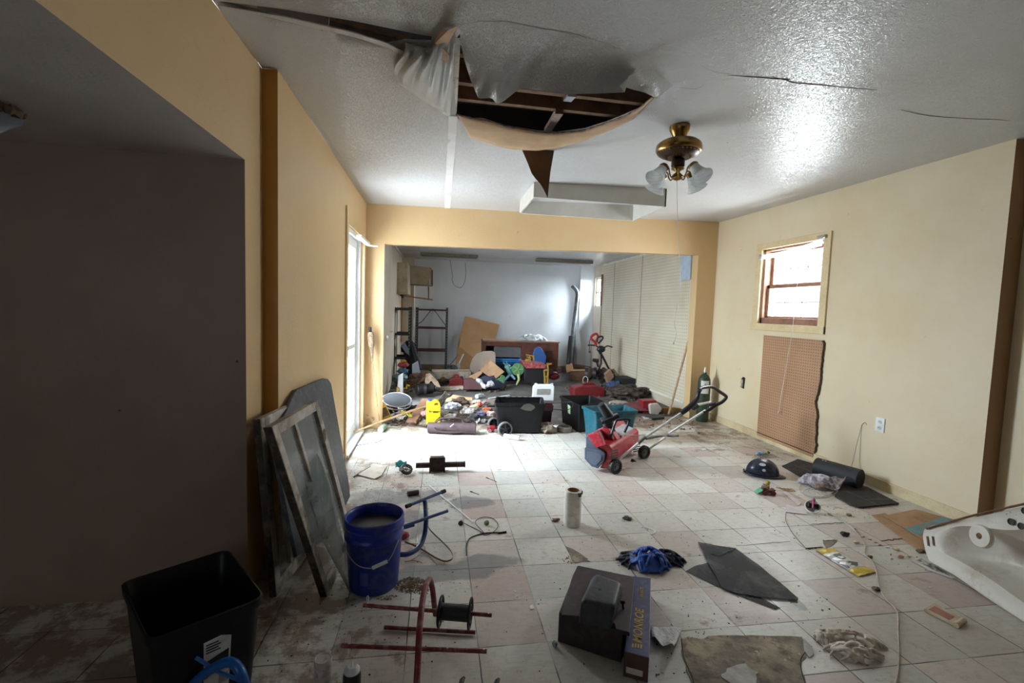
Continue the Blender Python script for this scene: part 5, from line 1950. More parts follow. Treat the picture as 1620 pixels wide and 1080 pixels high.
# ---- white enamel sink lying on its side against the wall
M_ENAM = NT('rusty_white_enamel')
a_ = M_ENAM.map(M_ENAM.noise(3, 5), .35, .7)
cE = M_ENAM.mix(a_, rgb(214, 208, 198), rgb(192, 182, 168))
cE = M_ENAM.mix(M_ENAM.map(M_ENAM.noise(2.3, 8, .75), .50, .66, 0, .8), cE, rgb(156, 134, 110))  # brown stains; deepened colour also stands in for the bowl's shade
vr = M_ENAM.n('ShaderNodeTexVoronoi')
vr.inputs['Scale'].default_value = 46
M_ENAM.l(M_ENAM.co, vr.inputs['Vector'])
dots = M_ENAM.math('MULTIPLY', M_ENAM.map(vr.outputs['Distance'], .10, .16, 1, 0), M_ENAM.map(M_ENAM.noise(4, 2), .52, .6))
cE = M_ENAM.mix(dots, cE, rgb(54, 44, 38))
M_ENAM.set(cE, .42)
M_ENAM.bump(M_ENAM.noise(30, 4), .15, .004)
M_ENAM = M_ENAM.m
M_RUSTE = pm('rust_streak', (120, 84, 60), .8, c2=(84, 58, 42), scale=20, bump=.4)
t = thing('white_sink', 'rust stained white enamel sink on its side at right edge', 'sink', (3.1, 2.2, 0))
# plane of the sink's deck: leans back on its lower edge; local axes traced from the photograph
A = at(1470, 886, .015)                     # lower left corner of the deck on the floor
Bp = at(1700, 1035, .0)                     # the lower edge runs toward the camera's right
C_ = aty(1462, 836, A.y + .05)              # upper left corner
C_ = Vector((A.x + .03, A.y + .06, C_.z))
ex = (Bp - A).normalized()
ey = (C_ - A)
ey = (ey - ex * ey.dot(ex)).normalized()
ez = ex.cross(ey).normalized()
if ez.dot(CAM - A) < 0:
    ez = -ez


def on_plane(x, y, o=0.0):
    d = ray(x, y)
    return CAM + d * ((A + ez * o - CAM).dot(ez) / d.dot(ez))


out = [(1461, 838), (1500, 826), (1540, 818), (1620, 800), (1700, 786), (1780, 1090), (1700, 1040), (1620, 984), (1560, 945), (1515, 913), (1480, 893), (1468, 884)]
O3 = [on_plane(x, y) for x, y in out]
inn = [(1486, 858), (1495, 842), (1520, 832), (1590, 838), (1680, 850), (1720, 1020), (1640, 968), (1570, 918), (1520, 888), (1490, 872)]
I3 = [on_plane(x, y) for x, y in inn]
O3s, I3s = smooth_path(O3, 5, True), smooth_path(I3, 6, True)


def resample(L, n):
    d = [0]
    for i in range(len(L)):
        d.append(d[-1] + (L[(i + 1) % len(L)] - L[i]).length)
    out = []
    j = 0
    for k in range(n):
        s_ = d[-1] * k / n
        while d[j + 1] < s_:
            j += 1
        out.append(L[j].lerp(L[(j + 1) % len(L)], (s_ - d[j]) / max(1e-9, d[j + 1] - d[j])))
    return out


O3 = resample(O3s, 80)
I3 = resample(I3s, 80)
ci = sum(I3, Vector()) / len(I3)
back = -ez
m = MB()
rings = [[p + back * .05 for p in O3], [p + back * .006 for p in O3], [p + ez * .004 for p in [q.lerp(ci, .012) for q in O3]], [q.lerp(ci, .03) for q in O3], [p.lerp(q, .75) for p, q in zip(O3, I3)], I3]
cent = on_plane(1640, 905)
for k, (f, dpt) in enumerate(((.05, .02), (.14, .07), (.26, .115), (.42, .145), (.62, .16), (.85, .17), (.97, .172))):
    rings.append([p.lerp(cent, f) + back * dpt for p in I3])
m.sweep(rings, cap=False)
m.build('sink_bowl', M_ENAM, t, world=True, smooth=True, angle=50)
# raised tap boss with hole, small holes, rust slots
def boss(px, py, r, hr, h=.014, squash=1.0):
    c = on_plane(px, py, .002)
    m = MB()
    m.lathe([(r, -.006), (r * .98, h * .6), (r * .92, h), (hr * 1.15, h), (hr, h * .6), (hr, -.02), (0, -.02)], c, 36, axis=ez, caps=False)
    return m, c
m, c = boss(1553, 848, .062, .016)
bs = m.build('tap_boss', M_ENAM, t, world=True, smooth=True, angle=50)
m = MB()
m.lathe([(.0165, .010), (.016, .0135), (0, .0128)], c, 28, axis=ez)
m.build('tap_hole', pm('rusty_dark_hole', (70, 50, 40), .9, c2=(120, 92, 64), scale=40), bs, world=True)
m = MB()
m.lathe([(.024, .0136), (.0165, .0146), (.0165, .010), (.024, .010)], c, 28, axis=ez, caps=False)
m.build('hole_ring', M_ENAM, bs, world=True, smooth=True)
for x, y in ((1600, 825), (1616, 832), (1622, 808)):
    c = on_plane(x, y, .006)
    m = MB()
    m.lathe([(.016, 0), (.017, .004), (.013, .004), (.012, .001), (0, .001)], c, 24, axis=ez)
    m.build('bolt_hole', M_DARKM, t, world=True, smooth=True)
for x, y in ((1467, 855), (1475.5, 855)):
    m = MB()
    m.bar(on_plane(x - .6, y - 7, .006), on_plane(x + 1.5, y + 8, .006), .009, .002, up=ez)
    m.build('rust_slot', M_RUSTE, t, world=True)
m = MB()
rr = [on_plane(x, y, .008) for x, y in ((1466, 836), (1500, 826), (1540, 815), (1575, 807), (1620, 797), (1680, 785))]
m.tube(smooth_path(rr, 5), [.006 + .003 * noise.noise(Vector((k * .9, 0, 0))) for k in range(26)], 6)
m.build('rusty_rim', M_RUSTE, t, world=True, smooth=True)

# ---- flattened cardboard and papers at the right wall
M_CB = pm('cardboard', (178, 142, 108), .8, c2=(158, 122, 90), scale=4, grime=(120, 88, 62), gscale=12, gamt=.3)
t = thing('flattened_carton', 'flattened tan cardboard with faded blue band by the right wall', 'cardboard', (3.5, 2.85, 0))
m = MB()
m.prism([at(x, y, .012) for x, y in ((1399, 816), (1448, 806), (1512, 823), (1520, 840), (1470, 860), (1462, 855))], (0, 0, .004))
m.build('upper_flap', M_CB, t, world=True)
m = MB()
m.prism([at(x, y, .003) for x, y in ((1379, 815), (1400, 812), (1470, 856), (1500, 890), (1450, 868), (1420, 846))], (0, 0, .004))
m.build('lower_flap', M_CB, t, world=True)
m = MB()
m.prism([at(x, y, .0165) for x, y in ((1432, 836), (1492, 818), (1511, 823), (1512, 826), (1452, 846))], (0, 0, .0006))
m.build('blue_band', pm('faded_blue_print', (92, 138, 150), .7, c2=(110, 150, 158), scale=12), t, world=True)
bt = at(1466, 829, .0175)
text('band_lettering', 'THE SHOPPING', .035, M_CB, frame(at(1466, 831, .0175), at(1490, 824, 0) - at(1440, 838, 0), (-.3, 1, 0)), t, sx=.8)
t = thing('photo_sheet', 'white bordered dark printed picture sheet half under the sink', 'picture sheet', (2.97, 2.25, 0))
m = MB()
m.prism([at(x, y, .003) for x, y in ((1440, 886), (1456, 880), (1500, 903), (1512, 914), (1506, 915), (1470, 902))], (0, 0, .001))
m.build('white_border', M_STICK, t, world=True)
m = MB()
m.prism([at(x, y, .0045) for x, y in ((1448, 886), (1458, 883), (1498, 905), (1503, 911), (1472, 899))], (0, 0, .0004))
m.build('picture', pm('dark_photo', (46, 36, 34), .4, c2=(190, 184, 176), scale=34, amt=.8), t, world=True)
# shells, lumps
rs = random.Random(5)
SHL = ['pinkish shell lying furthest left in the shell line, by the cable', 'pale shell nearest the dark wall side, topmost of the line', 'pale shell second along from the top of the shell line', 'pale shell third along from the top of the shell line', 'pale shell fourth along from the top of the shell line', 'pale shell fifth along, left of the large pair', 'pale shell touching the upper large brown shell', 'large brown shell in the upper part of the cluster', 'largest brown shell low in the cluster near the sink', 'lone small shell below the shell cluster', 'small shell at the right end, closest to the sink']
M_SHELL = pm('pinkish_shell', (206, 170, 140), .4, c2=(232, 222, 208), scale=30)
tan = [(1355, 857, .016, 'largest left shell'), (1365, 848, .010, ''), (1376, 852, .010, ''), (1384, 857, .011, ''), (1392, 861, .010, ''), (1404, 865, .010, ''), (1413, 866, .009, ''), (1419, 868, .016, ''), (1424, 879, .020, ''), (1410, 883, .009, ''), (1438, 879, .010, '')]
for k, (x, y, r, lab) in enumerate(tan):
    m = MB()
    m.blob(at(x, y, r * .45), r, 2, .35, 2.5, k, (1.2, .9, .5))
    tag(m.build('seashell', M_SHELL, smooth=True), SHL[k], 'shell', 'line of shells by the white cable')
for k, (x, y, r, c, lab, nm) in enumerate(((1336, 844, .022, (44, 42, 44), 'black crumpled lump on the tiles left of the shells', 'rubber_lump'), (1376, 881, .013, (92, 80, 68), 'small grey brown lump touching the white cable below the shells', 'dirt_clod'), (1377, 902, .0, 0, 0, 0), (1387, 931, .016, (112, 98, 82), 'grey brown clod left of the white cable near the yellow bag', 'dirt_clod'), (1456, 871, .018, (110, 92, 78), 'brown grey clod next to the sink lower left corner', 'dirt_clod'), (1343, 814, .014, (150, 146, 100), 'small olive green cap on tiles right of the round toy', 'bottle_cap'), (1224, 1008, .0, 0, 0, 0))):
    if not r:
        continue
    m = MB()
    m.blob(at(x, y, r * .5), r, 2, .6, 3, k + 40, (1.3, 1, .7))
    tag(m.build(nm, pm('lump%d' % k, c, .8, scale=30), smooth=False), lab, 'lump' if nm != 'bottle_cap' else 'cap')
# raised broken tile edges
for k, (a, b, r) in enumerate((((1275, 868), (1302, 865), .0026), ((1283, 829), (1340, 826), .0018), ((1394, 855), (1432, 851), .0028), ((1302, 855), (1324, 854), .003), ((1165, 863), (1250, 856), .0012), ((1160, 733), (1210, 731), .001))):
    m = MB()
    pa, pb_ = at(*a, .002), at(*b, .002)
    m.tube([pa.lerp(pb_, i / 16) + Vector((0, .014 * noise.noise(Vector((i * .5, k * 4, 0))) * min(1, i, 16 - i), 0)) for i in range(17)], [r * (.6 + .4 * math.sin(PI * i / 16)) for i in range(17)], 5)
    m.build('lifted_tile_edge', pm('dark_tile_edge', (78, 64, 52), .9, c2=(110, 92, 74), scale=40), floor)
m = MB()
m.prism(rough_outline([at(x, y, .0008) for x, y in ((1302, 856), (1325, 854), (1318, 862), (1306, 866))], 3, .006, 3), (0, 0, .0015))
m.build('chipped_tile_spot', M_SUB, floor)

# ---- things by the right wall: helmet, roll, mat, bag, wire, toys
M_HEL = pm('navy_helmet_plastic', (30, 38, 62), .28, c2=(22, 28, 48), scale=6, grime=(120, 124, 134), gscale=24, gamt=.15)
hc = at(1216, 752)
t = thing('hard_hat', 'dark navy hard hat with white stickers on the floor by the wall', 'helmet', (3.0, 3.77, 0), rz=math.radians(-28))
m = MB()
def dome(u, v):
    a = u * 2 * PI
    ph = v * PI / 2
    r = math.cos(ph) ** .9
    x = .138 * r * math.cos(a)
    y = .108 * r * math.sin(a)
    z = .022 + .125 * math.sin(ph)
    z += .007 * math.exp(-(y / .012) ** 2) * math.sin(ph)
    return Vector((x, y, z))
m.grid(48, 14, lambda u, v: dome(u, v * .995), closed_u=True)
m.build('crown', M_HEL, t, smooth=True, angle=180, thick=.003)
m = MB()
def brim(u, v):
    a = u * 2 * PI
    ext = .012 + .045 * max(0, math.cos(a)) ** 2
    return Vector(((.137 + ext * v) * math.cos(a), (.107 + .012 * v) * math.sin(a), .022 - .012 * v - .006 * v * max(0, math.cos(a))))
m.grid(48, 4, brim, closed_u=True)
m.build('brim', M_HEL, t, smooth=True, angle=180, thick=.004)
for nm, a, ph, rx, rz_ in (('large_sticker', -1.75, .85, .034, .016), ('round_sticker', -1.62, .42, .014, .012)):
    m = MB()
    m.grid(20, 5, lambda u, v: (lambda p: p + (p - Vector((0, 0, .03))).normalized() * .0025)(dome((a + rx / .12 * v * math.cos(u * 2 * PI)) / (2 * PI), (ph + rz_ / .12 * v * math.sin(u * 2 * PI)) / (PI / 2))), closed_u=True)
    m.build(nm, M_STICK, t, smooth=True)
m = MB()
m.tube([(-.15, -.03, .02), (-.155, .0, .012), (-.15, .03, .02)], .008, 8)
m.build('rear_strap', M_BLKP, t, smooth=True)

M_FOAM = pm('black_speckled_foam', (44, 46, 52), .6, c2=(34, 36, 40), scale=120, bump=.5, bscale=200)
ra, rb_ = Vector((3.50, 3.92, .092)), Vector((3.615, 3.33, .092))
ra, rb_ = at(1292, 738, .09), at(1361, 758, .09)
ra.x, rb_.x = min(ra.x, 3.70), min(rb_.x, 3.72)
t = thing('foam_roll', 'thick black foam roll lying on its side along the right wall', 'foam roll', tuple(ra))
m = MB()
m.cyl(ra, rb_, .085, n=40)
m.build('rolled_foam', M_FOAM, t, world=True, smooth=True)
u, v = axes(rb_ - ra)
dd = (rb_ - ra).normalized()
m = MB()
sp = []
for k in range(60):
    a = k * .42
    r = .008 + .076 * k / 59
    sp.append(rb_ + dd * .001 + (u * math.cos(a) + v * math.sin(a)) * r)
m.tube(sp, .0014, 4)
m.build('spiral_end', M_DARKM, t, world=True)
m = MB()
for k in (0, 1):
    p = ra.lerp(rb_, .16 + .07 * k)
    m.box(p + Vector((-.02, -.01, .0835)), (.012, .012, .002))
m.build('white_specks', M_STICK, t, world=True)
M_MAT = pm('dark_rubber_mat', (52, 50, 50), .8, c2=(38, 36, 36), scale=20, grime=(90, 76, 62), gscale=18, gamt=.4, bump=.3)
t = thing('rubber_mats', 'dark flat rubber mat with seams under the black foam roll', 'mat', (3.4, 3.5, 0))
m = MB()
m.prism([at(x, y, .002) for x, y in ((1237, 738), (1262, 727), (1300, 738), (1330, 760), (1300, 770), (1262, 752))], (0, 0, .010))
m.build('far_mat', M_MAT, t, world=True, bevel=.002)
m = MB()
m.prism([at(x, y, .002) for x, y in ((1316, 782), (1335, 762), (1372, 772), (1422, 798), (1360, 804), (1345, 800))], (0, 0, .014))
m.build('near_mat', M_MAT, t, world=True, bevel=.002)
m = MB()
m.bar(at(1340, 777, .017), at(1395, 801, .017), .003, .001)
m.bar(at(1368, 790, .017), at(1418, 789, .017), .003, .001)
m.bar(at(1258, 736, .013), at(1300, 752, .013), .003, .001)
m.build('mat_seam', pm('grey_seam', (120, 118, 114), .7), t, world=True)
t = thing('printed_bag', 'white printed paper bag with purple marks against the foam roll', 'bag', tuple(at(1300, 765)))
M_PBAG = pm('patterned_bag', (214, 208, 214), .5, c2=(120, 110, 120), scale=34, amt=.7, grime=(118, 56, 92), gscale=7, gamt=.5)
c4 = [at(1258, 760, .012), at(1285, 747, .10), at(1336, 756, .12), at(1322, 775, .01), at(1300, 769, .01)]
def pbag(u, v):
    a = at(1258, 762, .01).lerp(at(1325, 777, .01), u)
    b = at(1276, 748, .085).lerp(at(1338, 757, .10), u)
    p = a.lerp(b, v)
    p.z += .05 * math.sin(PI * v) * math.sin(PI * min(1, u * 1.2)) + .018 * noise.noise(Vector((u * 6, v * 5, 2)))
    p.y -= .04 * math.sin(PI * v) * math.sin(PI * u)
    return p
m = MB()
m.grid(34, 22, pbag)
m.build('bag_sheet', M_PBAG, t, world=True, smooth=True, angle=180, thick=.001)
m = MB()
m.blob(at(1300, 768, .03), .05, 3, .4, 4, 12, (1.5, .9, .7))
m.build('bag_filling', pm('clear_crinkle_bag', (166, 150, 146), .3, c2=(120, 96, 92), scale=30), t, world=True, smooth=True)
M_WIREW = pm('grey_white_wire', (176, 172, 166), .5)
t = thing('coiled_wire', 'loose coil of thin grey wire in front of the printed bag', 'wire', tuple(at(1300, 778)))
for k, (cx_, cy_, rx_, ry_) in enumerate(((1293, 772, 28, 14), (1303, 776, 24, 10), (1297, 779, 26, 9), (1310, 773, 16, 10))):
    m = MB()
    m.tube(smooth_path([at(cx_ + rx_ * math.cos(a), cy_ + ry_ * math.sin(a), .006 + .004 * k) for a in [i * 2 * PI / 14 for i in range(13)]], 4), .0022, 6)
    m.build('wire_loop', M_WIREW, t, world=True, smooth=True)
m = MB()
for k in range(9):
    x, y = 1290 + 5 * (k * 7 % 9), 768 + 3 * (k * 5 % 5)
    m.tube(smooth_path([at(x - 16, y + 2, .006), at(x, y - 4, .014), at(x + 16, y + 6, .006)], 4), .0012, 5)
m.build('tangled_strands', M_DARKM, t, world=True)
m = MB()
m.tube(smooth_path([at(1330, 765, .12), atx(1346, 740, 3.72), atx(1356, 700, 3.80), atx(1363, 672, XR - .004)], 8), .003, 6)
m.tube(smooth_path([atx(1363, 672, XR - .004), atx(1368, 668, XR - .006), atx(1371, 672, XR - .003)], 4), .003, 6)
tag(m.build('wall_wire', M_WIREW, smooth=True), 'thin grey wire rising from the foam roll to a hole in the wall', 'wire')

# small toys (plain stand-ins)
t = thing('toy_car', 'small dark red toy car with green scoop and yellow headed rider', 'toy car', tuple(at(1212, 782)))
M_TRED = pm('toy_dark_red', (112, 34, 30), .4, c2=(84, 26, 24), scale=30)
M_TGRN = pm('toy_green', (96, 176, 130), .4, c2=(70, 150, 108), scale=30)
M_TYEL = pm('toy_ochre', (172, 146, 58), .5, c2=(140, 116, 44), scale=40)
k0 = at(1212, 781)
ux = (at(1230, 783) - at(1196, 781)).normalized()
Rm = Matrix((ux, Vector((-ux.y, ux.x, 0)), Vector((0, 0, 1)))).transposed()
def L_(x, y, z):
    return k0 + Rm @ Vector((x, y, z))
m = MB()
m.box(L_(.015, 0, .030), (.085, .05, .022), Rm)
m.box(L_(-.022, 0, .045), (.03, .044, .02), Rm)
m.box(L_(.055, 0, .042), (.02, .054, .008), Rm)
m.build('body', M_TRED, t, world=True, bevel=.004, smooth=True)
for sx_ in (-.022, .045):
    for sy in (-.03, .03):
        m = MB()
        m.cyl(L_(sx_, sy - .007, .019), L_(sx_, sy + .007, .019), .018, n=18)
        m.build('wheel', M_TRED, t, world=True, bevel=.002, smooth=True)
m = MB()
m.grid(10, 2, lambda u, v: L_(-.056 - .018 * math.cos(u * PI), -.03 + .06 * v, .006 + .034 * u))
m.build('front_scoop', M_TGRN, t, world=True, thick=.005)
m = MB()
m.box(L_(-.030, -.01, .066), (.034, .004, .020), Rm)
m.build('number_plate', pm('toy_pale_blue', (190, 214, 220), .4), t, world=True)
m = MB()
m.blob(L_(.008, 0, .095), .018, 3, .05)
m.build('rider_head', M_TYEL, t, world=True, smooth=True)
m = MB()
m.lathe([(.010, 0), (.014, .012), (.010, .035), (.006, .040)], L_(.010, 0, .045), 16)
m.cyl(L_(.01, -.012, .075), L_(-.012, -.016, .058), .004, n=8)
m.cyl(L_(.01, .012, .075), L_(-.012, .016, .058), .004, n=8)
m.build('rider_body', M_TYEL, t, world=True, smooth=True)
m = MB()
m.blob(L_(-.018, .008, .072), .013, 2, .1)
m.build('round_lamp', pm('toy_salmon', (176, 100, 84), .5), t, world=True, smooth=True)
t = thing('round_toy', 'round white rimmed toy disc with black and pink parts', 'toy', tuple(at(1286, 808)))
c = at(1286, 801, .045)
ax = (CAM - c).normalized() * .8 + Vector((0, 0, .5))
ax.normalize()
u, v = axes(ax)
m = MB()
m.lathe([(.0, -.028), (.03, -.022), (.047, -.008), (.052, 0), (.049, .004), (.044, .0)], c, 32, axis=ax, caps=False)
m.build('white_shell', M_VINYL, t, world=True, smooth=True)
m = MB()
for s1 in (-1, 1):
    m.cyl(c + u * .02 * s1 + ax * .0 - v * .012, c + u * .02 * s1 + ax * .004 + v * .022, .017, n=14)
m.build('black_rollers', M_BLKP, t, world=True, smooth=True)
M_PINK = pm('toy_pink', (206, 120, 146), .4, c2=(180, 92, 116), scale=30)
m = MB()
m.cyl(c - v * .025 + ax * .022, c + v * .03 + ax * .022, .006, n=10)
m.cyl(c - u * .022 + v * .018 + ax * .022, c + u * .022 + v * .018 + ax * .022, .005, n=10)
m.blob(c + v * .05 + ax * .01, .014, 2, .15)
m.build('pink_frame', M_PINK, t, world=True, smooth=True)
M_STRIPW = pm('translucent_white_strip', (214, 204, 206), .4, c2=(196, 182, 182), scale=9)
for L, lab in ((((1239, 779), (1244, 777), (1268, 796), (1263, 800)), 'white plastic strip pointing to the round toy, the farther one'), (((1243, 799), (1246, 798), (1276, 808), (1276, 814), (1243, 810)), 'white plastic strip touching the round toy, the nearer one')):
    m = MB()
    m.prism([at(x, y, .003) for x, y in L], (0, 0, .003))
    tag(m.build('plastic_strip', M_STRIPW, bevel=.001), lab, 'strip')
m = MB()
for k in range(5):
    m.tube(smooth_path([at(1228 + 5 * k, 770 + k, .004), at(1236 + 4 * k, 773, .010), at(1246 + 3 * k, 777, .004)], 3), .0035, 5)
tag(m.build('tan_string', pm('tan_fibre', (150, 116, 76), .9)), 'small tangle of tan fibre on the floor right of the toy car', 'string')
t = thing('blue_toy_bits', 'small light blue and yellow plastic toy lying behind the hard hat', 'toy', tuple(at(1207, 720)))
for k, (dx_, dz, r, c) in enumerate(((-.035, .02, .022, (130, 160, 214)), (.0, .028, .026, (170, 200, 216)), (.045, .022, .024, (196, 204, 120)), (.075, .03, .016, (50, 56, 40)))):
    m = MB()
    m.blob(at(1205, 720) + Vector((dx_, 0, dz)), r, 2, .5, 3, k + 60, (1.3, 1, .8))
    m.build('toy_piece', pm('toybit%d' % k, c, .35), t, world=True)
m = MB()
for k in range(6):
    m.tube(smooth_path([at(1190 + 4 * k, 724, .004), at(1200 + 4 * k, 718, .02), at(1212 + 4 * k, 724, .004)], 3), .002, 5)
m.build('tangled_line', pm('grey_line', (130, 132, 136), .5), t, world=True)
# ================================================================= snow thrower and bins
M_SRED = pm('thrower_red_plastic', (176, 34, 52), .35, c2=(150, 26, 42), scale=9, grime=(208, 150, 150), gscale=26, gamt=.2)
M_SGREY = pm('thrower_grey_side', (84, 92, 112), .5, c2=(66, 72, 90), scale=9)
M_SBLK = pm('thrower_black_plastic', (34, 36, 42), .4, c2=(24, 26, 30), scale=9)
M_ALU = pm('aluminium_tube', (226, 224, 220), .3, .15, c2=(190, 188, 184), scale=14)
t = thing('snow_thrower', 'red electric snow thrower with long silver tube handle in mid room', 'snow thrower', (1.72, 4.15, 0))
# body: side outlines traced at the near side (plane through the left side), pushed along the machine's width
g0 = at(960, 741, .02)                      # lowest front point
wv_ = Vector((.52, .0, 0))                  # across
fdir = Vector((.97, .24, 0)).normalized()   # toward the handle
# auger housing side plate (grey) faces the camera; plane y ~ const
Yn, Yf = 3.98, 4.40


def sn(x, y, Y=None):
    return aty(x, y, Y or Yn)


P0_ = at(961, 742, .04)                     # rear lower corner nearest the camera
P0_.z = 0
WD = Vector((.67, .74, 0))                  # across the machine
LD = Vector((-.74, .67, 0))                 # toward its front


def sp_(x, y, o=0.0):                       # on the near side panel
    return atp(x, y, P0_, P0_ + LD) + WD * o


def rp_(x, y, o=0.0):                       # on the rear panel
    return atp(x, y, P0_ - LD * (o + .045), P0_ - LD * (o + .045) + WD)


def shell(nm, L, mat, o0, o1, bev=.006):
    m = MB()
    m.prism([sp_(x, y, o0) for x, y in L], WD * (o1 - o0))
    return m.build(nm, mat, t, world=True, bevel=bev)


shell('auger_housing', [(926, 692), (930, 688), (938, 700), (947, 710), (956, 716), (955, 728), (946, 739), (936, 736), (926, 724)], M_SGREY, .01, .80)
shell('side_plate', [(926, 707), (932, 708), (952, 712), (958, 716), (957, 727), (947, 740), (937, 737), (926, 725)], M_SGREY, -.02, .01)
shell('plate_raised_panel', [(930, 712), (950, 716), (954, 719), (953, 726), (945, 735), (938, 733), (930, 724)], pm('thrower_grey_panel', (96, 104, 124), .45), -.026, -.018, .003)
body = shell('engine_cover', [(930, 687), (936, 686), (944, 697), (952, 703), (962, 705), (966, 710), (966, 730), (961, 742), (947, 741), (957, 728), (958, 716), (944, 708)], M_SRED, .02, .80, .008)
m = MB()
m.prism([sp_(x, y, -.015) for x, y in ((929, 687), (940, 684), (949, 686), (957, 704), (944, 708), (938, 700))], WD * .05)
m.prism([sp_(x, y, .20) for x, y in ((930, 687), (940, 683), (950, 686), (958, 704), (944, 708), (938, 700))], WD * .05)
m.build('shroud_cheeks', M_SRED, t, world=True, bevel=.006)
m = MB()
m.prism([sp_(x, y, .02) for x, y in ((930, 688), (938, 686), (950, 703), (944, 708))], WD * .2)
wp = m.build('warning_panel', pm('deep_red_panel', (112, 18, 36), .4), t, world=True, bevel=.001)
m = MB()
m.prism([sp_(x, y, .24) for x, y in ((934, 690), (944, 688), (952, 690), (962, 706), (950, 708))], WD * .10)
m.build('upper_shroud', M_SRED, t, world=True, bevel=.01)
m = MB()
for k in range(3):
    m.bar(sp_(939, 689, .06 + .045 * k) + Vector((0, 0, .004)), sp_(947.5, 701, .06 + .045 * k) + Vector((0, 0, .004)), .016, .003)
m.build('warning_print', M_STICK, wp, world=True)
for x0_ in (966, 1003):
    for k in range(4):
        y0_ = (712 if x0_ == 966 else 703) + (4.0 if x0_ == 966 else 3.2) * k
        w__ = 12 if x0_ == 966 else 10
        m = MB()
        m.prism([rp_(x0_, y0_ + 1.2, .006), rp_(x0_ + w__, y0_ - 1.4, .006), rp_(x0_ + w__, y0_ + .2, .006), rp_(x0_, y0_ + 2.8, .006)], LD * .008)
        m.build('vent_slot', M_SBLK, body, world=True)
# silver deck panel behind the chute
m = MB()
m.prism([sp_(x, y, .36) for x, y in ((944, 693), (962, 701), (962, 706), (944, 699))], WD * .34)
m.build('deck_panel', pm('silver_deck', (176, 172, 178), .4), t, world=True, bevel=.002)
# discharge chute
m = MB()
m.tube([sn(966, 690, Yn + .22), sn(962, 668, Yn + .22), sn(961, 664, Yn + .22)], [.058, .052, .05], 18)
m.build('chute_base', M_SBLK, t, world=True, smooth=True, bevel=.002)
m = MB()
m.tube([sn(966, 662, Yn + .22), sn(958, 650, Yn + .22), sn(951, 639, Yn + .22)], [.052, .046, .040], 18)
m.build('chute_deflector', M_SBLK, t, world=True, smooth=True)
m = MB()
m.bar(sn(953, 666, Yn + .2), sn(976, 656, Yn + .2), .12, .035)
m.cyl(sn(954, 668, Yn + .12), sn(954, 668, Yn + .30), .016, n=12)
m.build('chute_hinge', M_SBLK, t, world=True, bevel=.004)
m = MB()
m.bar(sn(969, 658, Yn + .18), sn(977, 654, Yn + .18), .03, .012)
m.build('hinge_knob', M_ALU, t, world=True)
# square carrying handle
m = MB()
L = [(967, 688), (974, 667), (980, 664), (995, 663), (995, 667), (988, 684)]
m.tube(smooth_path([sn(x, y, Yn + .10) for x, y in L], 3), .012, 8)
m.tube([sn(967, 688, Yn + .10), sn(963, 690, Yn + .10)], .02, 8)
m.build('carry_handle', M_SBLK, t, world=True, smooth=True)
# wheels
for nm, c_, n0 in (('near', sn(973, 745, 3.90), 0), ('far', sn(1018, 736, 4.30), 1)):
    c_.z = max(c_.z, .062)
    ax = Vector((.35, -1, 0)).normalized()
    m = MB()
    m.lathe([(.040, -.022), (.058, -.024), (.064, -.016), (.064, .016), (.058, .024), (.040, .022)], c_, 28, axis=ax, caps=False)
    for k in range(20):
        a = 2 * PI * k / 20
        u, v = axes(ax)
        d_ = u * math.cos(a) + v * math.sin(a)
        m.bar(c_ + d_ * .064 - ax * .018, c_ + d_ * .064 + ax * .018, .010, .008, up=d_)
    wl_ = m.build('wheel', pm('black_tread_rubber', (30, 30, 32), .6), t, world=True, smooth=True)
    m = MB()
    m.lathe([(.042, -.014), (.040, .012), (.028, .006), (.014, .008), (.012, .020), (0, .020)], c_, 24, axis=ax)
    m.build('wheel_hub', pm('grey_hub', (104, 106, 112), .4), wl_, world=True, smooth=True)
m = MB()
m.cyl(sn(976, 743, 3.92), sn(1014, 736, 4.26), .006, n=8)
m.build('axle', M_ALU, t, world=True)
m = MB()
m.bar(sn(1000, 728, 4.2), sn(1016, 740, 4.26), .03, .03)
m.bar(sn(962, 738, Yn + .06), sn(973, 745, 3.95), .02, .02)
m.build('wheel_bracket', M_SBLK, t, world=True)
# handle tubes
lt = [aty(974, 731, 3.96), aty(1012, 699, 3.96), aty(1021, 691, 3.97), aty(1077, 654, 4.02)]
m = MB()
m.tube([lt[0], lt[1]], .012, 10)
m.tube([lt[2], lt[3]], .013, 10)
m.build('handle_tube', M_ALU, t, world=True, smooth=True)
m = MB()
m.tube([lt[1] + (lt[1] - lt[0]) * -.06, lt[2]], .015, 10)
m.build('tube_clamp', pm('grey_clamp', (110, 108, 110), .4, .3), t, world=True, smooth=True)
rt = [aty(1010, 722, 4.36), aty(1052, 692, 4.36), aty(1061, 684, 4.36), aty(1116, 649, 4.36)]
m = MB()
m.tube([rt[0], rt[1]], .012, 10)
m.tube([rt[2] - (rt[3] - rt[2]) * .05, rt[3]], .013, 10)
m.build('handle_tube', M_ALU, t, world=True, smooth=True)
m = MB()
m.bar(aty(1021, 694, 3.98), aty(1056, 687, 4.34), .028, .014)
m.cyl(aty(1056, 689, 4.30), aty(1073, 689, 4.20), .010, n=10)
m.build('cross_brace', M_SBLK, t, world=True, smooth=True)
m = MB()
m.cyl(aty(980, 688, 4.05), aty(1030, 688, 4.05), .004, n=6)
m.cyl(aty(1030, 688, 4.05), aty(1058, 688, 4.3), .004, n=6)
m.build('crank_rod', M_ALU, t, world=True)
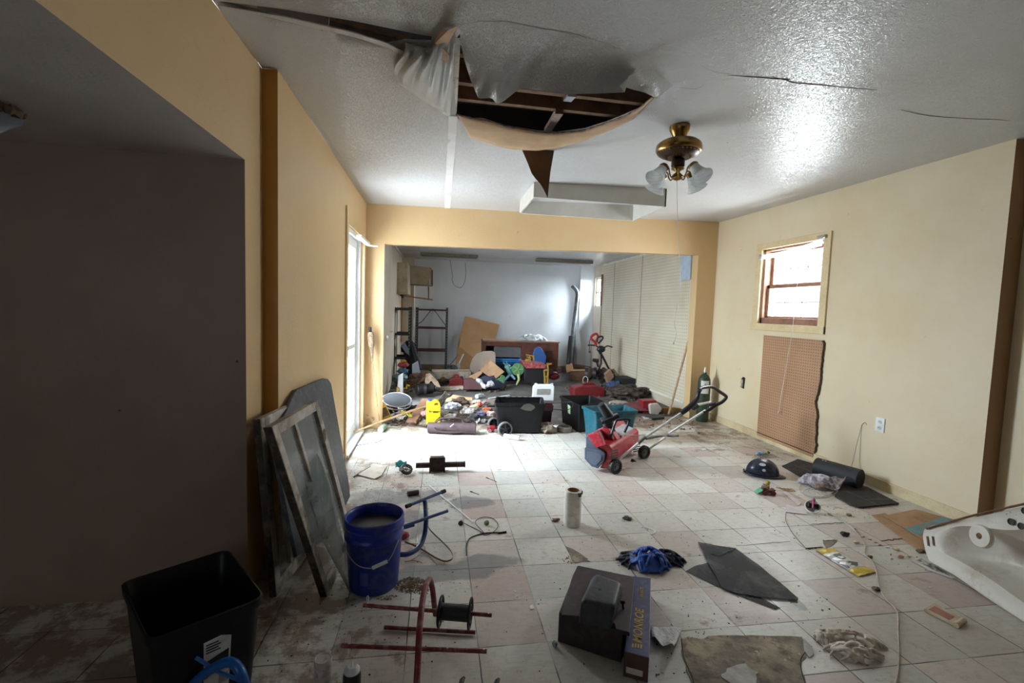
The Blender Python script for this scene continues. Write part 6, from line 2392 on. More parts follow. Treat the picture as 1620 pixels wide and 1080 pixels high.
# black grip loop
m = MB()
m.tube(smooth_path([aty(1077, 654, 4.02), aty(1090, 644, 4.03), aty(1102, 632, 4.05), aty(1105, 622, 4.06), aty(1108, 616, 4.08)], 4), [.022, .024, .026, .026, .025, .026, .024, .022, .02, .019, .019, .019, .019, .019, .019, .019, .018][:17], 10)
m.tube(smooth_path([aty(1106, 616, 4.08), aty(1112, 613, 4.12), aty(1127, 612, 4.2), aty(1138, 619, 4.28), aty(1148, 626, 4.34), aty(1148, 630, 4.35), aty(1142, 636, 4.36), aty(1132, 641, 4.36), aty(1122, 648, 4.36), aty(1112, 652, 4.36)], 4), .017, 10)
m.build('hand_grip', M_SBLK, t, world=True, smooth=True)
m = MB()
m.cyl(aty(1103, 640, 4.10), aty(1124, 636, 4.34), .012, n=10)
m.build('switch_bail', M_ALU, t, world=True)
m = MB()
m.cyl(aty(1120, 640, 4.33), aty(1130, 638, 4.34), .022, n=12)
m.build('switch_box', M_SBLK, t, world=True, bevel=.003)
m = MB()
m.cyl(aty(1096, 646, 4.08), aty(1103, 641, 4.1), .022, n=12)
m.build('bail_clamp', M_SBLK, t, world=True, bevel=.003)


def tub4(name, label, cat, rim_px, h, mat, k0=.84, lip=.012, r=.03, group=None, y_fix=None, rim_w=None):
    """open bin from four traced rim corners at the height h"""
    rim = rim_w or [at(x, y, h) for x, y in rim_px]
    c = sum(rim, Vector()) / 4
    c = Vector((c.x, c.y, 0))
    t = thing(name, label, cat, tuple(c), group=group)
    m = MB()
    rings = []
    for z, k, e in ((0, k0, 0), (h * .5, (1 + k0) / 2 - .01, 0), (h * .92, .975, 0), (h * .925, 1.0, lip * .7), (h * .99, 1.0, lip), (h, .992, 0), (h * .985, .968, 0), (h * .5, (1 + k0) / 2 - .035, 0), (.012, k0 - .03, 0)):
        q = []
        for p in rim:
            d = Vector((p.x, p.y, 0)) - c
            q.append(Vector((c.x, c.y, z)) + d * k + d.normalized() * e)
        rings.append(rrect(q, r))
    m.sweep(rings)
    m.build('tub', mat, t, world=True, smooth=True, angle=38)
    def side(i, u, z, off=.003):
        k = k0 + (.975 - k0) * z / (h * .92)
        a, b = rim[i], rim[(i + 1) % 4]
        p = a.lerp(b, u)
        d = Vector((p.x, p.y, 0)) - c
        n_ = Vector((b.y - a.y, -(b.x - a.x), 0)).normalized()
        if n_.dot(d) < 0:
            n_ = -n_
        return Vector((c.x, c.y, z)) + d * k + n_ * off
    return t, rim, side


# teal tote behind the thrower
M_TEAL = pm('teal_tote_plastic', (18, 82, 96), .4, c2=(14, 70, 84), scale=9, grime=(120, 160, 164), gscale=26, gamt=.15)
t, rim, side = tub4('storage_tote', 'teal plastic storage tote standing right behind the snow thrower', 'tote', None, .37, M_TEAL, .82,
                    rim_w=[Vector((1.66, 5.08, .37)), Vector((1.72, 4.78, .37)), Vector((2.235, 4.83, .37)), Vector((2.22, 5.16, .37))])
m = MB()
m.prism([aty(926.5, 658, rim[0].y - .06), aty(929, 658, rim[0].y - .06), aty(929, 676, rim[0].y - .03), aty(927, 676, rim[0].y - .03)], (0, -.002, 0))
m.build('white_mark', M_STICK, t, world=True)
# big black bin behind it
t, rim, side = tub4('storage_tote', 'large black storage tote between the wheeled bin and teal tote', 'tote', None, .345, M_BLKP, .86, r=.035,
                    rim_w=[at(882, 623, .345) + Vector((.0, -.1, 0)), at(917, 641, .345), at(962, 638, .345) + Vector((.0, .1, 0)), at(928, 621, .345) + Vector((0, -.15, 0))])
m = MB()
m.face([side(0, .42, .17), side(0, .56, .17), side(0, .56, .28), side(0, .42, .28)])
stk = m.build('green_white_sticker', pm('green_sticker', (176, 196, 160), .5, c2=(120, 160, 110), scale=40), t, world=True)
m = MB()
m.tube(smooth_path([aty(861, 637, 5.24), aty(885, 637, 5.35), aty(903, 636, 5.30), aty(906, 642, 5.26), aty(897, 648, 5.2), aty(876, 647, 5.2), aty(861, 646, 5.2)], 5), .004, 6)
tag(m.build('wire_hoop', M_DARKM, smooth=True), 'thin dark wire hoop bridging the wheeled bin and the large black tote', 'wire')
# wheeled black bin
Yw = 5.18
t = thing('wheeled_bin', 'black plastic bin with broken rim and two spoked wheels', 'bin', (1.02, 5.3, 0))
h = .37
rim = [Vector((aty(783, 645, 5.22).x, 5.24, h)), Vector((aty(861, 648, 5.22).x, 5.20, h)), Vector((aty(857, 632, 5.62).x, 5.60, h)), Vector((aty(786, 633, 5.62).x, 5.62, h))]
c = sum(rim, Vector()) / 4
c = Vector((c.x, c.y, 0))
m = MB()
rings = []
for z, k in ((.02, .86), (.2, .93), (.33, .985), (.335, 1.03), (.37, 1.03), (.37, .985), (.2, .90), (.035, .83)):
    rings.append(rrect([Vector((c.x, c.y, z)) + (Vector((p.x, p.y, 0)) - c) * k for p in rim], .03))
m.sweep(rings)
tub = m.build('tub', M_BLKP, t, world=True, smooth=True, angle=38)
m = MB()
for k in range(7):
    p = rim[3].lerp(rim[2], .1 + .13 * k)
    m.box(p + Vector((0, -.02, .004)), (.045, .012, .004))
m.build('rim_slots', pm('grey_worn_edge', (150, 150, 150), .5), t, world=True)
m = MB()
q = [(823, 646), (829, 640), (836, 638), (845, 641), (847, 645), (840, 650), (831, 649)]
m.prism([aty(x, y, 5.19) for x, y in q], (0, .004, 0))
tag(m.build('crumpled_sheet', pm('grey_brown_scrap', (88, 84, 78), .8, scale=30)), 'grey brown scrap hanging over the broken rim of the wheeled bin', 'scrap')
for x, y, r, yy in ((799, 675, .085, 5.14), (781, 667, .07, 5.48)):
    cw = aty(x, y, yy)
    cw.z = r
    m = MB()
    ax = Vector((.22, -1, 0)).normalized()
    m.lathe([(r * .78, -.02), (r, -.02), (r, .02), (r * .84, .022), (r * .80, .012)], cw, 32, axis=ax, caps=False)
    wh = m.build('wheel', pm('grey_plastic_tyre', (110, 110, 112), .5), t, world=True, smooth=True, angle=50)
    m = MB()
    m.lathe([(r * .8, -.01), (r * .8, .004), (0, .004)], cw, 28, axis=ax)
    m.build('wheel_disc', M_BLKP, wh, world=True)
    m = MB()
    u, v = axes(ax)
    for k in range(5):
        a = 2 * PI * k / 5 + .3
        m.bar(cw + ax * .008, cw + ax * .008 + (u * math.cos(a) + v * math.sin(a)) * r * .8, .016, .008, up=ax)
    m.lathe([(.014, 0), (.014, .014), (0, .015)], cw, 14, axis=ax)
    m.build('spokes', pm('grey_dark_spoke', (58, 58, 62), .5), wh, world=True)
# white cooler/cat litter lid container
t = thing('lidded_container', 'white plastic lid standing open on a small dark red container', 'container', (1.55, 5.75, 0))
m = MB()
yy = 5.78
ol = [(842, 634), (844, 611), (848, 608), (874, 608), (877, 611), (876, 634)]
m.prism([aty(x, y, yy) for x, y in ol], (0, .05, 0))
lidb = m.build('open_lid', M_VINYL, t, world=True, bevel=.008)
m = MB()
m.prism([aty(x, y, yy - .004) for x, y in ((849, 624), (850, 615), (871, 615), (870, 624))], (0, .01, 0))
m.build('lid_window', pm('shaded_insert', (150, 146, 140), .6), lidb, world=True, bevel=.003)
for x in (848, 873):
    m = MB()
    p = aty(x, 608, yy + .02)
    m.tube([p + Vector((.016 * math.cos(a), 0, .010 * math.sin(a) + .004)) for a in [PI * 2 * k / 10 for k in range(10)]], .004, 6, closed=True)
    m.build('lid_loop', M_VINYL, lidb, world=True)
m = MB()
m.prism([aty(x, y, yy - .14) for x, y in ((845, 636), (875, 638), (872, 668), (850, 668))], (0, .22, 0))
m.build('red_container', pm('dark_red_black', (62, 22, 30), .4, c2=(36, 18, 24), scale=5), t, world=True, bevel=.012)
m = MB()
m.prism([aty(x, y, yy - .16) for x, y in ((843, 640), (876, 641), (875, 651), (844, 650))], (0, .26, 0))
m.build('container_rim', pm('maroon_rim', (90, 26, 40), .4), t, world=True, bevel=.006)
# things at the tile edge
m = MB()
m.cyl(at(797.5, 689, .028), at(822, 693, .028), .026, n=20)
tag(m.build('white_cylinder', M_VINYL, smooth=True, bevel=.004), 'white plastic cylinder lying on the tiles beside the wheeled bin', 'cylinder')
t = thing('red_toy_car', 'small red toy car parked by the wheel of the black bin', 'toy car', tuple(at(779, 682)))
k0 = at(779, 683)
m = MB()
m.box(k0 + Vector((0, 0, .035)), (.13, .07, .03))
m.box(k0 + Vector((0, 0, .06)), (.07, .06, .03))
m.build('body', pm('red_toy_paint', (150, 34, 44), .35, c2=(110, 24, 30), scale=40), t, world=True, bevel=.008, smooth=True)
for sx_ in (-.038, .038):
    m = MB()
    m.cyl(k0 + Vector((sx_, -.045, .022)), k0 + Vector((sx_, -.02, .022)), .022, n=14)
    m.cyl(k0 + Vector((sx_, -.048, .022)), k0 + Vector((sx_, -.044, .022)), .010, n=10)
    m.build('wheel', pm('pale_wheel', (170, 150, 150), .4), t, world=True)
m = MB()
m.blob(at(868, 678, .05), .09, 3, .5, 3.5, 31, (1.1, .7, .75))
tag(m.build('dirty_cloth', pm('dirty_tan_cloth', (140, 128, 110), .9, c2=(96, 86, 74), scale=20), smooth=True), 'dirty tan crumpled cloth on the floor between wheeled bin and black tote', 'cloth')
t = thing('tape_roll', 'dusty grey roll of tape lying flat before the black tote', 'tape roll', tuple(at(893, 680)))
m = MB()
m.lathe([(.085, 0), (.09, .005), (.09, .055), (.085, .06), (.05, .06), (.048, .055), (.048, .004)], at(893, 682, .0), 32, caps=False)
m.build('tape', pm('dusty_grey_tape', (140, 132, 122), .6, c2=(116, 108, 98), scale=12), t, world=True, smooth=True, angle=40)
m = MB()
m.prism([at(872, 672, .10), at(884, 672, .10), at(880, 676, .09)], (0, 0, .002))
tag(m.build('paper_scrap', M_STICK), 'white paper scrap resting on the tan cloth before the black tote', 'scrap')
# cast jack bag: purple brown rolled case with handles
M_MAUVE = pm('mauve_brown_vinyl', (78, 60, 62), .6, c2=(62, 46, 50), scale=14, bump=.25)
t = thing('rolled_case', 'mauve brown cylindrical case with loop handles at the tile edge', 'case', (.2, 5.36, 0))
a, b = at(677, 676, .065), at(753, 678, .065)
m = MB()
m.cyl(a, b, .062, n=28)
m.build('case_body', M_MAUVE, t, world=True, smooth=True, bevel=.006)
for L in ([(687, 676), (692, 681), (705, 683.5), (725, 683.5), (738, 680), (740, 676)], [(688, 668), (698, 662), (712, 661), (728, 662), (737, 668), (741, 672)]):
    m = MB()
    ym = a.y - .10 if L[0][1] > 670 else a.y - .01
    m.tube(smooth_path([aty(x, y, ym) for x, y in L], 5), .011, 8)
    m.build('loop_handle', M_MAUVE, t, world=True, smooth=True)
m = MB()
m.cyl(aty(712, 675, a.y - .105), aty(718, 670, a.y - .105), .004, n=6)
m.build('zip_pull', M_ALU, t, world=True)
# ================================================================= the junk pile left of the opening
M_JUGY = pm('yellow_jug_plastic', (232, 208, 40), .35, c2=(222, 190, 20), scale=5)


def jug(name, label, base, Wd, D, Hh, mat, rot, parts):
    t = thing(name, label, 'jug', tuple(base), rot=rot)
    m = MB()
    # outline in xz with a handle hole: built as front/back faces joined
    out = [(-.5, 0), (.5, 0), (.5, .78), (.46, .88), (.34, .97), (.12, 1.0), (-.08, .93), (-.14, .95), (-.42, .95), (-.5, .86)]
    hole = [(.06, .80), (.34, .80), (.36, .86), (.26, .90), (.08, .88)]
    def loop(L, y, k=1.0):
        return [Vector((x * Wd * k, y, z * Hh)) for x, z in L]
    from mathutils.geometry import tessellate_polygon
    for y in (-D / 2, D / 2):
        A_, B_ = loop(out, y), loop(hole, y)
        for tri in tessellate_polygon([A_, B_]):
            al_ = A_ + B_
            m.face([al_[i] for i in tri])
    for L in (out, hole):
        for i in range(len(L)):
            a, b = L[i - 1], L[i]
            m.face([Vector((a[0] * Wd, -D / 2, a[1] * Hh)), Vector((b[0] * Wd, -D / 2, b[1] * Hh)), Vector((b[0] * Wd, D / 2, b[1] * Hh)), Vector((a[0] * Wd, D / 2, a[1] * Hh))])
    bmesh.ops.remove_doubles(m.b, verts=m.b.verts, dist=.0005)
    m.build('jug_body', mat, t, bevel=.012, seg=3)
    m = MB()
    m.lathe([(.024, 0), (.026, .004), (.024, .024), (.0, .026)], (-.28 * Wd, 0, Hh * .94), 20)
    m.build('screw_cap', parts['cap'], t, smooth=True)
    return t


t = jug('antifreeze_jug', 'yellow plastic jug with blue cap and black lettering by the pile', at(686, 664, .0) + Vector((0, .0, .0)), .165, .11, .29, M_JUGY, (0, 0, .06), {'cap': pm('blue_cap', (40, 84, 190), .35)})
t.location = (-.035, 5.62, 0.04)
WM[t.name] = Matrix.Translation(t.location) @ Euler((0, 0, .06)).to_matrix().to_4x4()
m = MB()
m.box((.012, -.0565, .115), (.135, .002, .15))
lb = m.build('label', pm('label_yellow', (236, 214, 30), .4, c2=(226, 196, 20), scale=8), t)
Mw = W(t) @ Matrix(((1, 0, 0, .012), (0, 0, -1, -.0605), (0, 1, 0, .155), (0, 0, 0, 1)))
text('lettering', 'Prestone', .038, pm('ink_black', (30, 28, 26), .5), Mw, t, sx=.95, bold=.0012)
m = MB()
m.prism([Vector((x, -.0578, z)) for x, z in ((.02, .045), (.078, .045), (.078, .10), (.05, .07))], (0, .0004, 0))
m.build('label_swoosh', pm('label_dark', (74, 66, 54), .5), t)
t2 = jug('oil_jug', 'yellow jug with dark label tilted against the opening corner', at(612, 665, 0), .13, .09, .24, pm('amber_jug', (222, 176, 22), .4, c2=(206, 158, 16)), (0, -.42, .25), {'cap': pm('brown_cap', (62, 44, 34), .5)})
t2.location = (-.60, 5.80, .04)
WM[t2.name] = Matrix.Translation(t2.location) @ Euler((0, -.42, .25)).to_matrix().to_4x4()
m = MB()
m.box((.01, -.047, .115), (.085, .002, .11))
m.build('label', pm('dark_label', (66, 44, 34), .5, c2=(120, 90, 60), scale=50), t2)

M_PLY = pm('plywood_offcut', (146, 108, 82), .7, c2=(122, 88, 66), scale=4, grime=(84, 60, 46), gscale=14, gamt=.4)
M_PALEW = pm('pale_stick_wood', (190, 160, 122), .7, c2=(150, 120, 88), scale=10)
t = MB()
a, b = aty(651, 668, 5.60), aty(675, 632, 6.35)
t.bar(a + Vector((0, 0, .01)), b, .12, .03)
tag(t.build('wood_plank', M_PLY, bevel=.002), 'short wide brown plank lying slanted across the pile', 'plank')
t = MB()
t.tube([at(541, 690, .03), aty(600, 668, 5.45), aty(650, 650, 5.7), aty(675, 643, 5.85)], [.010, .013, .016, .016], 8)
tag(t.build('long_stick', M_PALEW, smooth=True), 'long pale wooden stick from the door sill up over the pile', 'stick')
t = MB()
t.tube([aty(601, 671, 5.52), aty(597, 640, 5.5), aty(592, 600, 5.46), aty(589, 575, 5.44)], .0075, 8)
stk = t
tt_ = thing('tiki_torch', 'bamboo garden torch with woven head leaning in the left corner', 'torch', tuple(at(601, 671)))
t.build('pole', M_PALEW, tt_, world=True, smooth=True)
t = MB()
p0, p1 = aty(589, 572, 5.44), aty(586, 524, 5.43)
d_ = p1 - p0
t.tube([p0, p0 + d_ * .45, p0 + d_ * .55, p0 + d_ * .9, p1 - d_ * .02], [.008, .022, .036, .038, .028], 14)
t.build('woven_head', pm('weathered_bamboo', (150, 132, 108), .8, c2=(96, 80, 62), scale=60, bump=.6), tt_, world=True, smooth=True)
t = MB()
t.cyl(p1 - d_ * .02, p1 + d_ * .14, .016, n=12)
t.build('oil_can_top', M_DARKM, tt_, world=True, smooth=True)
# green white spray can
tt_ = thing('spray_can', 'pale green and white aerosol can lying on its side by the long stick', 'spray can', tuple(at(608, 676)))
a, b = at(602, 680, .035), at(612, 670, .035)
dd = (b - a).normalized()
t = MB()
t.cyl(a, a + dd * .19, .033, n=24)
t.build('body', pm('pale_green_can', (186, 204, 188), .35, c2=(120, 160, 130), scale=16), tt_, world=True, smooth=True, bevel=.002)
t = MB()
t.lathe([(.033, 0), (.030, -.006), (.020, -.004), (0, -.008)], a, 24, axis=dd)
t.build('can_base', M_ALU, tt_, world=True, smooth=True)
# orange toy lump + plastic bag
tt_ = thing('orange_tool', 'bright orange plastic caulking tool in the corner by the door', 'tool', tuple(at(586, 668)))
p = at(586, 669)
t = MB()
t.box(p + Vector((-.01, .02, .055)), (.05, .04, .11), (0, .1, 0))
t.box(p + Vector((.03, .0, .02)), (.10, .03, .025), (0, -.25, 0))
t.box(p + Vector((-.02, .02, .10)), (.07, .04, .02))
t.build('orange_body', pm('orange_plastic', (232, 96, 30), .4, c2=(200, 70, 20)), tt_, world=True, bevel=.006)
t = MB()
t.blob(at(585, 662, .10), .10, 3, .45, 2.6, 14, (.9, .7, 1.0))
o = t.build('plastic_bag', pm('cloudy_film', (196, 176, 150), .3, alpha=.35), smooth=True)
tag(o, 'cloudy transparent plastic bag behind the orange tool in the corner', 'plastic bag')
# round pedestal fan disc / small trampoline
tt_ = thing('round_screen', 'grey oval mesh disc with white rim lying tilted on the pile', 'disc', (-.5, 6.3, .2))
cc = aty(628, 632, 6.15)
nrm = Vector((.10, -.32, 1)).normalized()
u, v = axes(nrm)
R_ = .185
t = MB()
t.lathe([(R_, -.006), (R_ * 1.06, 0), (R_, .01), (R_ * .96, .004)], cc, 40, axis=nrm, caps=False)
t.build('white_rim', pm('dusty_white_rim', (150, 150, 150), .5), tt_, world=True, smooth=True)
t = MB()
t.lathe([(R_ * .97, 0), (R_ * .97, .003), (0, .004)], cc, 40, axis=nrm)
t.build('mesh_disc', pm('grey_mesh', (62, 64, 68), .8, c2=(48, 50, 54), scale=80), tt_, world=True)
t = MB()
t.lathe([(R_ * 1.03, -.05), (R_ * 1.08, -.04), (R_ * 1.02, -.03)], cc, 40, axis=nrm, caps=False)
t.cyl(cc + u * R_ * .9, cc + u * R_ * 1.5 - nrm * .01, .012, n=8)
t.build('lower_rim', pm('dusty_white_rim', (150, 150, 150), .5), tt_, world=True, smooth=True)

# debris generator: many individual scraps, each its own thing with its own label
JUNK = [
    # x, y(px), depth Y, kind, colour, size, label, name, category
    (615, 650, 6.1, 'lump', (70, 62, 56), .09, 'dark rag lump under the tilted grey disc', 'rag', 'rag'),
    (622, 655, 6.0, 'sheet', (150, 140, 128), .11, 'beige bent card scrap left of the plank foot', 'card_scrap', 'card'),
    (641, 645, 6.05, 'tube', (190, 186, 178), .10, 'white plastic pipe elbow under the tilted disc', 'pipe_elbow', 'pipe'),
    (638, 655, 5.95, 'lump', (206, 178, 60), .05, 'yellow crumpled wrapper left of the plank', 'wrapper', 'wrapper'),
    (630, 660, 5.85, 'lump', (92, 78, 110), .06, 'purple cloth scrap below the disc', 'cloth_scrap', 'cloth'),
    (648, 660, 5.7, 'sheet', (206, 198, 60), .05, 'yellow plastic hand tool beside the plank foot', 'yellow_tool', 'tool'),
    (634, 664, 5.75, 'sheet', (218, 214, 206), .05, 'white paper scrap in front of the yellow wrapper', 'paper_scrap', 'paper'),
    (653, 650, 6.2, 'lump', (44, 42, 42), .10, 'black bundle behind the middle of the long stick', 'bundle', 'bundle'),
    (664, 655, 5.9, 'tube', (58, 56, 58), .16, 'black rod sticking up between plank and yellow jug', 'rod', 'rod'),
    (673, 655, 5.75, 'lump', (206, 150, 150), .05, 'pink ball touching the yellow jug', 'pink_ball', 'ball'),
    (700, 640, 6.5, 'sheet', (168, 166, 162), .22, 'pale grey crumpled sheet right of the blue capped jug', 'grey_sheet', 'sheet'),
    (706, 655, 6.0, 'lump', (120, 112, 96), .08, 'olive brown ball right beside the yellow jug', 'brown_ball', 'ball'),
    (716, 645, 6.2, 'lump', (196, 196, 202), .09, 'white crumpled plastic bag right of the grey sheet', 'plastic_bag', 'plastic bag'),
    (712, 662, 5.7, 'sheet', (214, 208, 200), .07, 'white torn paper above the mauve case handle', 'torn_paper', 'paper'),
    (727, 640, 6.5, 'lump', (98, 76, 60), .12, 'brown crumpled paper bag in the middle of the pile', 'paper_bag', 'paper bag'),
    (738, 648, 6.3, 'lump', (120, 88, 70), .08, 'reddish brown rag below the cardboard strip', 'rag', 'rag'),
    (722, 655, 5.95, 'plankh', (110, 86, 70), .28, 'thin brown board lying across the pile', 'thin_board', 'board'),
    (735, 660, 5.85, 'plankh', (84, 72, 64), .30, 'dark brown lath lying in front of the thin board', 'lath', 'lath'),
    (742, 653, 6.1, 'sheet', (188, 184, 178), .12, 'flat pale grey plate in the pile beside the laths', 'plate', 'plate'),
    (750, 662, 5.75, 'lump', (60, 58, 58), .07, 'black and silver metal bits heap left of the red toy car', 'metal_bits', 'metal bits'),
    (762, 656, 5.85, 'lump', (120, 118, 150), .06, 'lavender toy piece above the red toy car', 'toy_piece', 'toy'),
    (770, 650, 6.0, 'lump', (200, 110, 80), .06, 'orange red toy piece left of the wheeled bin', 'toy_piece', 'toy'),
    (776, 656, 5.85, 'lump', (214, 190, 180), .06, 'pinkish white scrap left of the wheeled bin', 'pink_scrap', 'scrap'),
    (765, 640, 6.4, 'lump', (170, 150, 150), .07, 'pale pink crumpled scrap behind the orange toy piece', 'crumpled_scrap', 'scrap'),
    (752, 640, 6.5, 'sheet', (190, 180, 164), .08, 'cream scrap right of the orange capped tube', 'cream_scrap', 'scrap'),
    (756, 668, 5.6, 'sheet', (220, 222, 222), .05, 'small white tag in front of the metal bits', 'white_tag', 'tag'),
    (767, 667, 5.6, 'lump', (130, 128, 124), .04, 'small silver knob heap by the red toy car', 'metal_lump', 'metal lump'),
    (738, 668, 5.62, 'lump', (84, 70, 58), .05, 'dark brown clump right behind the mauve case', 'dirt_clump', 'clump'),
    (698, 671, 5.6, 'plankh', (92, 70, 58), .15, 'dark brown broken piece behind the mauve case', 'broken_piece', 'piece'),
    (672, 672, 5.6, 'sheet', (120, 106, 88), .08, 'tan fibre scrap left of the mauve case', 'fibre_scrap', 'scrap'),
    (1030, 672, 5.3, 'lump', (168, 116, 98), .03, 'small reddish twig bundle under the thrower handle', 'twig_bundle', 'twigs'),
    (1022, 664, 5.6, 'sheet', (206, 200, 196), .05, 'small white scrap behind the red snow thrower handle', 'white_scrap', 'scrap'),
    (1092, 668, 5.6, 'lump', (204, 180, 140), .035, 'cream crumb beside the green gas cylinder', 'crumb', 'crumb'),
]
for k, (x, y, Y, kind, c, s_, lab, nm, cat) in enumerate(JUNK):
    p = at(x, y)
    p = aty(x, y, Y)
    p.z = max(p.z, .01)
    mt = pm('junk%d' % k, c, .75, c2=tuple(int(v * .62) for v in c), scale=26, amt=.8)
    m = MB()
    if kind == 'lump':
        m.blob(p + Vector((0, 0, s_ * .2)), s_, 3, .55, 2.6, k, (1.15, .8, .62))
    elif kind == 'sheet':
        sd_ = k * 1.7
        ca, sa = math.cos(sd_), math.sin(sd_)
        m.grid(9, 8, lambda u, v: p + Vector(((u - .5) * s_ * 2 * ca * (1 + .2 * v) - (v - .5) * s_ * sa, (u - .5) * s_ * sa + (v - .5) * s_ * 1.2, .012 + s_ * .55 * noise.noise(Vector((u * 2.6, v * 2.6, k))) + s_ * .5 * v)))
    elif kind == 'tube':
        a = .6 + k
        m.tube([p, p + Vector((math.cos(a) * s_, .02, s_ * .3)), p + Vector((math.cos(a) * s_ * 1.5, .03, s_ * .1))], .02 if k == 2 else .012, 10)
    else:
        m.bar(p - Vector((s_, .04, .0)), p + Vector((s_, -.05, .01)), .05, .018)
    o = m.build(nm, mt, smooth=(kind != 'plankh'), thick=.0025 if kind == 'sheet' else 0, at_=tuple(p), world=True)
    tag(o, lab, cat)
# orange capped tube, bottle, gas can, cardboard strip, white rod
tt_ = thing('caulk_tube', 'cream tube with bright orange cap in the middle of the pile', 'tube', (.5, 6.3, .1))
a, b = aty(745, 645, 6.25), aty(755, 641, 6.2)
dd = (b - a).normalized()
t = MB()
t.cyl(a, a + dd * .13, .030, n=18)
t.build('tube_body', pm('cream_tube', (206, 180, 142), .5), tt_, world=True, smooth=True)
t = MB()
t.cyl(a + dd * .13, a + dd * .17, .030, n=18)
t.build('orange_cap', pm('orange_cap', (232, 92, 40), .4), tt_, world=True, smooth=True, bevel=.003)
tt_ = thing('plastic_bottle', 'clear plastic bottle lying on the concrete behind the cardboard strip', 'bottle', tuple(at(760, 628)))
a, b = at(754, 627, .04), at(768, 623, .04)
dd = (b - a).normalized()
t = MB()
t.lathe([(.0, 0), (.036, .003), (.038, .02), (.035, .05), (.038, .08), (.036, .13), (.016, .165), (.014, .18)], a, 20, axis=dd)
t.build('bottle_body', pm('cloudy_bottle', (190, 196, 196), .25, alpha=.7), tt_, world=True, smooth=True)
t = MB()
t.cyl(a + dd * .18, a + dd * .20, .015, n=12)
t.build('bottle_cap', M_VINYL, tt_, world=True)
t = MB()
t.prism([aty(699, 625, 7.3), aty(712, 623.5, 7.3), aty(735, 628, 7.1), aty(747, 629, 7.0), aty(748, 641, 6.7), aty(738, 640, 6.7), aty(724, 636, 6.9), aty(700, 635, 7.1)], (0, .006, .004))
tag(t.build('cardboard_strip', M_CB), 'long flattened tan cardboard strip lying on the concrete behind the pile', 'cardboard')
t = MB()
t.cyl(at(773, 630, .02), at(806, 625, .03), .009, n=8)
tag(t.build('white_rod', M_VINYL), 'white rod on the concrete pointing at the wheeled bin', 'rod')
t = MB()
t.prism([at(747, 634, .02), at(790, 632, .02), at(792, 641, .02), at(750, 642, .02)], (0, 0, .02))
tag(t.build('grey_board', pm('grey_brown_board', (128, 116, 104), .8, scale=8)), 'grey brown flat board on the concrete left of the wheeled bin', 'board')
litter('small_rubble', 'fine mixed rubble and splinters spread under the junk pile', 'rubble', [(700, 655, .75, .45, 420), (740, 660, .6, .25, 260), (640, 665, .4, .3, 200), (620, 640, .3, .5, 120), (980, 645, .4, .5, 40), (1060, 670, .5, .6, 50)], pm('rubble_brown', (116, 96, 78), .9, c2=(70, 56, 46), scale=60), (.005, .028), .5, 11)
litter('pale_rubble', 'pale paper and plastic crumbs mixed through the junk pile', 'crumbs', [(720, 655, .7, .4, 130), (765, 655, .3, .4, 110), (640, 660, .4, .3, 50), (1050, 668, .5, .5, 12)], pm('rubble_pale', (200, 192, 184), .7, c2=(150, 136, 126), scale=60), (.005, .022), .4, 12)
t = MB()
t.prism([at(1075, 676, .002), at(1094, 674, .002), at(1101, 682, .002), at(1082, 684, .002)], (0, 0, .001))
tag(t.build('paper_sheet', M_STICK), 'white paper sheet lying flat on the floor near the right wall corner', 'paper')
t = MB()
t.prism([at(1110, 710, .002), at(1116, 709, .002), at(1117, 712, .002), at(1111, 713, .002)], (0, 0, .003))
tag(t.build('white_crumb', M_STICK), 'tiny white crumb on the tiles between the thrower and hard hat', 'scrap')

# gas cylinder, broom stick at the right corner
tt_ = thing('gas_cylinder', 'tall dark green gas cylinder with white label in the right corner', 'gas cylinder', (3.63, 5.80, 0))
M_CYL = pm('dark_green_cylinder', (44, 66, 46), .5, c2=(32, 48, 36), scale=6, grime=(80, 70, 56), gscale=20, gamt=.3)
zt_ = aty(1102, 592, 5.8).z
t = MB()
r = .082
t.lathe([(r * .9, 0), (r, .015), (r, zt_ - .12), (r * .92, zt_ - .06), (r * .65, zt_ - .015), (r * .3, zt_ + .01), (r * .28, zt_ + .03)], n=32)
t.build('cylinder', M_CYL, tt_, smooth=True)
t = MB()
t.lathe([(.016, zt_ + .03), (.014, zt_ + .06), (.011, zt_ + .10), (0, zt_ + .102)], n=12)
t.build('valve', M_ALU, tt_, smooth=True)
t = MB()
zl0, zl1 = aty(1102, 621, 5.8).z, aty(1102, 601, 5.8).z
t.grid(10, 2, lambda u, v: Vector((.0832 * math.cos(math.radians(-150 + 75 * u)), .0832 * math.sin(math.radians(-150 + 75 * u)), zl0 + (zl1 - zl0) * v)))
lb = t.build('label', M_STICK, tt_)
t = MB()
am = math.radians(-112)
t.lathe([(.014, 0), (.014, .001), (0, .001)], (.084 * math.cos(am), .084 * math.sin(am), zl1 - .05), 3, axis=(math.cos(am), math.sin(am), 0))
t.build('label_emblem', pm('olive_mark', (96, 96, 50), .5), lb)
t = MB()
t.tube([aty(1058, 655, 6.2), aty(1094, 521, 6.22)], .016, 8)
tag(t.build('wooden_pole', M_PALEW, smooth=True), 'light wooden pole leaning on the pegboard wall inside the opening', 'pole')
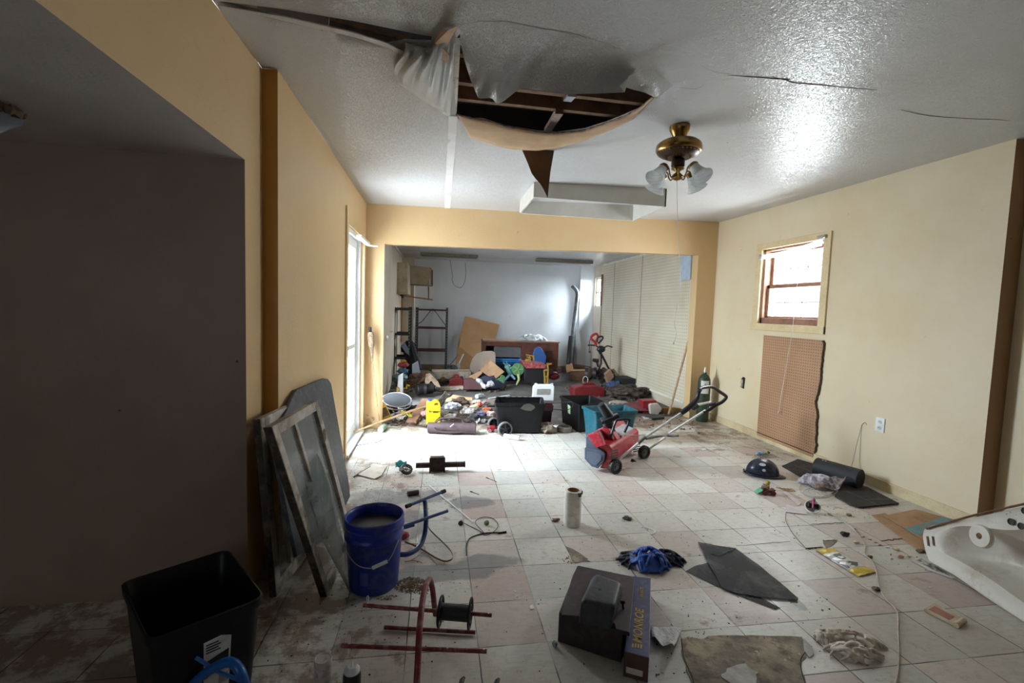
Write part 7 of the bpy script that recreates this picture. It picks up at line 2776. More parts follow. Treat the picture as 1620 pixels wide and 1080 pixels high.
# ================================================================= back room
M_FIX = pm('dusty_fixture_metal', (128, 122, 112), .5, c2=(104, 98, 90), scale=10)
for k, (xa, xb, y, Y, lab) in enumerate(((665, 756, 406, 9.45, 'long grey fluorescent fixture with dangling wire, left on the back ceiling'), (848, 937, 412.5, 9.45, 'long grey fluorescent fixture, right one on the back room ceiling'))):
    a, b = aty(xa, y - (0 if k else 2), Y), aty(xb, y + 1, Y)
    z = 2.515
    t = thing('ceiling_light', lab, 'ceiling light', ((a.x + b.x) / 2, Y, z))
    m = MB()
    m.bx(a.x, b.x, Y - .07, Y + .07, z - .05, z)
    m.build('housing', M_FIX, t, world=True, bevel=.006)
    m = MB()
    m.bx(a.x + .02, b.x - .02, Y - .10, Y + .10, z - .062, z - .048)
    m.build('reflector', pm('brown_dusty_reflector', (110, 102, 88), .5), t, world=True, bevel=.003)
    if k == 0:
        m = MB()
        m.tube(smooth_path([aty(712, 411, Y), aty(714, 424, Y), aty(716, 437, Y), aty(715, 442, Y), aty(719, 451, Y), aty(729, 455, Y), aty(735, 446, Y), aty(737, 432, Y), aty(736, 415, Y)], 5), .0045, 5)
        m.build('dangling_wire', M_DARKM, t, world=True)
# wall cabinet with its door hanging open
M_CABI = pm('beige_cabinet', (178, 164, 142), .6, c2=(156, 142, 120), scale=3, grime=(120, 100, 80), gscale=8, gamt=.4)
t = thing('wall_cabinet', 'beige wall cabinet with door hanging open, high in left back corner', 'cabinet', (-.7, 9.3, 1.9))
m = MB()
pa = [aty(x, y, 9.2) for x, y in ((620, 465), (645, 465), (645, 415), (620, 415))]
m.prism(pa, (0, .9, 0))
m.build('cabinet_body', M_CABI, t, world=True, bevel=.004)
m = MB()
m.prism([aty(x, y, 10.0) for x, y in ((645, 449), (684, 451), (684, 426), (682, 423), (645, 419))], (0, .02, 0))
dr = m.build('open_door', M_CABI, t, world=True, bevel=.003)
m = MB()
m.prism([aty(x, y, 9.98) for x, y in ((647, 449), (684, 451.5), (684, 453), (647, 451))], (0, .02, 0))
m.prism([aty(x, y, 9.98) for x, y in ((682.5, 427), (685, 427), (685, 452), (682.5, 452))], (0, .02, 0))
m.build('door_edge', pm('worn_door_edge', (110, 98, 82), .6), dr, world=True)
m = MB()
m.bar(aty(680, 441, 9.96), aty(680, 450, 9.96), .03, .02)
m.build('hinge', M_STEEL, dr, world=True)
t = thing('brown_bracket', 'brown wooden bracket frame below the open beige wall cabinet', 'bracket', (-.4, 9.9, 1.8))
M_RB = pm('red_brown_wood', (134, 78, 60), .5, c2=(106, 60, 46), scale=8)
m = MB()
m.bar(aty(633, 467, 9.7), aty(684.5, 474, 9.9), .03, .03)
m.build('lower_rail', M_RB, t, world=True, bevel=.003)
m = MB()
m.bar(aty(678, 453, 9.9), aty(678, 473, 9.9), .03, .03)
m.build('upright', M_RB, t, world=True, bevel=.003)
m = MB()
m.lathe([(.03, -.04), (.03, .04)], aty(637, 468, 9.65), 12)
m.build('pivot', M_DARKM, t, world=True)
m = MB()
m.bar(aty(636, 470, 10.3), aty(634, 540, 10.3), .04, .03)
tag(m.build('copper_pipe', pm('tan_pipe', (168, 132, 96), .5)), 'thin tan vertical pipe on the wall below the wall cabinet', 'pipe')

# slotted-angle shelving racks
M_ANG = pm('slotted_steel_black', (50, 52, 58), .5, .3, c2=(38, 40, 44), scale=14)
M_ANGR = pm('dark_red_shelf_bar', (86, 44, 48), .5, c2=(66, 34, 38), scale=8)


def rack(name, label, x0, x1, ytop, ybot, Y, D, levels, mat_bar, brace=False, deck=False):
    t = thing(name, label, 'shelf rack', tuple(aty((x0 + x1) / 2, ybot, Y)))
    fl_, fr = aty(x0, ytop, Y), aty(x1, ytop + .5, Y)
    for i, (p, yy) in enumerate(((fl_, Y), (fr, Y), (Vector((fl_.x, Y + D, fl_.z)), Y + D), (Vector((fr.x, Y + D, fr.z)), Y + D))):
        m = MB()
        sx_ = 1 if i % 2 == 0 else -1
        sy = 1 if i < 2 else -1
        m.bx(min(p.x, p.x + sx_ * .04), max(p.x, p.x + sx_ * .04), yy - .002, yy + .002, 0, p.z)
        m.bx(p.x - .002, p.x + .002, min(yy, yy + sy * .04), max(yy, yy + sy * .04), 0, p.z)
        po = m.build('post', M_ANG, t, world=True)
        m = MB()
        n_ = int(p.z / .06)
        for k in range(n_):
            m.bx(p.x + sx_ * .020 - .006, p.x + sx_ * .020 + .006, yy - .004, yy - .002, .03 + k * .06, .03 + k * .06 + .03)
        m.build('slot_row', pm('slot_pale', (150, 158, 164), .6), po, world=True)
    for yl in levels:
        z = aty(x0, yl, Y).z
        m = MB()
        if deck:
            m.bx(fl_.x, fr.x, Y, Y + D, z - .05, z - .045)
            m.bx(fl_.x, fr.x, Y - .003, Y, z - .05, z)
            m.bx(fl_.x, fr.x, Y + D, Y + D + .003, z - .05, z)
        else:
            m.bx(fl_.x, fr.x, Y - .003, Y + .003, z - .035, z)
            m.bx(fl_.x, fr.x, Y + D - .003, Y + D + .003, z - .035, z)
            m.bx(fl_.x, fl_.x + .006, Y, Y + D, z - .035, z)
            m.bx(fr.x - .006, fr.x, Y, Y + D, z - .035, z)
        m.build('shelf', mat_bar, t, world=True)
    if brace:
        m = MB()
        pts = [aty(659, 514, Y - .01), aty(668, 508, Y - .01), aty(683, 489, Y - .01), aty(686, 489, Y - .01), aty(706, 516, Y - .01)]
        for a, b in zip(pts, pts[1:]):
            m.cyl(a, b, .009, n=6)
        m.build('brace', M_ANG, t, world=True)
    return t


rack('metal_rack', 'narrow black slotted steel rack with shelves, nearest the left back wall', 622.5, 650, 485, 600, 8.9, .42, (486, 526, 564), M_ANG, deck=True)
rack('metal_rack', 'open steel rack with dark red bars against the white back wall', 658, 709, 486, 586, 10.15, .40, (488, 517, 553), M_ANGR, brace=True)
m = MB()
m.tube([aty(609, 489, 8.5), aty(622, 489.5, 8.9)], .012, 8)
tag(m.build('grey_rod', M_ALU), 'short grey rod between the opening jamb and the narrow rack', 'rod')
# hardboard leaning
t = MB()
t.prism([aty(719, 588, 10.12), aty(724, 545, 10.35), aty(735.5, 500, 10.55), aty(790, 513.5, 10.6), aty(783, 540, 10.5), aty(776, 590, 10.12)], (.0, .02, .004))
tag(t.build('hardboard_sheet', pm('hardboard_tan', (168, 128, 86), .6, c2=(152, 114, 74), scale=3), bevel=.002), 'large tan hardboard sheet leaning on the white back wall', 'board')
# desk
M_DESK = pm('walnut_desk', (104, 62, 50), .45, c2=(80, 46, 38), scale=6, bump=.05)
M_DESKT = pm('walnut_desk_top', (150, 122, 104), .3, c2=(120, 92, 76), scale=4)
Yd = 9.55
p0, p1 = aty(765, 538, Yd), aty(884, 540, Yd)
zt_ = (p0.z + p1.z) / 2
xd0, xd1 = p0.x, p1.x
t = thing('wooden_desk', 'dark brown office desk with drawers against the white back wall', 'desk', ((xd0 + xd1) / 2, Yd + .35, 0))
m = MB()
m.bx(xd0 - .01, xd1 + .02, Yd - .02, Yd + .48, zt_ - .03, zt_)
m.build('desk_top', M_DESKT, t, world=True, bevel=.004)
m = MB()
m.bx(xd0, xd0 + .05, Yd, Yd + .46, 0, zt_ - .03)
m.bx(xd0, xd1 - .70, Yd, Yd + .03, zt_ - .12, zt_ - .03)
m.bx(xd0 + .02, xd1 - .64, Yd + .36, Yd + .39, .1, zt_ - .03)
m.build('frame_panel', M_DESK, t, world=True, bevel=.004)
xq = aty(834, 560, Yd).x
m = MB()
m.bx(xq - .12, xd1, Yd, Yd + .46, 0, zt_ - .03)
m.build('pedestal', M_DESK, t, world=True, bevel=.004)
for k in range(4):
    z1 = zt_ - .05 - k * .172
    m = MB()
    m.bx(xq + .01, xd1 - .02, Yd - .016, Yd, z1 - .158, z1)
    dw = m.build('drawer', M_DESK, t, world=True, bevel=.004)
    m = MB()
    m.bx(xq + .2, xd1 - .22, Yd - .020, Yd - .016, z1 - .022, z1 - .012)
    m.build('finger_pull', M_DARKM, dw, world=True)
m = MB()
pa = [aty(x, y, Yd + .10) for x, y in ((781, 566), (829, 566), (829, 546.5), (782, 546.5))]
m.prism(pa, (0, .04, 0))
m.build('grey_panel', pm('grey_laminate', (118, 116, 120), .5), t, world=True, bevel=.003)
cl = cloth('clothes_heap', pm('grey_white_clothes', (116, 124, 128), .8, c2=(196, 206, 210), scale=9, amt=1.0), (aty(843, 533, Yd + .22).x, Yd + .24, zt_), .34, .18, .13, 21, 0, None, 15, .03)
cl.modifiers['fuse'].voxel_size = .012
tag(cl, 'heap of grey and white clothes lying on the brown desk top', 'clothes')
t = thing('blue_tub', 'bright blue shallow plastic tub in front of the desk opening', 'tub', (1.6, 9.3, .2))
m = MB()
a, b = aty(781, 567, 9.2), aty(824, 567, 9.2)
m.bx(a.x, b.x, 9.2, 9.5, a.z - .12, a.z)
m.build('tub_body', pm('blue_tub_dark', (22, 72, 130), .4), t, world=True, bevel=.01)
m = MB()
for k in (0, .035):
    m.bx(a.x - .02, b.x + .02, 9.17, 9.52, a.z - .022 - k, a.z - k)
m.build('tub_rim', pm('blue_tub_rim', (56, 128, 190), .35), t, world=True, bevel=.004)
m = MB()
m.bx(a.x, b.x, 9.22, 9.48, .0, a.z - .12)
tag(m.build('dark_box', pm('navy_dark', (16, 24, 44), .6)), 'dark box holding up the bright blue plastic tub', 'box')
# blue moulded chair back
t = thing('blue_chair', 'blue moulded plastic child chair standing against the desk drawers', 'chair', (2.15, 9.3, 0))
m = MB()
Lc = [(843, 576), (843, 560), (846, 552), (851, 548.5), (856, 550), (861, 558), (864.5, 565), (863, 575)]
m.prism([aty(x, y, 9.25) for x, y in Lc], (0, .03, .01))
m.build('backrest', pm('blue_chair_plastic', (56, 88, 138), .4, c2=(50, 92, 158)), t, world=True, bevel=.02, seg=3)
m = MB()
a, b = aty(843, 576, 9.2), aty(863, 576, 9.2)
m.bx(a.x, b.x, 8.95, 9.27, a.z - .03, a.z)
m.build('seat', pm('blue_chair_plastic', (56, 88, 138), .4), t, world=True, bevel=.01)
for xx in (a.x + .03, b.x - .03):
    for yy in (8.98, 9.24):
        m = MB()
        m.cyl((xx, yy, 0), (xx, yy, a.z - .02), .015, n=8)
        m.build('leg', M_STEEL, t, world=True)
# round folding table top on its edge
t = MB()
Lt = [(747, 602), (744, 592), (743.5, 580), (747, 568), (755, 559), (765, 555.5), (778, 555), (783, 557), (784, 562), (784, 590), (770, 603)]
t.prism([aty(x, y, 8.95) for x, y in Lt], (0, .035, .0))
tag(t.build('table_top', pm('cream_table_top', (166, 152, 140), .5, c2=(154, 140, 128), scale=3), bevel=.008), 'cream round cornered table top standing on edge before the desk', 'table top')
# tilted carton, dark carton, clothes
t = thing('cardboard_box', 'tan cardboard box tilted on its corner before the cream table top', 'box', tuple(aty(780, 605, 8.5)))
t2 = t
m = MB()
m.prism([aty(x, y, 8.45) for x, y in ((761, 587), (776, 570), (798, 588), (782, 601))], (0, .26, 0))
m.build('box_body', M_CB, t, world=True, bevel=.004)
m = MB()
m.prism([aty(x, y, 8.43) for x, y in ((742, 596), (761, 587), (763, 590), (750, 602))], (0, .02, .01))
m.build('box_flap', M_CB, t, world=True)
m = MB()
m.prism([aty(x, y, 8.5) for x, y in ((748, 604), (763, 586), (784, 600), (786, 610), (750, 610))], (0, .3, 0))
tag(m.build('black_case', pm('black_soft_case', (24, 26, 32), .6), bevel=.01), 'black soft case squashed beneath the tilted cardboard box', 'case')
m = MB()
m.blob(aty(772, 606, 8.2), .20, 3, .5, 2.6, 3, (1.2, .7, .6))
tag(m.build('navy_cloth', pm('navy_heap', (28, 34, 52), .8), smooth=True), 'dark navy cloth heap in front of the black soft case', 'cloth')
m = MB()
m.tube(smooth_path([aty(754, 600, 8.0), aty(760, 604, 7.95), aty(766, 611, 7.9), aty(773, 609, 7.9), aty(776, 604, 7.95), aty(779, 611, 7.9)], 4), [.03 + .02 * (k % 5) / 4 for k in range(21)], 8)
tag(m.build('white_plastic_bag', pm('greyish_white_film', (160, 158, 156), .4, c2=(150, 150, 154), scale=12), smooth=True), 'crumpled white plastic bag in front of the navy cloth heap', 'plastic bag')
# green wheel, teal animal, little green wheel (plain toys)
M_GRN = pm('toy_bright_green', (84, 132, 82), .5, c2=(66, 110, 68), scale=12)
t = thing('green_wheel_toy', 'green disc wheel toy with pale green legs standing on the concrete', 'toy', tuple(aty(820, 607, 8.6)))
m = MB()
m.lathe([(.115, -.02), (.125, 0), (.115, .02), (.06, .024), (0, .02)], aty(819.5, 584, 8.6), 32, axis=(0, -1, 0))
wl_ = m.build('disc', M_GRN, t, world=True, smooth=True, angle=50)
m = MB()
for k in range(5):
    a = 2 * PI * k / 5
    c = aty(819.5, 584, 8.57)
    m.bar(c, c + Vector((math.cos(a), 0, math.sin(a))) * .1, .02, .01, up=(0, 1, 0))
m.build('disc_ribs', pm('toy_light_green', (128, 152, 104), .5), wl_, world=True)
m = MB()
m.tube([aty(820, 592, 8.5), aty(821, 600, 8.45), aty(817, 609, 8.4)], [.03, .024, .014], 8)
m.build('leg', pm('toy_lime', (146, 154, 92), .5), t, world=True, smooth=True)
t = thing('teal_toy_animal', 'teal plastic toy animal with raised arms left of the green disc', 'toy', tuple(aty(803, 605, 8.7)))
M_TEALT = pm('toy_teal', (90, 140, 130), .5, c2=(70, 112, 106), scale=14)
m = MB()
m.blob(aty(803, 580, 8.7), .06, 3, .3, 3, 2, (1, .8, .9))
m.tube(smooth_path([aty(803, 580, 8.7), aty(806, 587, 8.7), aty(809, 594, 8.7)], 3), [.045, .05, .055, .055, .05, .045, .04], 10)
for a_, b_ in (((801, 578), (796, 573)), ((804, 578), (801, 572)), ((806, 584), (811, 580))):
    m.tube([aty(*a_, 8.68), aty(*b_, 8.66)], [.02, .01], 8)
m.build('body', M_TEALT, t, world=True, smooth=True)
m = MB()
for a_, b_ in (((806, 593), (798, 602)), ((809, 593), (815, 600)), ((798, 602), (795, 607))):
    m.tube([aty(*a_, 8.6), aty(*b_, 8.55)], [.03, .022], 8)
m.build('legs', pm('toy_blue_grey', (92, 122, 146), .5), t, world=True, smooth=True)
t = thing('green_toy_wheels', 'pair of small green toy wheels on the concrete by the cardboard box', 'toy', tuple(at(791, 610)))
for x, y, Y, r in ((791, 603, 8.2, .062), (795, 597, 8.4, .045)):
    m = MB()
    c = aty(x, y, Y)
    m.lathe([(r * .9, -.025), (r, -.02), (r, .02), (r * .9, .028), (r * .5, .02), (r * .45, .03), (0, .03)], c, 24, axis=(.2, -1, 0))
    m.build('wheel', M_GRN, t, world=True, smooth=True, angle=50)
# red topped black play table with yellow frame
t = thing('red_play_table', 'red topped black toy workbench with yellow side frame', 'toy table', tuple(aty(848, 610, 8.5)))
m = MB()
m.prism([aty(x, y, 8.5) for x, y in ((826, 572), (864, 576), (864, 583), (832, 583), (829, 578))], (0, .4, 0))
m.build('red_top', pm('scuffed_toy_red', (120, 38, 44), .4, c2=(188, 120, 116), scale=24, amt=.35), t, world=True, bevel=.01)
m = MB()
m.prism([aty(x, y, 8.54) for x, y in ((830, 583), (861, 583), (860, 607), (829, 604))], (0, .3, 0))
m.build('black_body', pm('toy_black', (20, 20, 24), .5), t, world=True, bevel=.01)
m = MB()
M_TYL = pm('toy_mustard', (160, 128, 52), .5, c2=(126, 98, 40), scale=20)
for a_, b_ in (((861, 585), (862, 607)), ((867, 583), (866, 607)), ((861, 586), (867, 584)), ((861, 596), (867, 595)), ((866, 576), (873, 575)), ((866, 574), (867, 584))):
    m.bar(aty(*a_, 8.48), aty(*b_, 8.48), .03, .03)
m.build('yellow_frame', M_TYL, t, world=True, bevel=.004)
m = MB()
for a_, b_ in (((832, 561), (845, 563)), ((833, 564), (840, 567)), ((843, 562), (845, 570)), ((838, 562), (838, 570))):
    m.bar(aty(*a_, 8.6), aty(*b_, 8.6), .025, .02)
m.prism([aty(x, y, 8.6) for x, y in ((832, 568), (840, 567), (840, 573), (830, 572))], (0, .05, 0))
tag(m.build('yellow_toy_crane', M_TYL), 'small yellow lattice toy standing on the red toy workbench', 'toy')
# red toy mower / pump
t = thing('red_toy_engine', 'rounded red plastic toy body with two dark wheels right of yellow frame', 'toy', tuple(at(877, 604)))
m = MB()
c = aty(876, 594, 8.9)
m.blob(c + Vector((0, 0, .0)), .115, 3, .12, 2, 1, (1.0, .8, .75))
m.build('body', pm('toy_red', (134, 44, 48), .4), t, world=True, smooth=True)
for x, y in ((871, 588), (884, 586)):
    m = MB()
    m.lathe([(.05, -.02), (.055, 0), (.05, .02), (.02, .024), (0, .02)], aty(x, y, 8.78), 20, axis=(.1, -1, 0))
    m.build('wheel', pm('maroon_wheel', (84, 52, 60), .5), t, world=True, smooth=True)
# pipes in the corner
M_GP = pm('grey_gutter', (112, 118, 122), .45, .4, c2=(70, 74, 78), scale=10)
for k, (pts, r, lab) in enumerate((((aty(905, 452, 10.4), aty(913, 462, 10.35), aty(912, 480, 10.3), aty(907, 520, 10.2), aty(902, 578, 9.9)), .045, 'bent grey gutter pipe leaning in the corner, the longest of three'),
                                   ((aty(913, 470, 10.5), aty(911, 500, 10.45), aty(906, 592, 10.1)), .04, 'straight dark grey pipe leaning just right of the bent gutter pipe'),
                                   ((aty(903, 532, 10.0), aty(899, 575, 9.8)), .05, 'short black bar leaning before the bent grey gutter pipe'))):
    m = MB()
    m.tube(smooth_path(pts, 4), r, 10)
    tag(m.build('gutter_pipe' if k < 2 else 'black_bar', (M_GP, M_GP, M_SBLK)[k], smooth=True), lab, 'pipe' if k < 2 else 'bar')
# open carton
t = thing('open_carton', 'open cardboard box with pale flap beside the exercise bike', 'box', tuple(at(915, 601)))
m = MB()
m.hexa([aty(x, y, Y) for x, y, Y in ((902, 601, 9.3), (930, 604, 9.3), (935, 600, 9.8), (905, 598, 9.8), (902, 585, 9.3), (930, 586, 9.3), (938, 582, 9.8), (905, 575, 9.8))])
bmesh.ops.delete(m.b, geom=[f for f in m.b.faces if f.normal.z > .5 or f.calc_center_median().z > aty(915, 588, 9.5).z], context='FACES_ONLY') if False else None
m.build('box_body', pm('dim_cardboard', (112, 80, 58), .8), t, world=True)
m = MB()
m.prism([aty(x, y, 9.28) for x, y in ((895, 578), (905, 574), (907, 583), (897, 590))], (0, .01, 0))
m.build('left_flap', M_CB, t, world=True)
m = MB()
m.prism([aty(x, y, 9.27) for x, y in ((903, 584), (930, 584), (930, 586), (903, 587))], (0, .01, 0))
m.build('front_flap', M_CB, t, world=True)
m = MB()
m.prism([aty(x, y, 9.5) for x, y in ((906, 575), (936, 580), (930, 584), (907, 583))], (0, .01, 0))
m.build('box_inside', pm('dark_cardboard', (74, 50, 38), .9), t, world=True)
# exercise bike with a red hedge trimmer hung on it
t = thing('exercise_bike', 'black exercise bike frame with handlebars near the pegboard wall', 'exercise bike', tuple(at(950, 612)))
Yb = 8.5
def pb(x, y, dy=0.0):
    return aty(x, y, Yb + dy)
m = MB()
m.tube([pb(946, 553), pb(953, 563), pb(963, 583), pb(983, 600)], .022, 8)
m.tube([pb(951, 557), pb(951, 575), pb(945, 590), pb(932, 600)], .02, 8)
m.build('frame', M_SBLK, t, world=True, smooth=True)
m = MB()
m.tube(smooth_path([pb(930, 546), pb(941, 546), pb(947, 549), pb(955, 550), pb(961, 547), pb(969, 549)], 3), .014, 8)
m.build('handlebar', pm('rusty_bar', (66, 40, 38), .5), t, world=True, smooth=True)
m = MB()
m.blob(pb(951, 552), .08, 3, .2, 2, 5, (1.1, .6, .8))
m.build('console', M_SBLK, t, world=True, smooth=True)
m = MB()
m.tube([pb(938, 569), pb(946, 571)], [.03, .045], 8)
m.cyl(pb(944, 571), pb(946, 580), .02, n=8)
m.build('saddle', M_SBLK, t, world=True, smooth=True)
for x, y, r in ((929, 591, .13), (941, 590, .12)):
    m = MB()
    m.lathe([(r * .7, -.03), (r, -.03), (r, .03), (r * .7, .03)], pb(x, y), 24, axis=(1, -.5, 0), caps=True)
    m.build('wheel', M_SBLK, t, world=True, smooth=True, angle=40)
m = MB()
u0 = pb(926, 601, -.2)
m.tube([u0 + Vector((.05 * math.cos(a), 0, .07 * math.sin(a))) for a in [2 * PI * k / 14 for k in range(14)]], .006, 6, closed=True)
m.build('pedal_ring', M_ALU, t, world=True)
m = MB()
for x, y, w_ in ((948, 590, .07), (956, 588, .08), (952, 600, .07)):
    m.blob(pb(x, y, .1), w_, 2, .4, 3, x, (1, .8, 1.2))
m.build('flywheel_parts', pm('dark_machinery', (48, 44, 46), .6, c2=(120, 104, 100), scale=30), t, world=True)
t = thing('electric_trimmer', 'red handled electric trimmer with cord hung on the bike handlebar', 'trimmer', tuple(pb(942, 540)))
m = MB()
M_TR = pm('trimmer_red', (168, 52, 44), .4)
m.tube(smooth_path([pb(943, 546, -.05), pb(940, 540, -.05), pb(935, 535, -.05), pb(938, 530, -.05), pb(944, 528, -.05), pb(946, 533, -.05), pb(943, 540, -.05), pb(943, 546, -.05)], 3), .024, 8)
m.build('handle', M_TR, t, world=True, smooth=True)
m = MB()
m.tube(smooth_path([pb(945, 541, -.08), pb(946, 534, -.08), pb(951, 532, -.08), pb(954, 534, -.08), pb(950, 540, -.08), pb(946, 543, -.08)], 3), .017, 8)
m.build('front_grip', M_SBLK, t, world=True, smooth=True)
m = MB()
m.tube([pb(935, 533, -.05), pb(932.5, 540, -.05), pb(932.5, 555, -.05)], .007, 6)
m.cyl(pb(932.5, 555, -.05), pb(932.5, 558, -.05), .022, n=8)
m.build('cord', pm('brown_cord', (70, 40, 36), .6), t, world=True)
# red gas can
def gascan(name, label, x0, x1, y0, y1, Y, D, mat, extra=True):
    t = thing(name, label, 'fuel can', tuple(aty((x0 + x1) / 2, y1, Y)))
    m = MB()
    w_ = x1 - x0
    L = [(x0, y1), (x1, y1), (x1, y0 + 4), (x1 - w_ * .12, y0 + 1), (x1 - w_ * .3, y0), (x0 + w_ * .3, y0), (x0 + w_ * .08, y0 + 3), (x0, y0 + 5)]
    m.prism([aty(x, y, Y) for x, y in L], (0, D, 0))
    m.build('can_body', mat, t, world=True, bevel=.018, seg=3)
    m = MB()
    m.tube(smooth_path([aty(x0 + w_ * .25, y0 + 1, Y + D / 2), aty(x0 + w_ * .3, y0 - 3, Y + D / 2), aty(x0 + w_ * .6, y0 - 4, Y + D / 2), aty(x0 + w_ * .7, y0 + 1, Y + D / 2)], 3), .018, 8)
    m.build('handle', mat, t, world=True, smooth=True)
    m = MB()
    m.cyl(aty(x0 + w_ * .85, y0 + 3, Y + D / 2), aty(x0 + w_ * .88, y0 - 2, Y + D / 2), .025, n=12)
    m.build('filler_cap', M_SBLK, t, world=True)
    return t


M_GAS = pm('fuel_can_red', (118, 30, 32), .5, c2=(92, 24, 26), scale=6)
gascan('fuel_can', 'large red plastic fuel can on concrete behind the large black tote', 908, 957, 610, 632, 7.55, .28, M_GAS)
gascan('fuel_can', 'small red plastic can on the light ledge left of the box pile', 711, 733, 597, 612, 8.3, .16, M_GAS)
m = MB()
m.blob(at(993, 621, .10), .30, 4, .5, 3.0, 8, (1.1, .6, .42))
tag(m.build('black_bag_heap', pm('black_fur_heap', (34, 30, 30), .9, c2=(84, 72, 62), scale=14, amt=.6, bump=.5), smooth=True), 'low black crumpled bag heap against the pegboard wall baseboard', 'bag')
m = MB()
m.blob(aty(970, 600, 8.5), .14, 3, .5, 3.0, 9, (1.1, .7, .7))
tag(m.build('grey_cloth_heap', pm('grey_maroon_heap', (112, 92, 92), .9, c2=(150, 150, 158), scale=18, amt=.7), smooth=True), 'grey and maroon cloth heap right behind the exercise bike', 'cloth')
m = MB()
m.blob(aty(971, 609, 8.0), .11, 3, .5, 3.0, 19, (1.3, .7, .7))
tag(m.build('blue_cloth', pm('blue_cloth_bit', (62, 86, 122), .8)), 'small blue cloth bit between bike and black bag heap', 'cloth')
m = MB()
m.prism([aty(x, y, Y) for x, y, Y in ((966, 584, 8.6), (970, 583, 8.75), (985, 601, 8.2), (981, 603, 8.1))], (.02, .02, 0))
tag(m.build('leaning_board', pm('beige_board', (142, 122, 104), .7)), 'narrow beige board leaning down the pegboard wall behind the bike', 'board')
m = MB()
m.prism([aty(x, y, 8.3) for x, y in ((958, 592), (966, 584), (972, 596), (962, 606))], (0, .1, 0))
tag(m.build('small_carton', pm('tan_pinkish_carton', (150, 116, 92), .8), bevel=.003), 'small tan carton beside the leaning beige board', 'box')
m = MB()
m.bx(3.35, 3.60, 7.95, 8.35, 0, .26)
tag(m.build('dark_crate', pm('dark_crate', (30, 28, 28), .8)), 'dark crate under the leaning beige board at the wall', 'crate')
m = MB()
m.blob(at(1008, 645, .05), .22, 3, .5, 2.4, 10, (1.1, .8, .35))
tag(m.build('maroon_cloth', pm('maroon_cloth', (116, 58, 62), .9, c2=(96, 44, 50), scale=12), smooth=True), 'faded maroon cloth on the floor just behind the teal tote', 'cloth')
t = thing('red_white_jug', 'bright red and white plastic jug lying behind the teal tote', 'jug', tuple(at(1030, 654)))
m = MB()
m.prism([aty(x, y, 6.25) for x, y in ((1018, 655), (1017, 634), (1038, 633), (1040, 637), (1030, 642), (1029, 655))], (0, .16, 0))
m.build('red_part', pm('signal_red', (140, 34, 42), .4), t, world=True, bevel=.008)
m = MB()
m.prism([aty(x, y, 6.2) for x, y in ((1029, 655), (1028, 641), (1030, 639), (1041, 638), (1048, 646), (1041, 656))], (0, .16, 0))
m.build('white_part', pm('grimy_white_plastic', (196, 190, 180), .5), t, world=True, bevel=.008)
m = MB()
m.prism([aty(x, y, 6.25) for x, y in ((1049, 655), (1049, 645), (1068, 645), (1080, 647), (1080, 652), (1062, 655))], (0, .06, 0))
tag(m.build('mustard_scrap', pm('mustard_scrap', (150, 122, 70), .7), bevel=.003), 'mustard brown plastic piece at the foot of the wooden pole', 'plastic piece')
m = MB()
m.blob(aty(978, 637, 6.6), .10, 3, .5, 3, 23, (1.4, .7, .35))
tag(m.build('white_cloth', pm('dull_white_cloth', (160, 152, 146), .9), smooth=True), 'dull white crumpled cloth behind the teal tote rim', 'cloth')
m = MB()
m.box(at(1036, 660, .02), (.22, .14, .03), (0, 0, .3))
tag(m.build('dark_grey_block', pm('dark_slate_block', (54, 58, 58), .7), bevel=.004), 'dark flat block on the floor in front of the red white jug', 'block')

# --- left pile behind the disc
M_LEDG = pm('whitewashed_beam', (184, 172, 156), .7, c2=(150, 136, 120), scale=6, grime=(90, 76, 64), gscale=12, gamt=.4)
m = MB()
m.prism([aty(x, y, 8.75) for x, y in ((683, 588), (745, 588), (745, 598), (683, 600))], (0, .35, 0))
tag(m.build('pale_beam', M_LEDG, bevel=.005), 'pale whitewashed beam lying across the back floor behind the red can', 'beam')
m = MB()
m.prism([aty(x, y, 8.1) for x, y in ((690, 613), (733, 611), (733, 616), (692, 618))], (0, .1, 0))
tag(m.build('pale_plank', M_LEDG), 'pale plank lying on the concrete before the small red can', 'plank')
m = MB()
m.blob(aty(701, 601, 8.62), .06, 3, .15, 3, 2)
tag(m.build('brown_ball', pm('brown_ball', (96, 64, 42), .7), smooth=True), 'small brown ball just left of the small red can', 'ball')
m = MB()
m.prism([aty(x, y, 7.9) for x, y in ((734, 616), (734, 601), (748, 600), (765, 612), (762, 616))], (0, .2, 0))
tag(m.build('maroon_box', pm('maroon_box', (84, 50, 52), .7, c2=(60, 40, 42)), bevel=.005), 'low maroon box on the concrete right of the small red can', 'box')
t = thing('torn_brown_bag', 'torn dark brown paper sack with pale ragged edges on the left pile', 'sack', tuple(at(675, 615)))
m = MB()
m.blob(aty(668, 601, 7.9), .19, 3, .7, 2.6, 15, (1.1, .7, .75))
m.build('sack_body', pm('dark_sack', (54, 38, 30), .9, c2=(110, 82, 60), scale=14, amt=.5), t, world=True)
m = MB()
m.prism([aty(x, y, 7.7) for x, y in ((674, 592), (680, 590), (692, 602), (697, 612), (690, 612), (682, 602), (676, 610), (672, 604))], (0, .03, 0))
m.build('pale_torn_edge', pm('pale_torn_paper', (170, 150, 126), .8, c2=(110, 90, 70), scale=20), t, world=True)
t = thing('black_motor', 'black cylindrical motor lying in front of the torn sack', 'motor', tuple(at(672, 622)))
m = MB()
m.cyl(aty(659, 617, 7.5), aty(684, 614, 7.6), .085, n=24)
m.build('motor_body', pm('oily_black', (28, 26, 28), .5), t, world=True, smooth=True, bevel=.01)
m = MB()
m.cyl(aty(684, 615, 7.6), aty(690, 614, 7.6), .05, n=16)
m.cyl(aty(671, 616, 7.45), aty(672, 616, 7.45) + Vector((.03, 0, 0)), .095, n=24)
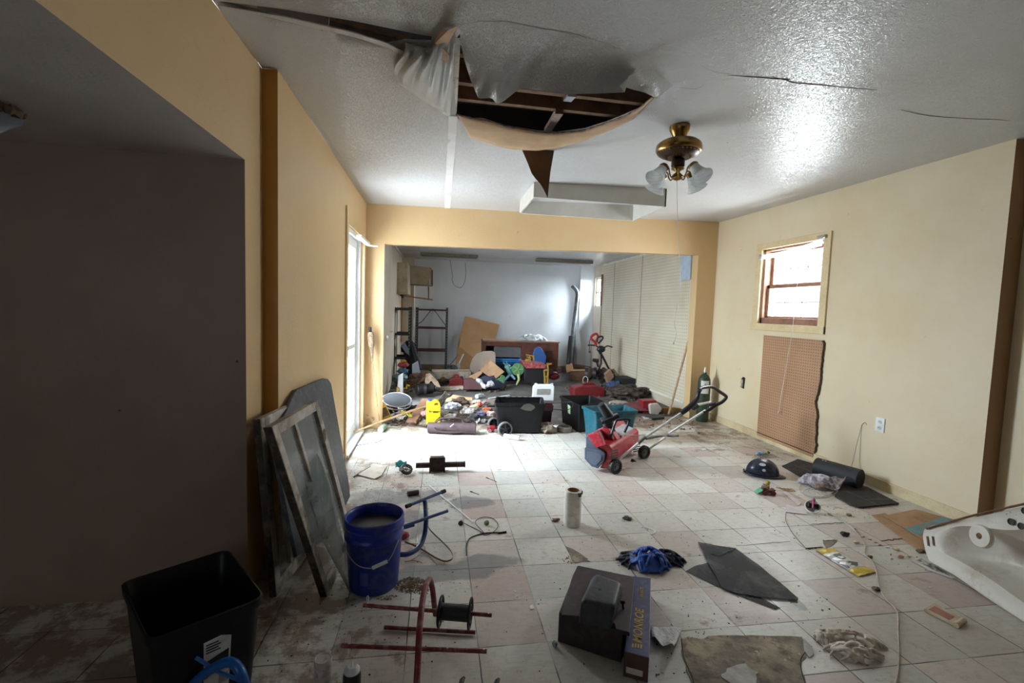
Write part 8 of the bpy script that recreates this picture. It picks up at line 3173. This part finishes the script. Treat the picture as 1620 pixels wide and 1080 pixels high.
m.build('motor_collar', M_DARKM, t, world=True, smooth=True)
t = MB()
t.prism([aty(x, y, 8.0) for x, y in ((652, 598), (652, 576), (661, 571), (665, 590))], (0, .05, 0))
tag(t.build('pale_blue_panel', pm('pale_blue_grey', (150, 158, 170), .5), bevel=.004), 'small pale blue grey panel standing right of the narrow rack', 'panel')
m = MB()
m.blob(aty(672, 596, 8.6), .16, 3, .4, 3, 5, (1.1, .7, .7))
tag(m.build('green_lump', pm('dull_green', (82, 112, 88), .7)), 'dull green lump behind the torn brown sack', 'cloth')
m = MB()
for a_, b_ in (((651, 552), (660, 585)), ((648, 540), (657, 575)), ((641, 545), (652, 590))):
    m.tube([aty(*a_, 9.0), aty(*b_, 8.9)], [.06, .10], 8)
m.blob(aty(646, 550, 9.1), .13, 3, .4, 3, 6)
tag(m.build('black_jacket', pm('black_cloth', (22, 22, 24), .9), smooth=True), 'black jacket like cloth hanging down the narrow rack', 'cloth')
m = MB()
m.prism([aty(x, y, 8.85) for x, y in ((635, 548), (640, 541), (646, 552), (648, 562), (642, 558))], (0, .02, 0))
tag(m.build('blue_grey_pouch', pm('blue_grey_pouch', (112, 124, 142), .6)), 'blue grey pouch hanging inside the narrow rack', 'pouch')
for k, (x, y, c, r, nm, lab) in enumerate(((638, 571, (196, 150, 56), .05, 'yellow_toy', 'yellow toy piece on top of the red and blue toys in the rack'), (638, 577, (168, 72, 78), .09, 'red_toy', 'pinkish red toy under the yellow piece in the narrow rack'), (637, 587, (74, 124, 148), .09, 'blue_toy', 'sky blue toy lying under the pinkish red toy'), (632, 598, (110, 140, 150), .13, 'grey_toy', 'grey blue toy piece beside the sky blue toy'))):
    m = MB()
    m.blob(aty(x, y, 8.6), r, 3, .35, 3, k + 70, (1.1, .7, .6))
    tag(m.build(nm, pm('rack_toy%d' % k, c, .5), smooth=True), lab, 'toy')
t = thing('white_post_stand', 'white plastic post with yellow foot standing in the left pile', 'stand', tuple(aty(632, 622, 7.2)))
m = MB()
m.prism([aty(x, y, 7.2) for x, y in ((627, 632), (630, 594), (638, 590), (637, 632))], (0, .06, 0))
m.build('post', pm('dull_white_plastic', (176, 178, 180), .5), t, world=True, bevel=.008)
m = MB()
m.prism([aty(x, y, 7.17) for x, y in ((626.5, 620), (627.5, 612), (631, 613), (631, 621))], (0, .04, 0))
m.build('yellow_foot', M_TYL, t, world=True)
m = MB()
m.tube([aty(637, 625, 7.4), aty(637, 614, 7.4), aty(643, 614, 7.4), aty(644, 609, 7.4), aty(648, 610, 7.4)], .016, 8)
tag(m.build('yellow_hook', pm('bright_hook_yellow', (226, 196, 40), .4), smooth=True), 'bright yellow hook shaped piece right of the white post', 'hook')
t = thing('metal_dustpans', 'pair of shiny metal dustpan scraps leaning below the hardboard sheet', 'metal scraps', tuple(aty(718, 586, 9.2)))
m = MB()
m.prism([aty(x, y, 9.2) for x, y in ((722, 586), (724, 575), (728, 574), (728, 586))], (0, .03, 0))
m.tube([aty(726, 575, 9.2), aty(733, 560, 9.3)], .014, 6)
m.build('bright_scrap', pm('shiny_tin', (190, 206, 214), .3, .6), t, world=True)
m = MB()
m.tube([aty(712, 577, 9.25), aty(724, 562, 9.3)], .010, 6)
m.blob(aty(714, 583, 9.2), .09, 2, .6, 3, 4, (1.4, .7, .6))
m.tube([aty(705, 585, 9.2), aty(706, 578, 9.2), aty(711, 577, 9.2)], .012, 6)
m.build('dull_scrap', pm('dull_tin', (112, 120, 126), .4, .6, c2=(60, 64, 68), scale=30), t, world=True)
m = MB()
m.bx(XBL + .002, XBL + .05, 8.0, 8.03, 1.0, 1.03)
m.lathe([(.05, 0), (.05, .02), (.02, .04), (0, .04)], (XBL, 7.4, aty(612, 534, 7.4).z), 16, axis=(1, 0, 0))
tag(m.build('wall_valve', M_ALU), 'small round metal valve on the left wall inside the opening', 'valve')
litter('back_rubble', 'dark rubble and scraps scattered on the concrete of the back room', 'rubble', [(680, 610, .9, .7, 160), (740, 612, .8, .6, 100), (960, 620, .8, .9, 160), (1030, 640, .6, .8, 120), (1000, 625, .5, .6, 90), (640, 612, .4, .6, 60)], pm('rubble_dark', (66, 54, 46), .95, c2=(120, 100, 86), scale=50), (.01, .06), .45, 21)
